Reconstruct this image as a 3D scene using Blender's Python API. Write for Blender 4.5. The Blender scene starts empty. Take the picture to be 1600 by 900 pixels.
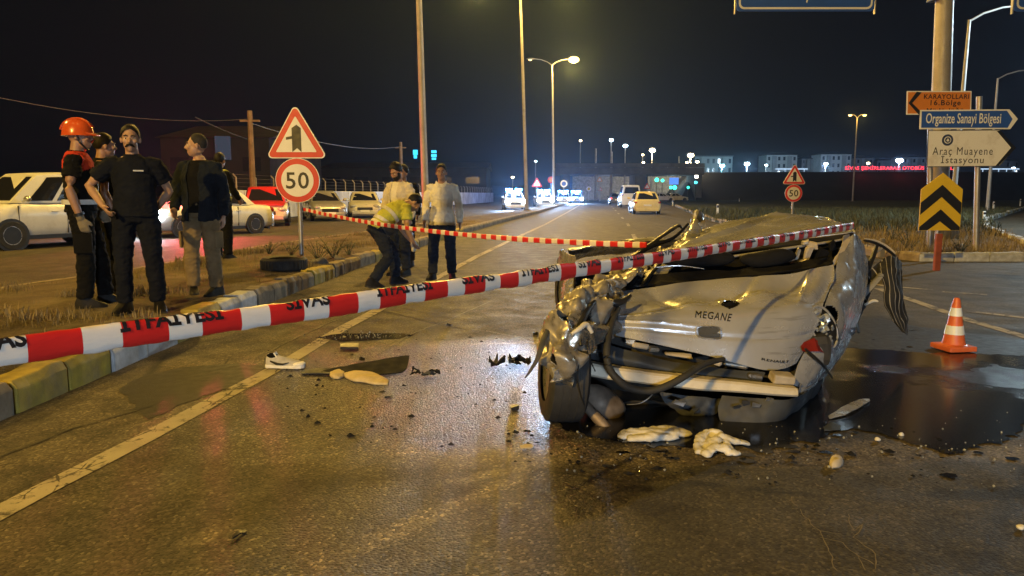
import bpy, bmesh, math, random
from mathutils import Vector, Matrix, Euler, noise, Quaternion
random.seed(7)
SC = bpy.context.scene
COL = SC.collection
R = math.radians
PI = math.pi

# ------------------------------------------------------------------ camera
F = 1155.6; CX, CY = 800.0, 450.0; PITCH = math.atan(147.0 / F); CAMH = 1.30
cam_d = bpy.data.cameras.new('camera'); cam = bpy.data.objects.new('camera', cam_d); COL.objects.link(cam)
cam.location = (0, 0, CAMH); cam.rotation_euler = (PI/2 - PITCH, 0, 0)
cam_d.sensor_width = 36.0; cam_d.lens = 26.0; cam_d.clip_start = 0.05; cam_d.clip_end = 3000
SC.camera = cam
_fw = Vector((0, math.cos(PITCH), -math.sin(PITCH))); _up = Vector((0, math.sin(PITCH), math.cos(PITCH)))
def ray(px, py):
    return Vector(((px - CX) / F, 0, 0)) + _up * ((CY - py) / F) + _fw
def G(px, py, z=0.0):                      # point of the horizontal plane z seen at a pixel of the photograph
    d = ray(px, py); t = (z - CAMH) / d.z
    return Vector((d.x * t, d.y * t, z))
def A(px, py, Y):                          # point at distance Y ahead seen at a pixel
    d = ray(px, py); t = Y / d.y
    return Vector((d.x * t, Y, CAMH + d.z * t))

# ------------------------------------------------------------------ world and exposure
W = bpy.data.worlds.new('World'); SC.world = W; W.use_nodes = True
wn = W.node_tree.nodes; wl = W.node_tree.links
for n in list(wn): wn.remove(n)
wo = wn.new('ShaderNodeOutputWorld'); wb = wn.new('ShaderNodeBackground'); ws = wn.new('ShaderNodeTexSky')
ws.sky_type = 'NISHITA'; ws.sun_disc = False; ws.sun_elevation = R(-6.0); ws.sun_rotation = R(160)
ws.air_density = 1.0; ws.dust_density = 2.0; ws.ozone_density = 2.0
hs = wn.new('ShaderNodeMixRGB'); hs.blend_type = 'ADD'; hs.inputs[0].default_value = 1.0
hs.inputs[2].default_value = (0.040, 0.039, 0.056, 1)       # town glow in the night sky
wl.new(ws.outputs[0], hs.inputs[1]); wl.new(hs.outputs[0], wb.inputs[0]); wb.inputs[1].default_value = 0.075
wl.new(wb.outputs[0], wo.inputs[0])
SC.view_settings.view_transform = 'Standard'; SC.view_settings.look = 'None'
SC.view_settings.exposure = 0.2; SC.view_settings.gamma = 1.0
SC.render.engine = 'CYCLES'
cy = SC.cycles
cy.use_denoising = True
try: cy.denoiser = 'OPENIMAGEDENOISE'
except Exception: pass
cy.max_bounces = 5; cy.diffuse_bounces = 2; cy.glossy_bounces = 3; cy.transmission_bounces = 4; cy.transparent_max_bounces = 8
cy.sample_clamp_indirect = 4.0; cy.caustics_reflective = False; cy.caustics_refractive = False

# ------------------------------------------------------------------ node material helpers
SODIUM = (1.0, 0.61, 0.115)
class N:
    def __init__(s, name):
        s.m = bpy.data.materials.new(name); s.m.use_nodes = True
        s.t = s.m.node_tree; s.n = s.t.nodes; s.l = s.t.links
        s.b = s.n['Principled BSDF']; s.out = s.n['Material Output']
        s.co = s.n.new('ShaderNodeTexCoord'); s.geo = None
    def setv(s, node, key, v):
        if isinstance(v, bpy.types.NodeSocket): s.l.new(v, node.inputs[key])
        elif isinstance(v, (tuple, list)) and len(v) == 3 and node.inputs[key].type == 'RGBA': node.inputs[key].default_value = (*v, 1)
        else: node.inputs[key].default_value = v
    def pos(s):
        if not s.geo: s.geo = s.n.new('ShaderNodeNewGeometry')
        return s.geo.outputs['Position']
    def obj(s): return s.co.outputs['Object']
    def noise(s, scale, detail=4, rough=.55, vec=None, out=0, dist=0):
        x = s.n.new('ShaderNodeTexNoise'); x.inputs['Scale'].default_value = scale; x.inputs['Detail'].default_value = detail
        x.inputs['Roughness'].default_value = rough; x.inputs['Distortion'].default_value = dist
        s.l.new(vec if vec is not None else s.obj(), x.inputs['Vector']); return x.outputs[out]
    def voro(s, scale, vec=None, out='Distance', feat='F1'):
        x = s.n.new('ShaderNodeTexVoronoi'); x.feature = feat; x.inputs['Scale'].default_value = scale
        s.l.new(vec if vec is not None else s.obj(), x.inputs['Vector']); return x.outputs[out]
    def math(s, op, a, b=0.0, c=None, clamp=False):
        x = s.n.new('ShaderNodeMath'); x.operation = op; x.use_clamp = clamp
        s.setv(x, 0, a); s.setv(x, 1, b)
        if c is not None: s.setv(x, 2, c)
        return x.outputs[0]
    def ramp(s, fac, stops):
        x = s.n.new('ShaderNodeValToRGB'); e = x.color_ramp.elements
        while len(e) < len(stops): e.new(0.5)
        for el, (p, c) in zip(e, stops):
            el.position = p; el.color = (*c, 1) if isinstance(c, (tuple, list)) else (c, c, c, 1)
        s.l.new(fac, x.inputs[0]); return x.outputs[0]
    def mix(s, fac, a, b, mode='MIX'):
        x = s.n.new('ShaderNodeMixRGB'); x.blend_type = mode
        s.setv(x, 0, fac); s.setv(x, 1, a); s.setv(x, 2, b); return x.outputs[0]
    def maprange(s, v, a, b, c=0.0, d=1.0, smooth=False):
        x = s.n.new('ShaderNodeMapRange'); x.clamp = True
        if smooth: x.interpolation_type = 'SMOOTHSTEP'
        s.setv(x, 0, v); s.setv(x, 1, a); s.setv(x, 2, b); s.setv(x, 3, c); s.setv(x, 4, d); return x.outputs[0]
    def bump(s, h, strength=.3, dist=.01, normal=None):
        x = s.n.new('ShaderNodeBump'); x.inputs['Strength'].default_value = strength; x.inputs['Distance'].default_value = dist
        s.setv(x, 'Height', h)
        if normal is not None: s.l.new(normal, x.inputs['Normal'])
        return x.outputs[0]
    def vmap(s, vec, scale=(1, 1, 1), rot=(0, 0, 0), loc=(0, 0, 0)):
        x = s.n.new('ShaderNodeMapping'); x.inputs['Scale'].default_value = scale; x.inputs['Rotation'].default_value = rot
        x.inputs['Location'].default_value = loc
        s.l.new(vec, x.inputs['Vector']); return x.outputs[0]
    def P(s, **k):
        names = dict(col='Base Color', rough='Roughness', metal='Metallic', normal='Normal', alpha='Alpha', ec='Emission Color', es='Emission Strength',
                     coat='Coat Weight', spec='Specular IOR Level', trans='Transmission Weight', sheen='Sheen Weight', ior='IOR', sss='Subsurface Weight')
        for a, v in k.items(): s.setv(s.b, names[a], v)
        return s.m

def basic(name, col, rough=.6, metal=0.0, var=.18, vscale=8.0, bump=.15, bscale=60.0, dirt=0.0, dirtcol=(.06, .05, .035), coat=0.0, spec=.5):
    n = N(name)
    v = n.noise(vscale, 5)
    dark = tuple(c * (1 - var) for c in col); lite = tuple(min(1, c * (1 + var)) for c in col)
    c = n.ramp(v, [(.3, dark), (.7, lite)])
    rr = n.maprange(n.noise(vscale * 2.3, 4), .3, .7, max(.02, rough - .1), min(1, rough + .1))
    if dirt > 0:
        d = n.ramp(n.noise(vscale * .6, 6, .65), [(.62 - dirt * .4, 0.0), (.78, 1.0)])
        c = n.mix(n.math('MULTIPLY', d, min(1, dirt * 1.6)), c, dirtcol)
        rr = n.mix(d, rr, .9) if False else rr
    k = dict(col=c, rough=rr, metal=metal, coat=coat, spec=spec)
    if bump > 0: k['normal'] = n.bump(n.noise(bscale, 3), bump, .004)
    return n.P(**k)
def emit(name, col, strength):
    n = N(name); return n.P(col=(0.02, 0.02, 0.02), ec=col, es=strength, rough=.4)
def fabric(name, col, var=.25, scale=5.0, weave=420.0, rough=.9, bump=.35):
    n = N(name)
    c = n.ramp(n.noise(scale, 5, .6), [(.3, tuple(x * (1 - var) for x in col)), (.7, tuple(min(1, x * (1 + var)) for x in col))])
    h = n.math('ADD', n.math('MULTIPLY', n.noise(14, 3, .5, dist=1.0), 1.0), n.math('MULTIPLY', n.noise(weave, 2), .12))
    return n.P(col=c, rough=rough, normal=n.bump(h, bump, .012), spec=.12)

# ------------------------------------------------------------------ object helpers
def tag(o, label=None, cat=None, group=None, kind=None):
    if label: o['label'] = label
    if cat: o['category'] = cat
    if group: o['group'] = group
    if kind: o['kind'] = kind
    return o
def thing(name, label, cat, loc=(0, 0, 0), rz=0.0, group=None):
    o = bpy.data.objects.new(name, None); COL.objects.link(o); o.empty_display_size = .2
    o.location = loc; o.rotation_euler = (0, 0, rz)
    return tag(o, label, cat, group)
def kids(o): return list(o.children)
def copy_tree(o, parent=None):
    c = o.copy(); COL.objects.link(c)
    if parent is not None: c.parent = parent
    for ch in kids(o): copy_tree(ch, c)
    return c
def link_mesh(name, me, mats, parent=None, smooth=False):
    o = bpy.data.objects.new(name, me); COL.objects.link(o)
    for m in (mats if isinstance(mats, (list, tuple)) else [mats]): me.materials.append(m)
    if smooth: me.polygons.foreach_set('use_smooth', [True] * len(me.polygons))
    if parent is not None: o.parent = parent
    return o
def off(o):                                   # world offset of an unrotated thing (and its unrotated parents)
    v = Vector((0, 0, 0))
    while o is not None: v += o.location; o = o.parent
    return v
def frame_from(t, hint=None):
    t = t.normalized(); h = hint if hint is not None else (Vector((0, 0, 1)) if abs(t.z) < .95 else Vector((0, 1, 0)))
    a = h.cross(t)
    if a.length < 1e-5: a = Vector((1, 0, 0)).cross(t)
    a.normalize(); return a, t.cross(a).normalized()
class MB:
    def __init__(s): s.v = []; s.f = []; s.mi = []; s.uv = None
    def add(s, vs, fs, mi=0):
        k = len(s.v); s.v += [Vector(p) for p in vs]; s.f += [tuple(i + k for i in f) for f in fs]; s.mi += [mi] * len(fs); return s
    def box(s, c, size, rot=None, mi=0, taper=1.0):
        sx, sy, sz = (x / 2 for x in size); c = Vector(c)
        vs = [Vector((x * (taper if z > 0 else 1), y * (taper if z > 0 else 1), z)) for z in (-sz, sz) for y in (-sy, sy) for x in (-sx, sx)]
        if rot is not None:
            m = rot if isinstance(rot, Matrix) else Euler(rot).to_matrix(); vs = [m @ v for v in vs]
        return s.add([v + c for v in vs], [(0, 2, 3, 1), (4, 5, 7, 6), (0, 1, 5, 4), (2, 6, 7, 3), (0, 4, 6, 2), (1, 3, 7, 5)], mi)
    def loft(s, rings, caps=True, mi=0, closed=True):
        k = len(s.v); n = len(rings[0])
        for r in rings: s.v += [Vector(p) for p in r]
        for i in range(len(rings) - 1):
            for j in range(n if closed else n - 1):
                a = k + i * n + j; b = k + i * n + (j + 1) % n
                s.f.append((a, b, b + n, a + n)); s.mi.append(mi)
        if caps and closed:
            s.f.append(tuple(k + j for j in range(n))[::-1]); s.mi.append(mi)
            s.f.append(tuple(k + (len(rings) - 1) * n + j for j in range(n))); s.mi.append(mi)
        return s
    def tube(s, pts, r, seg=8, mi=0, hint=None, flat=1.0):
        pts = [Vector(p) for p in pts]; rings = []
        rs = r if isinstance(r, (list, tuple)) else [r] * len(pts)
        for i, p in enumerate(pts):
            t = (pts[min(i + 1, len(pts) - 1)] - pts[max(i - 1, 0)])
            a, b = frame_from(t, hint)
            rr = rs[i]; ra, rb = rr if isinstance(rr, (tuple, list)) else (rr, rr * flat)
            rings.append([p + a * (math.cos(q) * ra) + b * (math.sin(q) * rb) for q in [2 * PI * j / seg for j in range(seg)]])
        return s.loft(rings, True, mi)
    def ell(s, c, rad, rot=None, seg=14, rings=9, mi=0):
        c = Vector(c); m = rot if isinstance(rot, Matrix) else (Euler(rot).to_matrix() if rot else Matrix.Identity(3))
        vs = [c + m @ Vector((0, 0, -rad[2]))]; fs = []
        for i in range(1, rings):
            th = -PI / 2 + PI * i / rings
            for j in range(seg):
                q = 2 * PI * j / seg
                vs.append(c + m @ Vector((rad[0] * math.cos(th) * math.cos(q), rad[1] * math.cos(th) * math.sin(q), rad[2] * math.sin(th))))
        vs.append(c + m @ Vector((0, 0, rad[2])))
        for j in range(seg): fs.append((0, 1 + (j + 1) % seg, 1 + j))
        for i in range(rings - 2):
            for j in range(seg):
                a = 1 + i * seg + j; b = 1 + i * seg + (j + 1) % seg
                fs.append((a, b, b + seg, a + seg))
        L = len(vs) - 1; k0 = 1 + (rings - 2) * seg
        for j in range(seg): fs.append((L, k0 + j, k0 + (j + 1) % seg))
        return s.add(vs, fs, mi)
    def lathe(s, prof, seg=24, mat=None, mi=0, caps=True):           # prof: (radius, z) about local z
        m = mat or Matrix.Identity(4)
        rings = [[m @ Vector((r * math.cos(2 * PI * j / seg), r * math.sin(2 * PI * j / seg), z)) for j in range(seg)] for r, z in prof]
        return s.loft(rings, caps, mi)
    def prism(s, poly, z0, z1, mat=None, mi=0):                      # poly in local xy, extruded in local z
        m = mat or Matrix.Identity(4); n = len(poly)
        vs = [m @ Vector((x, y, z0)) for x, y in poly] + [m @ Vector((x, y, z1)) for x, y in poly]
        fs = [tuple(range(n))[::-1], tuple(range(n, 2 * n))] + [(i, (i + 1) % n, n + (i + 1) % n, n + i) for i in range(n)]
        return s.add(vs, fs, mi)
    def bevel(s, w, seg=2, angle=.6):
        bm = bmesh.new(); vs = [bm.verts.new(v) for v in s.v]
        for f, mi in zip(s.f, s.mi):
            try: fa = bm.faces.new([vs[i] for i in f]); fa.material_index = mi
            except ValueError: pass
        bm.normal_update(); bmesh.ops.recalc_face_normals(bm, faces=bm.faces)
        es = [e for e in bm.edges if len(e.link_faces) == 2 and e.calc_face_angle(0) > angle]
        bmesh.ops.bevel(bm, geom=es, offset=w, segments=seg, affect='EDGES', profile=.6)
        bm.verts.index_update(); s.v = [v.co.copy() for v in bm.verts]; s.f = [tuple(v.index for v in f.verts) for f in bm.faces]; s.mi = [f.material_index for f in bm.faces]
        bm.free(); return s
    def jitter(s, amp, scale=3.0, seed=0.0):
        for i, v in enumerate(s.v):
            s.v[i] = v + noise.noise_vector(v * scale + Vector((seed, seed * 1.7, 0))) * amp
        return s
    def mesh(s, name, shift=None, normals=True):
        me = bpy.data.meshes.new(name)
        vs = [v - shift for v in s.v] if shift is not None else s.v
        me.from_pydata([tuple(v) for v in vs], [], s.f)
        if any(s.mi): me.polygons.foreach_set('material_index', s.mi)
        if s.uv:
            l = me.uv_layers.new(name='UVMap')
            for lp in me.loops: l.data[lp.index].uv = s.uv[lp.vertex_index]
        if normals:
            bm = bmesh.new(); bm.from_mesh(me); bmesh.ops.recalc_face_normals(bm, faces=bm.faces); bm.to_mesh(me); bm.free()
        me.update(); return me
    def build(s, name, mats, parent=None, smooth=False, world=False, normals=True):
        sh = off(parent) if (world and parent is not None) else None
        o = link_mesh(name, s.mesh(name, sh, normals), mats, parent, smooth)
        if smooth:
            try: o.data.set_sharp_from_angle(angle=R(42))
            except Exception: pass
        return o
def solo(name, mb, mats, label, cat, base=None, group=None, smooth=False, kind=None):
    """a thing that is one mesh, its origin at its base"""
    b = Vector(base) if base is not None else Vector((sum(v.x for v in mb.v) / len(mb.v), sum(v.y for v in mb.v) / len(mb.v), min(v.z for v in mb.v)))
    o = link_mesh(name, mb.mesh(name, b), mats, None, smooth); o.location = b
    return tag(o, label, cat, group, kind)
def struct(name, mb, mats, smooth=False, kind='structure', normals=True):
    o = link_mesh(name, mb.mesh(name, None, normals), mats, None, smooth); o['kind'] = kind; return o

TMP = bpy.data.scenes.new('scratch')          # a scratch scene for evaluating modifiers and lettering, removed at the end
def evaluated(o):
    vl = TMP.view_layers[0]; vl.update(); return o.evaluated_get(vl.depsgraph)
def text_geo(s, size=1.0, align='CENTER', bold=0.0, depth=0.0, space=1.0):
    cu = bpy.data.curves.new('lettering', 'FONT'); cu.body = s; cu.size = size; cu.align_x = align; cu.align_y = 'CENTER'
    cu.offset = bold; cu.extrude = depth; cu.resolution_u = 3; cu.space_character = space
    o = bpy.data.objects.new('lettering', cu); TMP.collection.objects.link(o)
    oe = evaluated(o); me = oe.to_mesh()
    vs = [v.co.copy() for v in me.vertices]; fs = [tuple(p.vertices) for p in me.polygons]
    oe.to_mesh_clear(); bpy.data.objects.remove(o); bpy.data.curves.remove(cu)
    return vs, fs
def fit_text(mb, s, M, w, h=None, bold=0.0, z=0.0, depth=.0, space=1.0, mi=0):
    """text centred at the origin of M's xy plane, scaled to width w (and height h)"""
    vs, fs = text_geo(s, 1.0, 'CENTER', bold, 0.0, space)
    x0 = min(v.x for v in vs); x1 = max(v.x for v in vs); y0 = min(v.y for v in vs); y1 = max(v.y for v in vs)
    kx = w / (x1 - x0); ky = h / (y1 - y0) if h else kx
    out = [M @ Vector(((v.x - (x0 + x1) / 2) * kx, (v.y - (y0 + y1) / 2) * ky, z)) for v in vs]
    return mb.add(out, fs, mi)

def remesh(mb, voxel, smooth=4, wrinkle=0.0, wscale=9.0, seed=0.0):
    me = bpy.data.meshes.new('tmp'); me.from_pydata([tuple(v) for v in mb.v], [], mb.f); me.update()
    bm = bmesh.new(); bm.from_mesh(me); bmesh.ops.recalc_face_normals(bm, faces=bm.faces); bm.to_mesh(me); bm.free()
    o = bpy.data.objects.new('tmp', me); TMP.collection.objects.link(o)
    m = o.modifiers.new('r', 'REMESH'); m.mode = 'VOXEL'; m.voxel_size = voxel
    if smooth: q = o.modifiers.new('s', 'SMOOTH'); q.factor = .5; q.iterations = smooth
    out = bpy.data.meshes.new_from_object(evaluated(o))
    bpy.data.objects.remove(o); bpy.data.meshes.remove(me)
    if wrinkle:
        pts = [(Vector(v.co), Vector(v.normal)) for v in out.vertices]; s = Vector((seed, 0, seed)); co = []
        for p, nn in pts:
            a = noise.noise(Vector((p.x * wscale, p.y * wscale, p.z * wscale * 1.5)) + s)
            b = abs(noise.noise(Vector((p.x * wscale * 1.7 + p.z * 7, p.y * wscale * 1.7, p.z * wscale * 2.4)) - s))
            co.extend(p + nn * (wrinkle * (a * .8 + (b - .2) * 1.3)))
        out.vertices.foreach_set('co', co)
    out.polygons.foreach_set('use_smooth', [True] * len(out.polygons)); out.update()
    return out
def add_remeshed(name, mb, mat, parent, voxel, smooth=4, wrinkle=0.0, wscale=9.0, seed=0.0):
    me = remesh(mb, voxel, smooth, wrinkle, wscale, seed); me.name = name
    o = bpy.data.objects.new(name, me); COL.objects.link(o); me.materials.clear(); me.materials.append(mat); o.parent = parent; return o
def interp(tab, y):
    for (a, u), (b, v) in zip(tab, tab[1:]):
        if y <= b: return u + (v - u) * (y - a) / (b - a)
    return tab[-1][1]
def lamp(name, kind, loc, power, col, radius=.12, parent=None, spot=None, aim=None, blend=.6):
    d = bpy.data.lights.new(name, kind); d.energy = power; d.color = col
    if kind == 'SPOT': d.spot_size = R(spot); d.spot_blend = blend; d.shadow_soft_size = radius
    elif kind == 'AREA': d.shape = 'DISK'; d.size = radius * 2
    else: d.shadow_soft_size = radius
    o = bpy.data.objects.new(name, d); COL.objects.link(o); o.location = loc
    if aim is not None: o.rotation_euler = (Vector(aim) - Vector(loc)).to_track_quat('-Z', 'Y').to_euler()
    if parent is not None:
        o.parent = parent; o.location = Vector(loc) - off(parent)
    return o
# ================================================================== STREET LIGHTING (street lamps: see below, each lamp carries its light)
LP = 4900.0          # watts of one sodium street lamp
# ------------------------------------------------------------------ setting tables (x of the kerbs against distance Y)
LK = [(-14, -3.0), (2, -2.98), (5.5, -2.93), (8.5, -2.93), (13, -2.7), (18.8, -2.2), (26, -1.35), (33, -.5), (38.5, .25), (50, 1.8), (60, 2.9), (79, 5.2), (110, 8.8), (200, 19), (420, 44)]
LM = [(-14, -6.4), (9, -6.2), (10.6, -5.8), (16.3, -5.5), (21.8, -4.5), (33, -2.9), (50, .2), (60, 1.6), (79, 4.0), (110, 7.6), (200, 18), (420, 43)]
RW = [(-14, 70), (70, 70), (72, 17), (79, 17.5), (110, 22), (200, 34), (420, 62)]
WALL = [(-14, -20), (10, -17.5), (40, -12.6), (60, -10.3), (100, -5.2), (125, -2.4)]

def asphalt(name, main=True):
    n = N(name); p = n.pos()
    big = n.noise(.35, 5, .6, p); mid = n.noise(2.6, 6, .65, p)
    streak = n.noise(1.0, 5, .6, n.vmap(p, (1.6, .07, 1), (0, 0, R(-4))))
    agg = n.voro(85, p, 'Color'); aggd = n.voro(85, p); fine = n.noise(240, 3, .6, p)
    def blob(c, r, rot=0.0, soft=.35, warp=.45, ws=2.2):
        w = n.n.new('ShaderNodeVectorMath'); w.operation = 'SCALE'
        sb = n.n.new('ShaderNodeVectorMath'); sb.operation = 'SUBTRACT'
        n.l.new(n.noise(ws, 4, .6, p, out=1), sb.inputs[0]); sb.inputs[1].default_value = (.5, .5, .5)
        n.l.new(sb.outputs[0], w.inputs[0]); w.inputs['Scale'].default_value = warp
        ad = n.n.new('ShaderNodeVectorMath'); ad.operation = 'ADD'; n.l.new(p, ad.inputs[0]); n.l.new(w.outputs[0], ad.inputs[1])
        mp = n.n.new('ShaderNodeMapping'); mp.vector_type = 'TEXTURE'; mp.inputs['Location'].default_value = (c[0], c[1], 0)
        mp.inputs['Rotation'].default_value = (0, 0, rot); mp.inputs['Scale'].default_value = (r[0], r[1], 50)
        n.l.new(ad.outputs[0], mp.inputs[0])
        ln = n.n.new('ShaderNodeVectorMath'); ln.operation = 'LENGTH'; n.l.new(mp.outputs[0], ln.inputs[0])
        return n.maprange(ln.outputs['Value'], 1 + soft / 2, 1 - soft / 2, 0, 1, True)
    base = n.ramp(mid, [(.28, (.024, .0205, .015)), (.5, (.048, .041, .029)), (.75, (.092, .078, .053))])
    base = n.mix(n.maprange(big, .42, .75, 0, .7), base, (.086, .074, .055))
    base = n.mix(n.maprange(streak, .52, .74, 0, .55), base, (.125, .108, .08))
    base = n.mix(n.maprange(streak, .44, .28, 0, .5), base, (.036, .032, .026))
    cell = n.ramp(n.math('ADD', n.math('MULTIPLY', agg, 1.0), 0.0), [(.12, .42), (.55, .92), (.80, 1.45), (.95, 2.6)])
    cell2 = n.ramp(agg, [(.15, .30), (.55, .9), (.78, 2.4), (.93, 6.5)])  # coarse grains brightened in colour to imitate lamp glitter
    coarse = None; k = {}
    if main:
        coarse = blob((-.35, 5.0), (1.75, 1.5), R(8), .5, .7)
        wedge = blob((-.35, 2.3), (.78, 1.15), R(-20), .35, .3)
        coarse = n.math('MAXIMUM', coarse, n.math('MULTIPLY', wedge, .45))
        patch = blob((3.15, 2.45), (3.05, 1.42), R(-6), .06, .25, 3.0)        # darker patch at the near right
        dusty = n.math('MULTIPLY', n.maprange(n.math('ADD', n.n and _sepx(n, p), n.math('MULTIPLY', mid, .5)), -1.35, -1.75), n.maprange(mid, .35, .62))
        base = n.mix(n.math('MULTIPLY', patch, .88), base, n.mix(n.maprange(mid, .3, .7), (.022, .019, .015), (.058, .049, .036)))
        base = n.mix(n.math('MULTIPLY', dusty, .55), base, (.155, .125, .085))
        rim = blob((1.9, 3.62), (2.6, .16), R(2), .9, .35, 2.5)               # dust swept up along the patch edge
        base = n.mix(n.math('MULTIPLY', rim, .6), base, (.17, .14, .10))
        for c, r, rot in (((.62, 3.15), (.16, .045), .1), ((.98, 3.40), (.20, .07), .3), ((.86, 3.2), (.12, .04), 0), ((1.15, 3.12), (.14, .03), -.2), ((2.1, 3.1), (.3, .06), .1), ((-.1, 3.85), (.55, .045), .02), ((4.6, 6.9), (.75, .16), .05), ((3.5, 7.6), (.5, .2), .3), ((5.2, 6.3), (.8, .14), -.05), ((3.3, 9), (.6, .12), .1), ((-.2, 6.1), (.09, .03), 0), ((-.55, 6.55), (.14, .035), 0), ((.2, 6.7), (.2, .02), .4)):
            base = n.mix(n.math('MULTIPLY', blob(c, r, rot, .8, .16, 7.0), .75), base, (.012, .011, .010))
        for c, r, rot in (((-.55, 3.6), (.16, .03), .1), ((-1.18, 2.68), (.05, .10), -.5), ((.1, 6.4), (.5, .05), .1), ((-.05, 3.35), (.28, .04), .5), ((-.3, 2.9), (.5, .06), .85)):
            base = n.mix(n.math('MULTIPLY', blob(c, r, rot, .9, .10, 9.0), .5), base, (.21, .175, .12))
        k['coarse'] = coarse
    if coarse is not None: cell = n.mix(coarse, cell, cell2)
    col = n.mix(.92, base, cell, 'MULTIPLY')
    # pale dusty grit on the asphalt
    grit = n.maprange(n.voro(46, p), .10, .055); gm = n.maprange(n.noise(1.7, 4, .6, p), .5, .66)
    col = n.mix(n.math('MULTIPLY', grit, n.math('MULTIPLY', gm, .55)), col, (.26, .22, .16))
    crk = n.maprange(n.voro(1.15, n.vmap(n.noise(1.5, 4, .6, p, out=1), (1.0, 1.0, 0)) if False else p, 'Distance', 'DISTANCE_TO_EDGE'), .012, .0)
    col = n.mix(n.math('MULTIPLY', crk, n.maprange(n.noise(.45, 3, .5, p), .56, .62)), col, (.012, .011, .010))
    rough = n.maprange(n.noise(3.0, 5, .6, p), .3, .7, .58, .82)
    h = n.math('ADD', n.math('MULTIPLY', aggd, -.9), n.math('MULTIPLY', fine, .5))
    if coarse is not None:
        rough = n.mix(coarse, rough, n.maprange(fine, .3, .7, .26, .50))
        st = n.maprange(coarse, 0, 1, .45, 1.0); dd = n.maprange(coarse, 0, 1, .008, .016)
    else: st = .45; dd = .009
    b = n.n.new('ShaderNodeBump'); n.setv(b, 'Distance', dd); n.setv(b, 'Strength', st); n.l.new(h, b.inputs['Height'])
    return n.P(col=col, rough=rough, normal=b.outputs[0], spec=(n.maprange(coarse, 0, 1, .22, .5) if coarse is not None else .3))
def _sepx(n, p):
    x = n.n.new('ShaderNodeSeparateXYZ'); n.l.new(p, x.inputs[0]); return x.outputs[0]

M = {}
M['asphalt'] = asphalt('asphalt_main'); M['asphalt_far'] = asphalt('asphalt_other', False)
def soil_mat(name, cols, grass=None):
    n = N(name); p = n.pos()
    c = n.ramp(n.noise(1.3, 7, .68, p), [(.3, cols[0]), (.5, cols[1]), (.7, cols[2])])
    c = n.mix(n.maprange(n.noise(34, 3, .6, p), .55, .72, 0, .6), c, cols[2])
    if grass:
        sp = n.n.new('ShaderNodeSeparateXYZ'); n.l.new(p, sp.inputs[0])
        far = n.maprange(n.math('ADD', sp.outputs[1], n.math('MULTIPLY', n.noise(.2, 4, .6, p), 14)), 23, 36)
        c = n.mix(far, c, n.ramp(n.noise(.8, 6, .7, p), [(.3, grass[0]), (.7, grass[1])]))
    return n.P(col=c, rough=.95, normal=n.bump(n.noise(24, 6, .7, p), .8, .04), spec=.15)
M['soil'] = soil_mat('dry_soil', [(.070, .056, .038), (.125, .10, .068), (.21, .175, .12)])
M['verge'] = soil_mat('verge_soil', [(.08, .058, .033), (.17, .125, .068), (.26, .195, .11)], ((.022, .032, .016), (.052, .06, .03)))
M['earth'] = basic('dark_earth', (.03, .028, .024), .95, vscale=.08, bump=.5, bscale=2)
M['embank'] = basic('embankment_earth', (.022, .02, .017), .95, vscale=.15, bump=.6, bscale=1.5)
M['concrete'] = basic('concrete', (.30, .285, .26), .85, var=.3, vscale=3, bump=.4, bscale=40, dirt=.45)
M['concrete_dark'] = basic('old_concrete', (.16, .15, .135), .9, var=.3, vscale=1.5, bump=.3, bscale=12, dirt=.4)
M['steel'] = basic('galvanised_steel', (.42, .41, .39), .5, .75, var=.15, vscale=4, bump=.1, dirt=.2)
M['steel_dark'] = basic('dark_steel', (.09, .088, .085), .5, .6, var=.2, vscale=5, dirt=.2)
M['pole'] = basic('lamp_pole_paint', (.36, .34, .32), .55, .3, var=.18, vscale=2, bump=.1, dirt=.3)
M['wood'] = basic('weathered_wood', (.17, .12, .08), .85, var=.3, vscale=3, bump=.4)
M['black'] = basic('black_plastic', (.014, .014, .015), .45, var=.3, vscale=8, bump=.25, dirt=.25)
M['rubber'] = basic('tyre_rubber', (.018, .018, .018), .75, var=.35, vscale=9, bump=.4, bscale=90, dirt=.35)

# ------------------------------------------------------------------ ground sheets
def sheet(name, pts, z, m, kind='structure'):
    mb = MB(); mb.add([(p[0], p[1], z) for p in pts], [tuple(range(len(pts)))])
    o = struct(name, mb, m, normals=False)
    if o.data.polygons[0].normal.z < 0: o.data.flip_normals()
    o['kind'] = kind; return o
def strip(name, L, Rr, ys, z, m, cols=1, dz=None):
    mb = MB(); rows = []
    for y in ys:
        a = L(y); b = Rr(y)
        for j in range(cols + 1):
            x = a + (b - a) * j / cols; mb.v.append(Vector((x, y, z + (dz(x, y) if dz else 0))))
    for i in range(len(ys) - 1):
        for j in range(cols):
            k = i * (cols + 1) + j; mb.f.append((k, k + 1, k + cols + 2, k + cols + 1)); mb.mi.append(0)
    return struct(name, mb, m, normals=False)
YS = [-14, -8, -4, -1, 2, 3.5, 5.5, 7, 8.5, 10, 11.5, 13, 15, 17, 19, 22, 26, 29, 33, 38.5, 44, 50, 60, 70, 79, 95, 110, 150, 200, 300, 420]
sheet('ground', [(-470, -50), (470, -50), (470, 890), (-470, 890)], -.03, M['earth'])
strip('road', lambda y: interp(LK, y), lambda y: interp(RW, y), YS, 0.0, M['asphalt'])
strip('opposite_road', lambda y: interp(WALL, y) + .3 if y < 120 else interp(LM, y) - 9, lambda y: interp(LM, y), YS, -.002, M['asphalt_far'])
def med_z(x, y):
    e = min(abs(x - interp(LK, y)), abs(x - interp(LM, y)))
    return min(1, e / .3) * (.03 + .05 * noise.noise(Vector((x * 1.1, y * 1.1, 0))) + .02 * noise.noise(Vector((x * 4, y * 4, 3))))
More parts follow.
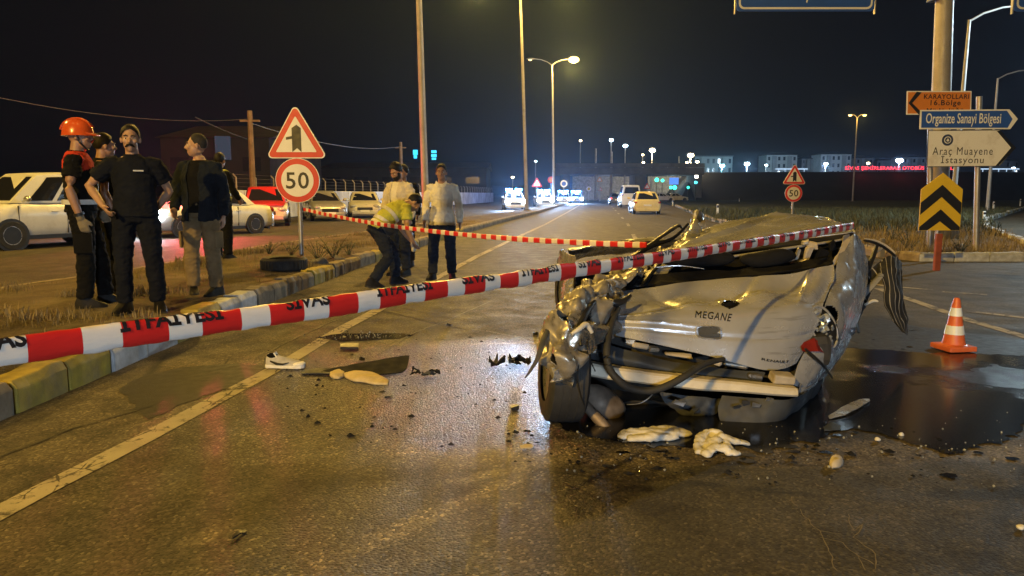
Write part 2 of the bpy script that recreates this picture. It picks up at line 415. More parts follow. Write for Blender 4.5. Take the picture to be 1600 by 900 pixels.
MY = [-14 + i * .5 for i in range(90)] + [31.5, 33, 36, 38.5, 42, 46, 50, 55, 60, 70, 79, 90, 110, 150, 200, 420]
strip('median', lambda y: interp(LM, y) + .1, lambda y: interp(LK, y) - .17, MY, .175, M['soil'], 10, med_z)
VERGE = [(7.55, 15.2), (7.9, 14.35), (10.5, 14.3), (11.2, 15.7), (13.8, 20.5), (16.6, 26), (23, 36), (47, 68), (96, 135), (96, 149), (27, 149), (22, 110), (17.3, 79), (12.9, 55), (9.5, 35), (8.3, 24)]
vg = MB(); vg.prism(VERGE, -.02, .11); struct('verge', vg, M['verge'])

# markings
def worn_paint(name, col, keep=.5, scale=9.0):
    n = N(name); p = n.pos()
    w = n.math('ADD', n.math('MULTIPLY', n.noise(scale, 7, .72, p), .7), n.math('MULTIPLY', n.noise(1.1, 3, .5, p), .3))
    paint = n.ramp(n.noise(5, 5, .6, p), [(.3, tuple(c * .72 for c in col)), (.7, col)])
    crk = n.maprange(n.voro(13, n.vmap(p, (1, .55, 1)), 'Distance', 'DISTANCE_TO_EDGE'), .05, .02)
    w = n.math('SUBTRACT', w, n.math('MULTIPLY', n.math('MULTIPLY', crk, n.maprange(n.noise(1.6, 3, .5, p), .45, .6)), .14))
    c = n.mix(n.maprange(w, keep - .05, keep + .02), (.055, .048, .037), paint)
    return n.P(col=c, rough=.75, normal=n.bump(n.noise(120, 3, .6, p), .5, .005), spec=.3)
M['line'] = worn_paint('worn_white_line', (.42, .37, .27), .455)
M['line_faint'] = worn_paint('faint_white_line', (.34, .31, .26), .47, 5)
def marking(pts, w, m, z=.004):
    mb = MB(); 
    for i, p in enumerate(pts):
        a = Vector(pts[max(0, i - 1)]); b = Vector(pts[min(len(pts) - 1, i + 1)]); t = (b - a).normalized(); s = Vector((t.y, -t.x)) * (w / 2)
        q = Vector(p); j = .006 * math.sin(i * 7.3)
        mb.v += [Vector((q.x - s.x + j, q.y - s.y, z)), Vector((q.x + s.x + j, q.y + s.y, z))]
    for i in range(len(pts) - 1): mb.f.append((2 * i, 2 * i + 1, 2 * i + 3, 2 * i + 2)); mb.mi.append(0)
    return struct('road_marking', mb, m, normals=False)
EL = [(1.0, -2.3), (2.2, -2.17), (3.02, -2.09), (4, -1.95), (5.14, -1.80), (7.25, -1.63), (10, -1.33), (15.3, -.75), (22, .1), (32, 1.45), (50, 3.6), (79, 7.0), (110, 10.4), (200, 21)]
ey = [1.0 + .35 * i for i in range(70)] + [27, 32, 38, 44, 50, 60, 79, 110, 150, 200]
marking([(interp(EL, y), y) for y in ey], .135, M['line'])
dl = lambda y: interp(EL, y) + 3.55
for y0 in (12, 21, 30, 39, 48, 57, 66, 75): marking([(dl(y), y) for y in (y0, y0 + 1.5, y0 + 3)], .13, M['line_faint'])
for a, b, w in (((1372, 451), (1521, 503), .12), ((1521, 503), (1640, 538), .12), ((1407, 449), (1457, 453), .1), ((1472, 456), (1543, 461), .1), ((1513, 487), (1640, 501), .12), ((1340, 440), (1395, 449), .1)):
    p, q = G(*a), G(*b); marking([(p.x + (q.x - p.x) * t, p.y + (q.y - p.y) * t) for t in (0, .25, .5, .75, 1)], w, M['line_faint'])

def ragged(pts, amp, seed, sub=8):
    out = []
    for i in range(len(pts)):
        a = Vector(pts[i]); b = Vector(pts[(i + 1) % len(pts)])
        for k in range(sub):
            q = a.lerp(b, k / sub); w = noise.noise_vector(Vector((q.x * 5, q.y * 5, seed))) * amp + noise.noise_vector(Vector((q.x * 17, q.y * 17, seed))) * amp * .5
            out.append((q.x + w.x, q.y + w.y))
    return out
# joints sealed with tar
M['tar'] = basic('tar_seal', (.010, .010, .010), .5, var=.2, vscale=20)
def seam(pts, w, name='tar_seam'):
    pp = [Vector(p[:2]) for p in pts]; out = []
    for a, b in zip(pp, pp[1:]):
        for k in range(12):
            q = a.lerp(b, k / 12); j = noise.noise_vector(Vector((q.x * 6, q.y * 6, 5))) * .02; out.append((q.x + j.x, q.y + j.y))
    mb = MB()
    for i, q in enumerate(out):
        ww = w * (.6 + .6 * noise.noise(Vector((q[0] * 9, q[1] * 9, 2)))); t = Vector(out[min(i + 1, len(out) - 1)]) - Vector(out[max(0, i - 1)]); t.normalize()
        mb.v += [Vector((q[0] - t.y * ww / 2, q[1] + t.x * ww / 2, .006)), Vector((q[0] + t.y * ww / 2, q[1] - t.x * ww / 2, .006))]
    for i in range(len(out) - 1): mb.f.append((2 * i, 2 * i + 1, 2 * i + 3, 2 * i + 2)); mb.mi.append(0)
    struct(name, mb, M['tar'], normals=False)
seam([G(590, 556), G(640, 524), G(700, 500), G(770, 470)], .022); seam([G(608, 487), G(690, 508), G(770, 520), G(850, 534)], .016)
seam([G(0, 716), G(110, 672), G(250, 632)], .02); seam([G(400, 560), G(470, 525), G(560, 484)], .018)
M['pale_crack'] = basic('dust_filled_crack', (.13, .105, .062), .9, var=.3, vscale=30)
def crackset(paths, w):
    mb = MB()
    for pts in paths:
        pp = [Vector(G(*p)[:2]) for p in pts]; out = []
        for a, b in zip(pp, pp[1:]):
            for k in range(6): q = a.lerp(b, k / 6); j = noise.noise_vector(Vector((q.x * 14, q.y * 14, 1))) * .02; out.append(Vector((q.x + j.x, q.y + j.y)))
        k0 = len(mb.v)
        for i, q in enumerate(out):
            t = (out[min(i + 1, len(out) - 1)] - out[max(0, i - 1)]).normalized(); ww = w * (.55 + .9 * abs(noise.noise(Vector((q.x * 20, q.y * 20, 4)))))
            mb.v += [Vector((q.x - t.y * ww / 2, q.y + t.x * ww / 2, .005)), Vector((q.x + t.y * ww / 2, q.y - t.x * ww / 2, .005))]
        for i in range(len(out) - 1): mb.f.append((k0 + 2 * i, k0 + 2 * i + 1, k0 + 2 * i + 3, k0 + 2 * i + 2)); mb.mi.append(0)
    struct('road_crack', mb, M['pale_crack'], normals=False)
crackset([[(1250, 798), (1268, 820), (1280, 832), (1296, 862), (1312, 900)], [(1280, 832), (1317, 834)], [(1283, 844), (1315, 850), (1340, 870), (1352, 900)], [(1322, 804), (1332, 830), (1347, 822), (1336, 842), (1362, 862), (1375, 900)], [(1236, 780), (1250, 798)], [(1340, 870), (1372, 888)]], .005)

# oil and water spilled from the wreck
def spill_mat():
    n = N('spilled_oil'); p = n.pos()
    g = n.maprange(n.math('ADD', n.noise(.9, 4, .6, p), n.math('MULTIPLY', n.math('ADD', _sepx(n, p), -3.6), .05)), .50, .72)
    c = n.mix(n.math('MULTIPLY', g, .7), (.004, .004, .005), n.ramp(n.voro(110, p, 'Color'), [(.2, (.006, .005, .004)), (.95, (.030, .024, .016))]))
    rough = n.maprange(g, 0, 1, .17, .55)
    h = n.math('MULTIPLY', n.math('MULTIPLY', n.voro(110, p), g), -1.0)
    return n.P(col=c, rough=rough, normal=n.bump(h, .7, .008), spec=n.maprange(g, 0, 1, .32, .08))
M['spill'] = spill_mat()
sp = [G(*q)[:2] for q in ((890, 672), (960, 690), (1060, 700), (1150, 702), (1200, 706), (1262, 694), (1330, 674), (1380, 684), (1420, 696), (1480, 708), (1545, 694), (1600, 668), (1680, 640), (1690, 575), (1600, 556), (1500, 553), (1400, 549), (1310, 545), (1240, 548), (1100, 560), (960, 600), (880, 640))]
sheet('oil_spill', ragged(sp, .10, 3.1, 16), .006, M['spill'])
rs = random.Random(31); mb = MB()
for _ in range(110):
    if rs.random() < .7: cpx, cpy = rs.uniform(880, 1600), rs.gauss(702, 16)
    else: cpx, cpy = rs.uniform(1330, 1600), rs.gauss(540, 14)
    c = G(cpx, min(cpy, 760)); r_ = .006 + .034 * rs.random() ** 3; k0 = len(mb.v); n_ = 14
    mb.v += [Vector((c.x + r_ * (1 + .5 * noise.noise(Vector((c.x * 9, k * .7, 1)))) * math.cos(2 * PI * k / n_), c.y + .8 * r_ * (1 + .5 * noise.noise(Vector((c.y * 9, k * .7, 4)))) * math.sin(2 * PI * k / n_), .0065)) for k in range(n_)]
    mb.f.append(tuple(range(k0, k0 + n_))); mb.mi.append(0)
struct('oil_splash', mb, M['spill'], kind='stuff', normals=False)
M['darkpatch'] = basic('dark_patch_asphalt', (.012, .010, .008), .55, var=.4, vscale=6, bump=.5, bscale=150, spec=.3)  # darker asphalt for the patches by the kerb and behind the spill
sheet('dark_patch', ragged([G(*q)[:2] for q in ((186, 606), (225, 588), (290, 574), (370, 568), (432, 574), (395, 592), (300, 625), (235, 655), (212, 640))], .045, 8.0, 10), .0035, M['darkpatch'])
sheet('oil_spill', ragged([G(*q)[:2] for q in ((494, 529), (520, 523), (600, 521), (645, 523), (622, 530), (540, 533))], .05, 5.0), .005, M['spill'])
sheet('dark_patch', ragged([G(*q)[:2] for q in ((1345, 500), (1370, 496), (1410, 505), (1460, 515), (1600, 530), (1700, 545), (1600, 556), (1440, 552), (1340, 545), (1325, 520))], .10, 2.0), .0035, M['darkpatch'])

# ------------------------------------------------------------------ kerbs
M['yellow'] = basic('yellow_kerb_paint', (.36, .27, .025), .75, var=.3, vscale=7, bump=.3, bscale=45, dirt=.5, dirtcol=(.13, .10, .06))
M['white_kerb'] = basic('white_kerb_paint', (.50, .52, .54), .75, var=.25, vscale=7, bump=.3, bscale=45, dirt=.45, dirtcol=(.16, .13, .09))
M['bare_kerb'] = basic('bare_kerb_stone', (.25, .21, .15), .9, var=.35, vscale=6, bump=.5, bscale=40, dirt=.5)
kerb = bpy.data.objects.new('kerb', None); COL.objects.link(kerb); kerb['kind'] = 'structure'
def kerb_stone(a, b, h, w, m, parent, seed, z0=-.03):
    a = Vector((a[0], a[1], 0)); b = Vector((b[0], b[1], 0)); t = (b - a); L = t.length - .022; t.normalize(); c = (a + b) / 2; s = Vector((t.y, -t.x, 0))
    mb = MB(); prof = [(-w, z0), (0, z0), (0, h * .72), (-.035, h), (-w, h)]
    rings = []
    for k in range(5):
        u = -L / 2 + L * k / 4
        rings.append([c + t * u + s * (x + .016 * noise.noise(Vector((seed * 1.3, k * .9, x * 9)))) + Vector((0, 0, z + (.018 * noise.noise(Vector((k * 1.3, seed, z * 7))) if z > 0 else 0))) for x, z in prof])
    mb.loft(rings); mb.bevel(.012, 2, .5)
    o = mb.build('kerb_stone', m, parent); return o
y = -3.0; i = 0
ystep = .52
while y < 26:
    st = ystep if y < 13 else 1.0
    a = (interp(LK, y), y); b = (interp(LK, y + st), y + st)
    ph = int(math.floor((y - 4.28) / ystep + .01))
    if y < 4.2: m = M['bare_kerb'] if ph % 3 else M['yellow']
    else: m = M['yellow'] if (ph // 2) % 2 == 0 else M['white_kerb']
    if y > 8.4: m = M['yellow'] if (ph // 2) % 3 == 0 else M['bare_kerb']
    kerb_stone(a, b, .205 + .012 * math.sin(i * 2.7), .2, m, kerb, i * 3.1); y += st; i += 1
def kerb_run(tab, ys, h, w, m, side=1, parent=None):
    mb = MB(); rings = []
    for yy in ys:
        x = interp(tab, yy); rings.append([(x, yy, -.02), (x, yy, h * .7), (x - side * .04, yy, h), (x - side * w, yy, h), (x - side * w, yy, -.02)])
    mb.loft(rings); o = mb.build('kerb_run', m, parent); o['kind'] = 'stuff'; return o
kerb_run(LK, [26.05, 29, 33, 38.5, 44, 50, 60, 79, 110, 200], .2, .2, M['bare_kerb'], 1, kerb)
kerb_run(LM, [-14, 2, 6, 9, 10.6, 13, 16.3, 19, 21.8, 27, 33, 40, 50, 60, 79, 110, 200], .19, .16, M['bare_kerb'], -1, kerb)
# broken kerb round the right-hand island and along the side road
ik = bpy.data.objects.new('island_kerb', None); COL.objects.link(ik); ik['kind'] = 'structure'
random.seed(3)
def stone_line(pts, step, h, w, mats, parent):
    d = []
    for a, b in zip(pts, pts[1:]):
        n_ = max(1, round((Vector(b) - Vector(a)).length / step))
        d += [Vector(a).lerp(Vector(b), k / n_) for k in range(n_)]
    d.append(Vector(pts[-1]))
    for k, (a, b) in enumerate(zip(d, d[1:])):
        kerb_stone(a, b, h * random.uniform(.8, 1.15), w, mats[k % len(mats)], parent, k * 1.7)
stone_line([(7.55, 15.2), (7.9, 14.3), (10.6, 14.25)], .62, .17, .22, [M['bare_kerb'], M['bare_kerb'], M['white_kerb'], M['white_kerb'], M['white_kerb']], ik)
stone_line([(10.6, 14.25), (11.3, 15.6), (13.9, 20.4), (16.7, 25.9), (23.1, 35.9)], .9, .2, .2, [M['white_kerb'], M['white_kerb'], M['bare_kerb']], ik)
stone_line([(23.1, 35.9), (47.1, 67.9)], 2.5, .2, .2, [M['white_kerb'], M['bare_kerb']], ik)
stone_line([(17.3, 79), (12.9, 55), (9.5, 35), (8.3, 24), (7.55, 15.2)], 2.0, .17, .2, [M['bare_kerb']], ik)

# ------------------------------------------------------------------ dry grass, weeds (uncountable)
M['drygrass'] = basic('dry_grass', (.22, .175, .095), .9, var=.35, vscale=2, bump=0)
M['greengrass'] = basic('green_weed', (.055, .062, .026), .85, var=.35, vscale=2, bump=0)
def grass(name, spots, m, hmin, hmax, seed, per=7, spread=.10, w=.006):
    rnd = random.Random(seed); mb = MB()
    for (x, y, z, k) in spots:
        for _ in range(per):
            a = rnd.uniform(0, 2 * PI); h = rnd.uniform(hmin, hmax) * k; bx = x + rnd.uniform(-spread, spread); by = y + rnd.uniform(-spread, spread)
            lx, ly = math.cos(a) * h * rnd.uniform(.2, .9), math.sin(a) * h * rnd.uniform(.2, .9); ww = w * k
            px_, py_ = -math.sin(a) * ww, math.cos(a) * ww; n0 = len(mb.v)
            mb.v += [Vector((bx - px_, by - py_, z - .02)), Vector((bx + px_, by + py_, z - .02)), Vector((bx + lx * .5 + px_ * .6, by + ly * .5 + py_ * .6, z + h * .65)), Vector((bx + lx * .5 - px_ * .6, by + ly * .5 - py_ * .6, z + h * .65)), Vector((bx + lx, by + ly, z + h * .9))]
            mb.f += [(n0, n0 + 1, n0 + 2, n0 + 3), (n0 + 3, n0 + 2, n0 + 4)]; mb.mi += [0, 0]
    o = struct(name, mb, m, kind='stuff', normals=False); return o
rnd = random.Random(5)
sp_ = []
for _ in range(3600):
    y = 3.5 + 26 * rnd.random() ** 1.3; a = interp(LM, y) + .25; b = interp(LK, y) - .3; x = rnd.uniform(a, b)
    d = noise.noise(Vector((x * 1.3, y * 1.3, 9)))
    if d > .16 or rnd.random() < .08: sp_.append((x, y, .18 + med_z(x, y), .55 + 1.3 * max(0, d)))
grass('dry_grass', sp_, M['drygrass'], .02, .10, 1, 9, .12, .0045)
def inside(p, poly):
    c = False
    for i in range(len(poly)):
        (x1, y1), (x2, y2) = poly[i], poly[i - 1]
        if (y1 > p[1]) != (y2 > p[1]) and p[0] < (x2 - x1) * (p[1] - y1) / (y2 - y1) + x1: c = not c
    return c
sp_ = []; sg = []
for _ in range(9000):
    y = 14.6 + 40 * rnd.random() ** 1.6; x = rnd.uniform(7.5, 40)
    if not inside((x, y), VERGE): continue
    d = noise.noise(Vector((x * .7, y * .7, 2)))
    (sg if y + 6 * d > 25 else sp_).append((x, y, .11, 1 + d * .6))
grass('dry_grass', sp_, M['drygrass'], .05, .26, 2, 7, .25, .008)
grass('field_grass', sg, M['greengrass'], .10, .38, 3, 8, .4, .016)
# ================================================================== STREET FURNITURE AND BACKGROUND
M['lens'] = emit('lit_lamp_lens', (1.0, .68, .24), 5.0)
M['lens_dim'] = emit('dim_lamp_lens', (1.0, .85, .55), 12.0)
M['lamp_head'] = basic('lamp_head_metal', (.25, .24, .22), .5, .4)
def street_lamp(label, x, y, h, arm, lean, power, heads=(-1, 1), z0=.19, group='double-armed sodium street lamps along the median', rz=0.0, lens='lens', r0=.13, droop=.55, weak=None, big=1.0):
    t = thing('street_lamp', label, 'street lamp', (x, y, z0), rz, group)
    hh = h - z0
    mb = MB(); mb.tube([(0, 0, 0), (lean * .3, 0, hh * .3), (lean * .65, 0, hh * .65), (lean, 0, hh - droop)], [r0, r0 * .85, r0 * .68, r0 * .5], 10); mb.build('pole', M['pole'], t, True)
    mb = MB(); mb.box((0, 0, .05), (r0 * 3.6, r0 * 3.6, .1)); mb.bevel(.02); mb.build('base_plate', M['concrete_dark'], t)
    for s in heads:
        e = Vector((lean + s * arm, 0, hh)); mb = MB()
        mb.tube([(lean, 0, hh - droop - .05), (lean + s * arm * .25, 0, hh - droop * .55), (lean + s * arm * .6, 0, hh - droop * .15), (e.x, 0, hh)], [.045, .042, .038, .035], 7); mb.build('arm', M['pole'], t, True)
        mb = MB(); mb.ell(e + Vector((s * .33, 0, -.01)), (.40, .16, .10)); mb.build('lamp_head', M['lamp_head'], t, True)
        mb = MB(); mb.ell(e + Vector((s * .38, 0, -.09)), tuple(q * (.55 if s == weak else big) for q in (.30, .17, .17))); mb.build('lamp_lens', M[lens], t, True)
        if power and s != weak:
            o = lamp('lamp_light', 'POINT', (0, 0, 0), power, SODIUM, .14); o.parent = t; o.location = e + Vector((s * .38, 0, -.30 - .24 * big))
    return t
# ---- median row: three in view, two behind the viewer
street_lamp('thickest grey lamp pole, standing on the median behind the men in pale shirts', -2.95, 25.5, 14.4, 2.6, -.25, LP * 1.15)
street_lamp('tall double-armed lamp pole rising above the oncoming headlights, its two lamps at the top edge', 1.0, 50, 14.4, 2.6, -.45, LP)
street_lamp('third double-armed lamp pole along the median, its bright right lamp fully in view', 4.2, 74.5, 14.4, 1.75, -.3, LP * 2.6, weak=-1, big=1.8)
street_lamp('double-armed median lamp pole standing beside the viewer, out of view', -4.6, 1.0, 14.4, 2.6, 0, LP * .06)
street_lamp('double-armed lamp pole across the opposite carriageway behind the viewer', -12.5, -14.5, 11.0, 1.8, 0, LP * 4.2, heads=(1,), group='street lamps behind the viewer')
street_lamp('added lamp pole beyond the left edge, brightening the parked van', -17.5, 11.0, 10.5, 1.8, 0, LP * .75, heads=(1,), group='added street lamps out of view')  # added lamp, unseen, to brighten the van
t_ = street_lamp('added cool white lamp pole beyond the right edge, lighting the side road', 26.0, 27.0, 9.0, 1.8, 0, 0, heads=(-1,), group='added street lamps out of view', lens='lens_dim')  # unseen lamp added to light the side road and grass
o = lamp('lamp_light', 'POINT', (0, 0, 0), 6500, (.66, .88, 1.0), .14); o.parent = t_; o.location = (-2.1, 0, 8.4)
# thin post behind the viewer that throws the long shadow over road and boot lid
mb = MB(); mb.tube([(-2.9 + .0, -2.0, .15), (-2.9, -2.0, 6.0)], .028, 8); mb.box((-2.9, -2, .2), (.2, .2, .1))
solo('signal_post', mb, M['steel'], 'slim steel post on the median behind the viewer', 'post', (-2.9, -2, .15))
# ---- right-hand lamps
street_lamp('dark single-armed lamp pole right behind the gantry column, arm reaching right', A(1490, 300, 30).x, 30, 8.6, 2.1, .12, 0, (1,), .1, 'unlit single-armed lamps on the right', 0, 'lamp_head', .11)
street_lamp('single-armed lamp pole at the right edge above the blue arrow sign', A(1545, 300, 50).x, 50, 9.4, 2.2, .0, 0, (1,), .1, 'unlit single-armed lamps on the right', 0, 'lens_dim', .12)
street_lamp('lone sodium lamp pole with two lit heads above the red neon sign', A(1335, 262, 118).x, 118, 13.6, .75, 0, LP * .12, (-1, 1), .1, 'lamps beyond the field', 0, 'lens', .14)

# ---- distant lamps as small things
def far_lamp(px, py, Y, col, s, label, zb=0.0, r=.35, power=0, group='distant street lamps', pole=True):
    p = A(px, py, Y); t = thing('distant_lamp', label, 'street lamp', (p.x, Y, zb), 0, group)
    if pole:
        mb = MB(); mb.tube([(0, 0, 0), (0, 0, p.z - zb)], [.16, .1], 6); mb.build('pole', M['pole'], t)
    mb = MB(); mb.ell((0, -.25, p.z - zb), (r * 1.2, r, r * .7), None, 10, 6)
    key = 'far_%s_%s' % (str(col), s)
    if key not in M: M[key] = emit('far_lamp_glow', col, s)
    mb.build('lamp_lens', M[key], t, True)
    mb = MB(); mb.box((0, 0, p.z - zb + r * .75), (r * 2.2, r * 1.6, r * .4)); mb.build('lamp_hood', M['lamp_head'], t)
    if power: o = lamp('lamp_light', 'POINT', (0, 0, 0), power, col, .3); o.parent = t; o.location = (0, -.6, p.z - zb - .9)
    return t
WARM = (1, .78, .42); COOL = (.62, .85, 1.0); TEAL = (.35, .95, 1.0)
for px, py, Y, col, s, r, pw, lab in (
    (1019, 235, 160, WARM, 40, .55, 1500, 'large warm distant lamp above the bridge, left of the pair over the tunnel mouth'),
    (1079, 243, 160, WARM, 40, .55, 1500, 'large warm distant lamp above the bridge, right of the pair over the tunnel mouth'),
    (955, 219, 150, COOL, 25, .35, 0, 'small white lamp highest over the road between the blue beam lights'),
    (977, 228, 150, COOL, 25, .40, 0, 'small white lamp just right of the highest distant one'),
    (907, 220, 190, WARM, 14, .30, 0, 'faint lamp high above the blue police beacons'),
    (837, 252, 190, COOL, 14, .28, 0, 'faint lamp between the second and third median poles'),
    (801, 277, 170, WARM, 16, .28, 0, 'faint lamp over the white wall left of the second median pole'),
    (1004, 242, 170, WARM, 16, .25, 0, 'tiny warm lamp just left of the large left bridge lamp'),
    (1005, 254, 170, WARM, 16, .25, 0, 'tiny warm lamp lowest below the left bridge lamp'),
    (1043, 259, 168, WARM, 26, .38, 0, 'small white-yellow lamp low between the two large bridge lamps'),
    (1089, 253, 168, WARM, 22, .34, 0, 'small lamp just right of the large right bridge lamp'),
    (1073, 254, 168, WARM, 16, .26, 0, 'tiny lamp just left of the large right bridge lamp'),
    (1128, 259, 330, TEAL, 40, .95, 9000, 'bright cyan-white lamp in front of the low pale block'),
    (1167, 256, 330, COOL, 45, 1.0, 12000, 'bright white lamp between the low pale block and the apartments'),
    (1197, 258, 330, COOL, 20, .55, 0, 'small white lamp at the left foot of the apartments'),
    (1290, 256, 330, COOL, 32, .8, 10000, 'bluish lamp at the foot of the middle apartment block'),
    (1405, 251, 330, (.45, .62, 1.0), 60, 1.3, 14000, 'strong blue-white lamp left of the white inspection sign'),
    (1356, 255, 330, WARM, 26, .6, 0, 'warm low lamp above the middle of the red neon sign'),
    (1583, 263, 300, COOL, 26, .6, 0, 'small white lamp right of the white inspection sign tip'),
    (490, 246, 110, WARM, 14, .22, 0, 'tiny warm lamp beside the right edge of the warning triangle'),
    (413, 244, 110, WARM, 14, .22, 0, 'tiny warm lamp beside the left edge of the warning triangle')):
    far_lamp(px, py, Y, col, s, lab, 0 if Y < 300 else 5.5, r, pw)
for px, y0, y1, Y in ((931, 232, 253, 150), (956, 237, 252, 150), (1061, 244, 262, 172)):
    a, b = A(px, y0, Y), A(px, y1, Y); mb = MB(); mb.tube([(b.x, Y, 0), (a.x, Y, a.z)], [.22, .16], 6); mb.box((b.x, Y, .1), (.6, .6, .2))
    solo('distant_pole', mb, M['pole'], {931: 'thin pale distant pole over the blue beacons', 956: 'thin pale distant pole under the highest small lamps', 1061: 'thin pole on the bridge between its large lamps'}[px], 'pole', group='distant poles')

# ---- bridge and embankment
M['bridge'] = basic('bridge_concrete', (.13, .13, .13), .9, var=.25, vscale=.5, bump=.2, bscale=3)
t = thing('road_bridge', 'dark concrete road bridge crossing over the highway in the distance', 'bridge', (14, 150, 0))
x0, x1 = A(868, 270, 150).x, A(1100, 270, 150).x
zt = A(900, 262, 150).z; zb_ = A(900, 273, 150).z
mb = MB(); mb.box(((x0 + x1) / 2 - 14, 4, (zt + zb_) / 2), (x1 - x0, 9, zt - zb_)); mb.bevel(.1); mb.build('deck', M['bridge'], t)
mb = MB(); mb.box(((x0 + x1) / 2 - 14, -.6, zt + .45), (x1 - x0, .25, .8)); mb.build('parapet', M['bridge'], t)
for px in (885, 1001, 1092):
    mb = MB(); p = A(px, 285, 150); w = 2.2 if px == 1001 else 1.4; mb.box((p.x - 14, 4, zb_ / 2 - .01), (w, 7.5, zb_)); mb.bevel(.08); mb.build('pier', M['bridge'], t)
mb = MB(); mb.box((A(945, 285, 168).x - 14, 18, 2.6), (14.5, .5, 5.2)); mb.build('abutment_wall', M['concrete'], t)
mb = MB(); mb.box((A(1050, 285, 168).x - 14, 18, 2.6), (11, .5, 5.2)); mb.build('abutment_wall', M['concrete'], t)
lamp('bridge_fill_light', 'POINT', (A(945, 283, 160).x - 14, 10, 4.6), 420, (.75, .8, 1), .3).parent = t  # added fill lights without fittings, brightening the bridge openings
lamp('bridge_fill_light', 'POINT', (A(1050, 283, 160).x - 14, 10, 4.6), 500, (.55, .9, 1), .3).parent = t
def hill(name, prof, y0, y1, m):
    mb = MB(); rings = []
    for x, h in prof:
        rings.append([(x, y0, -.1), (x, y0 + h * 1.6, h * .96 + .25 * noise.noise(Vector((x * .15, 1, 0)))), (x, y0 + h * 1.6 + 3, h), (x, y1, h), (x, y1 + 2, -.1)])
    mb.loft(rings); return struct(name, mb, m, smooth=False)
EM = [(A(1062, 300, 150).x, .1), (A(1078, 290, 150).x, 2.6), (A(1092, 275, 150).x, 4.6), (A(1105, 266, 150).x, 5.9), (52, 6.0), (80, 6.1), (120, 6.0), (200, 6.1), (330, 5.0)]
hill('embankment', EM, 149.2, 175, M['embank'])
hill('hill', [(-330, 3), (-200, 12), (-110, 9), (-60, 12), (-10, 7), (40, 9), (120, 6), (220, 14), (420, 9)], 560, 800, M['earth'])
# signs and signals below the bridge
def glow_sign(name, px, py, Y, w, h, col, s, label, cat, group=None, round_=False):
    p = A(px, py, Y); key = 'glow' + str(col) + str(s); base = p.z - h / 2
    if key not in M: M[key] = emit('lit_sign_face', col, s)
    t = thing(name, label, cat, (p.x, Y, 0), 0, group)
    mb = MB(); mb.tube([(0, .1, 0), (0, .1, base + h * .8)], .07, 6); mb.build('pole', M['steel_dark'], t)
    mb = MB()
    if round_: mb.lathe([(0.01, 0), (w / 2, 0), (w / 2, .08), (.01, .08)], 14, Matrix.Translation((0, -.1, p.z)) @ Matrix.Rotation(PI / 2, 4, 'X'))
    else: mb.box((0, -.06, p.z), (w, .1, h))
    mb.build('lit_face', M[key], t)
    return t
GREEN = (.05, 1.0, .62)
for px, py, w, lab in ((1026, 281, .75, 'left of the two green traffic lights under the bridge'), (1035, 282, .6, 'right of the two green traffic lights under the bridge'), (1087, 285, .6, 'cyan-green traffic light at the right end of the bridge opening'), (1048, 293, .6, 'low green light under the blue distant sign'), (1054, 293, .8, 'low green light right under the blue distant sign'), (1075, 293, .5, 'pale green low light near the right of the bridge opening')):
    glow_sign('traffic_light', px, py, 140, w, w, GREEN if px != 1087 else (.1, .8, .85), 3.0, lab, 'traffic light', 'green lights under the bridge', True)
glow_sign('blue_road_sign', 1053, 283, 145, 1.75, 1.3, (.10, .28, 1.0), 1.0, 'small lit blue road sign seen through the bridge opening', 'sign')
glow_sign('white_lamp_sign', 1088, 276, 139, .6, .5, (1, .9, .75), 8.0, 'small glowing white lamp box at the right bridge corner', 'lamp')

# ---- buildings
M['plaster'] = basic('pale_plaster', (.46, .47, .50), .9, var=.12, vscale=.3, bump=0)
M['plaster2'] = basic('grey_plaster', (.30, .31, .34), .9, var=.12, vscale=.3, bump=0)
M['roof'] = basic('dark_roof', (.07, .06, .06), .9, var=.2, vscale=.5, bump=0)
M['window_dark'] = basic('dark_window', (.02, .022, .03), .2, var=.1, bump=0)
M['window_lit'] = emit('lit_window', (.8, .92, 1.0), 2.6)
def apartment(px0, px1, ptop, pbase, Y, m, label, lit=(), floors=4, cols=6, hip=True, name='apartment_block', group='apartment blocks on the horizon'):
    a, b = A(px0, pbase, Y), A(px1, ptop, Y); w = b.x - a.x; zt = b.z; t = thing(name, label, 'building', ((a.x + b.x) / 2, Y + 6, 0), 0, group)
    rh = 1.6 if hip else .5; wh = zt - rh
    mb = MB(); mb.box((0, 0, wh / 2), (w, 12, wh)); mb.build('wall', m, t)
    mb = MB()
    if hip: mb.loft([[(-w / 2 - .5, -6.6, wh), (w / 2 + .5, -6.6, wh), (w / 2 + .5, 6.6, wh), (-w / 2 - .5, 6.6, wh)], [(-w / 5, -.6, wh + rh), (w / 5, -.6, wh + rh), (w / 5, .6, wh + rh), (-w / 5, .6, wh + rh)]])
    else: mb.box((0, 0, wh + .25), (w + .6, 12.6, .5))
    mb.build('roof', M['roof'], t)
    z0 = 6.3; fh = (wh - z0) / floors if wh > z0 + 2 else 3; n_ = 0
    for f in range(floors):
        for c in range(cols):
            x = -w / 2 + w * (c + .5) / cols; z = z0 + fh * (f + .5); n_ += 1
            mb = MB(); mb.box((x, -6.0, z), (w / cols * .42, .12, fh * .5)); mb.build('window', M['window_lit'] if (f, c) in lit else M['window_dark'], t)
    for c in (1, cols - 2):
        mb = MB(); mb.box((-w / 2 + w * (c + .5) / cols, -6.5, (wh + z0) / 2), (w / cols * .75, .9, (wh - z0) * .92)); mb.build('balcony_stack', M['plaster2'], t)
    return t
apartment(1197, 1246, 237, 265, 370, M['plaster'], 'leftmost pale hip-roofed apartment block on the horizon', {(1, 2)})
apartment(1252, 1279, 243, 265, 380, M['plaster2'], 'dim narrow apartment block between two brighter ones', {(0, 0)}, 4, 4)
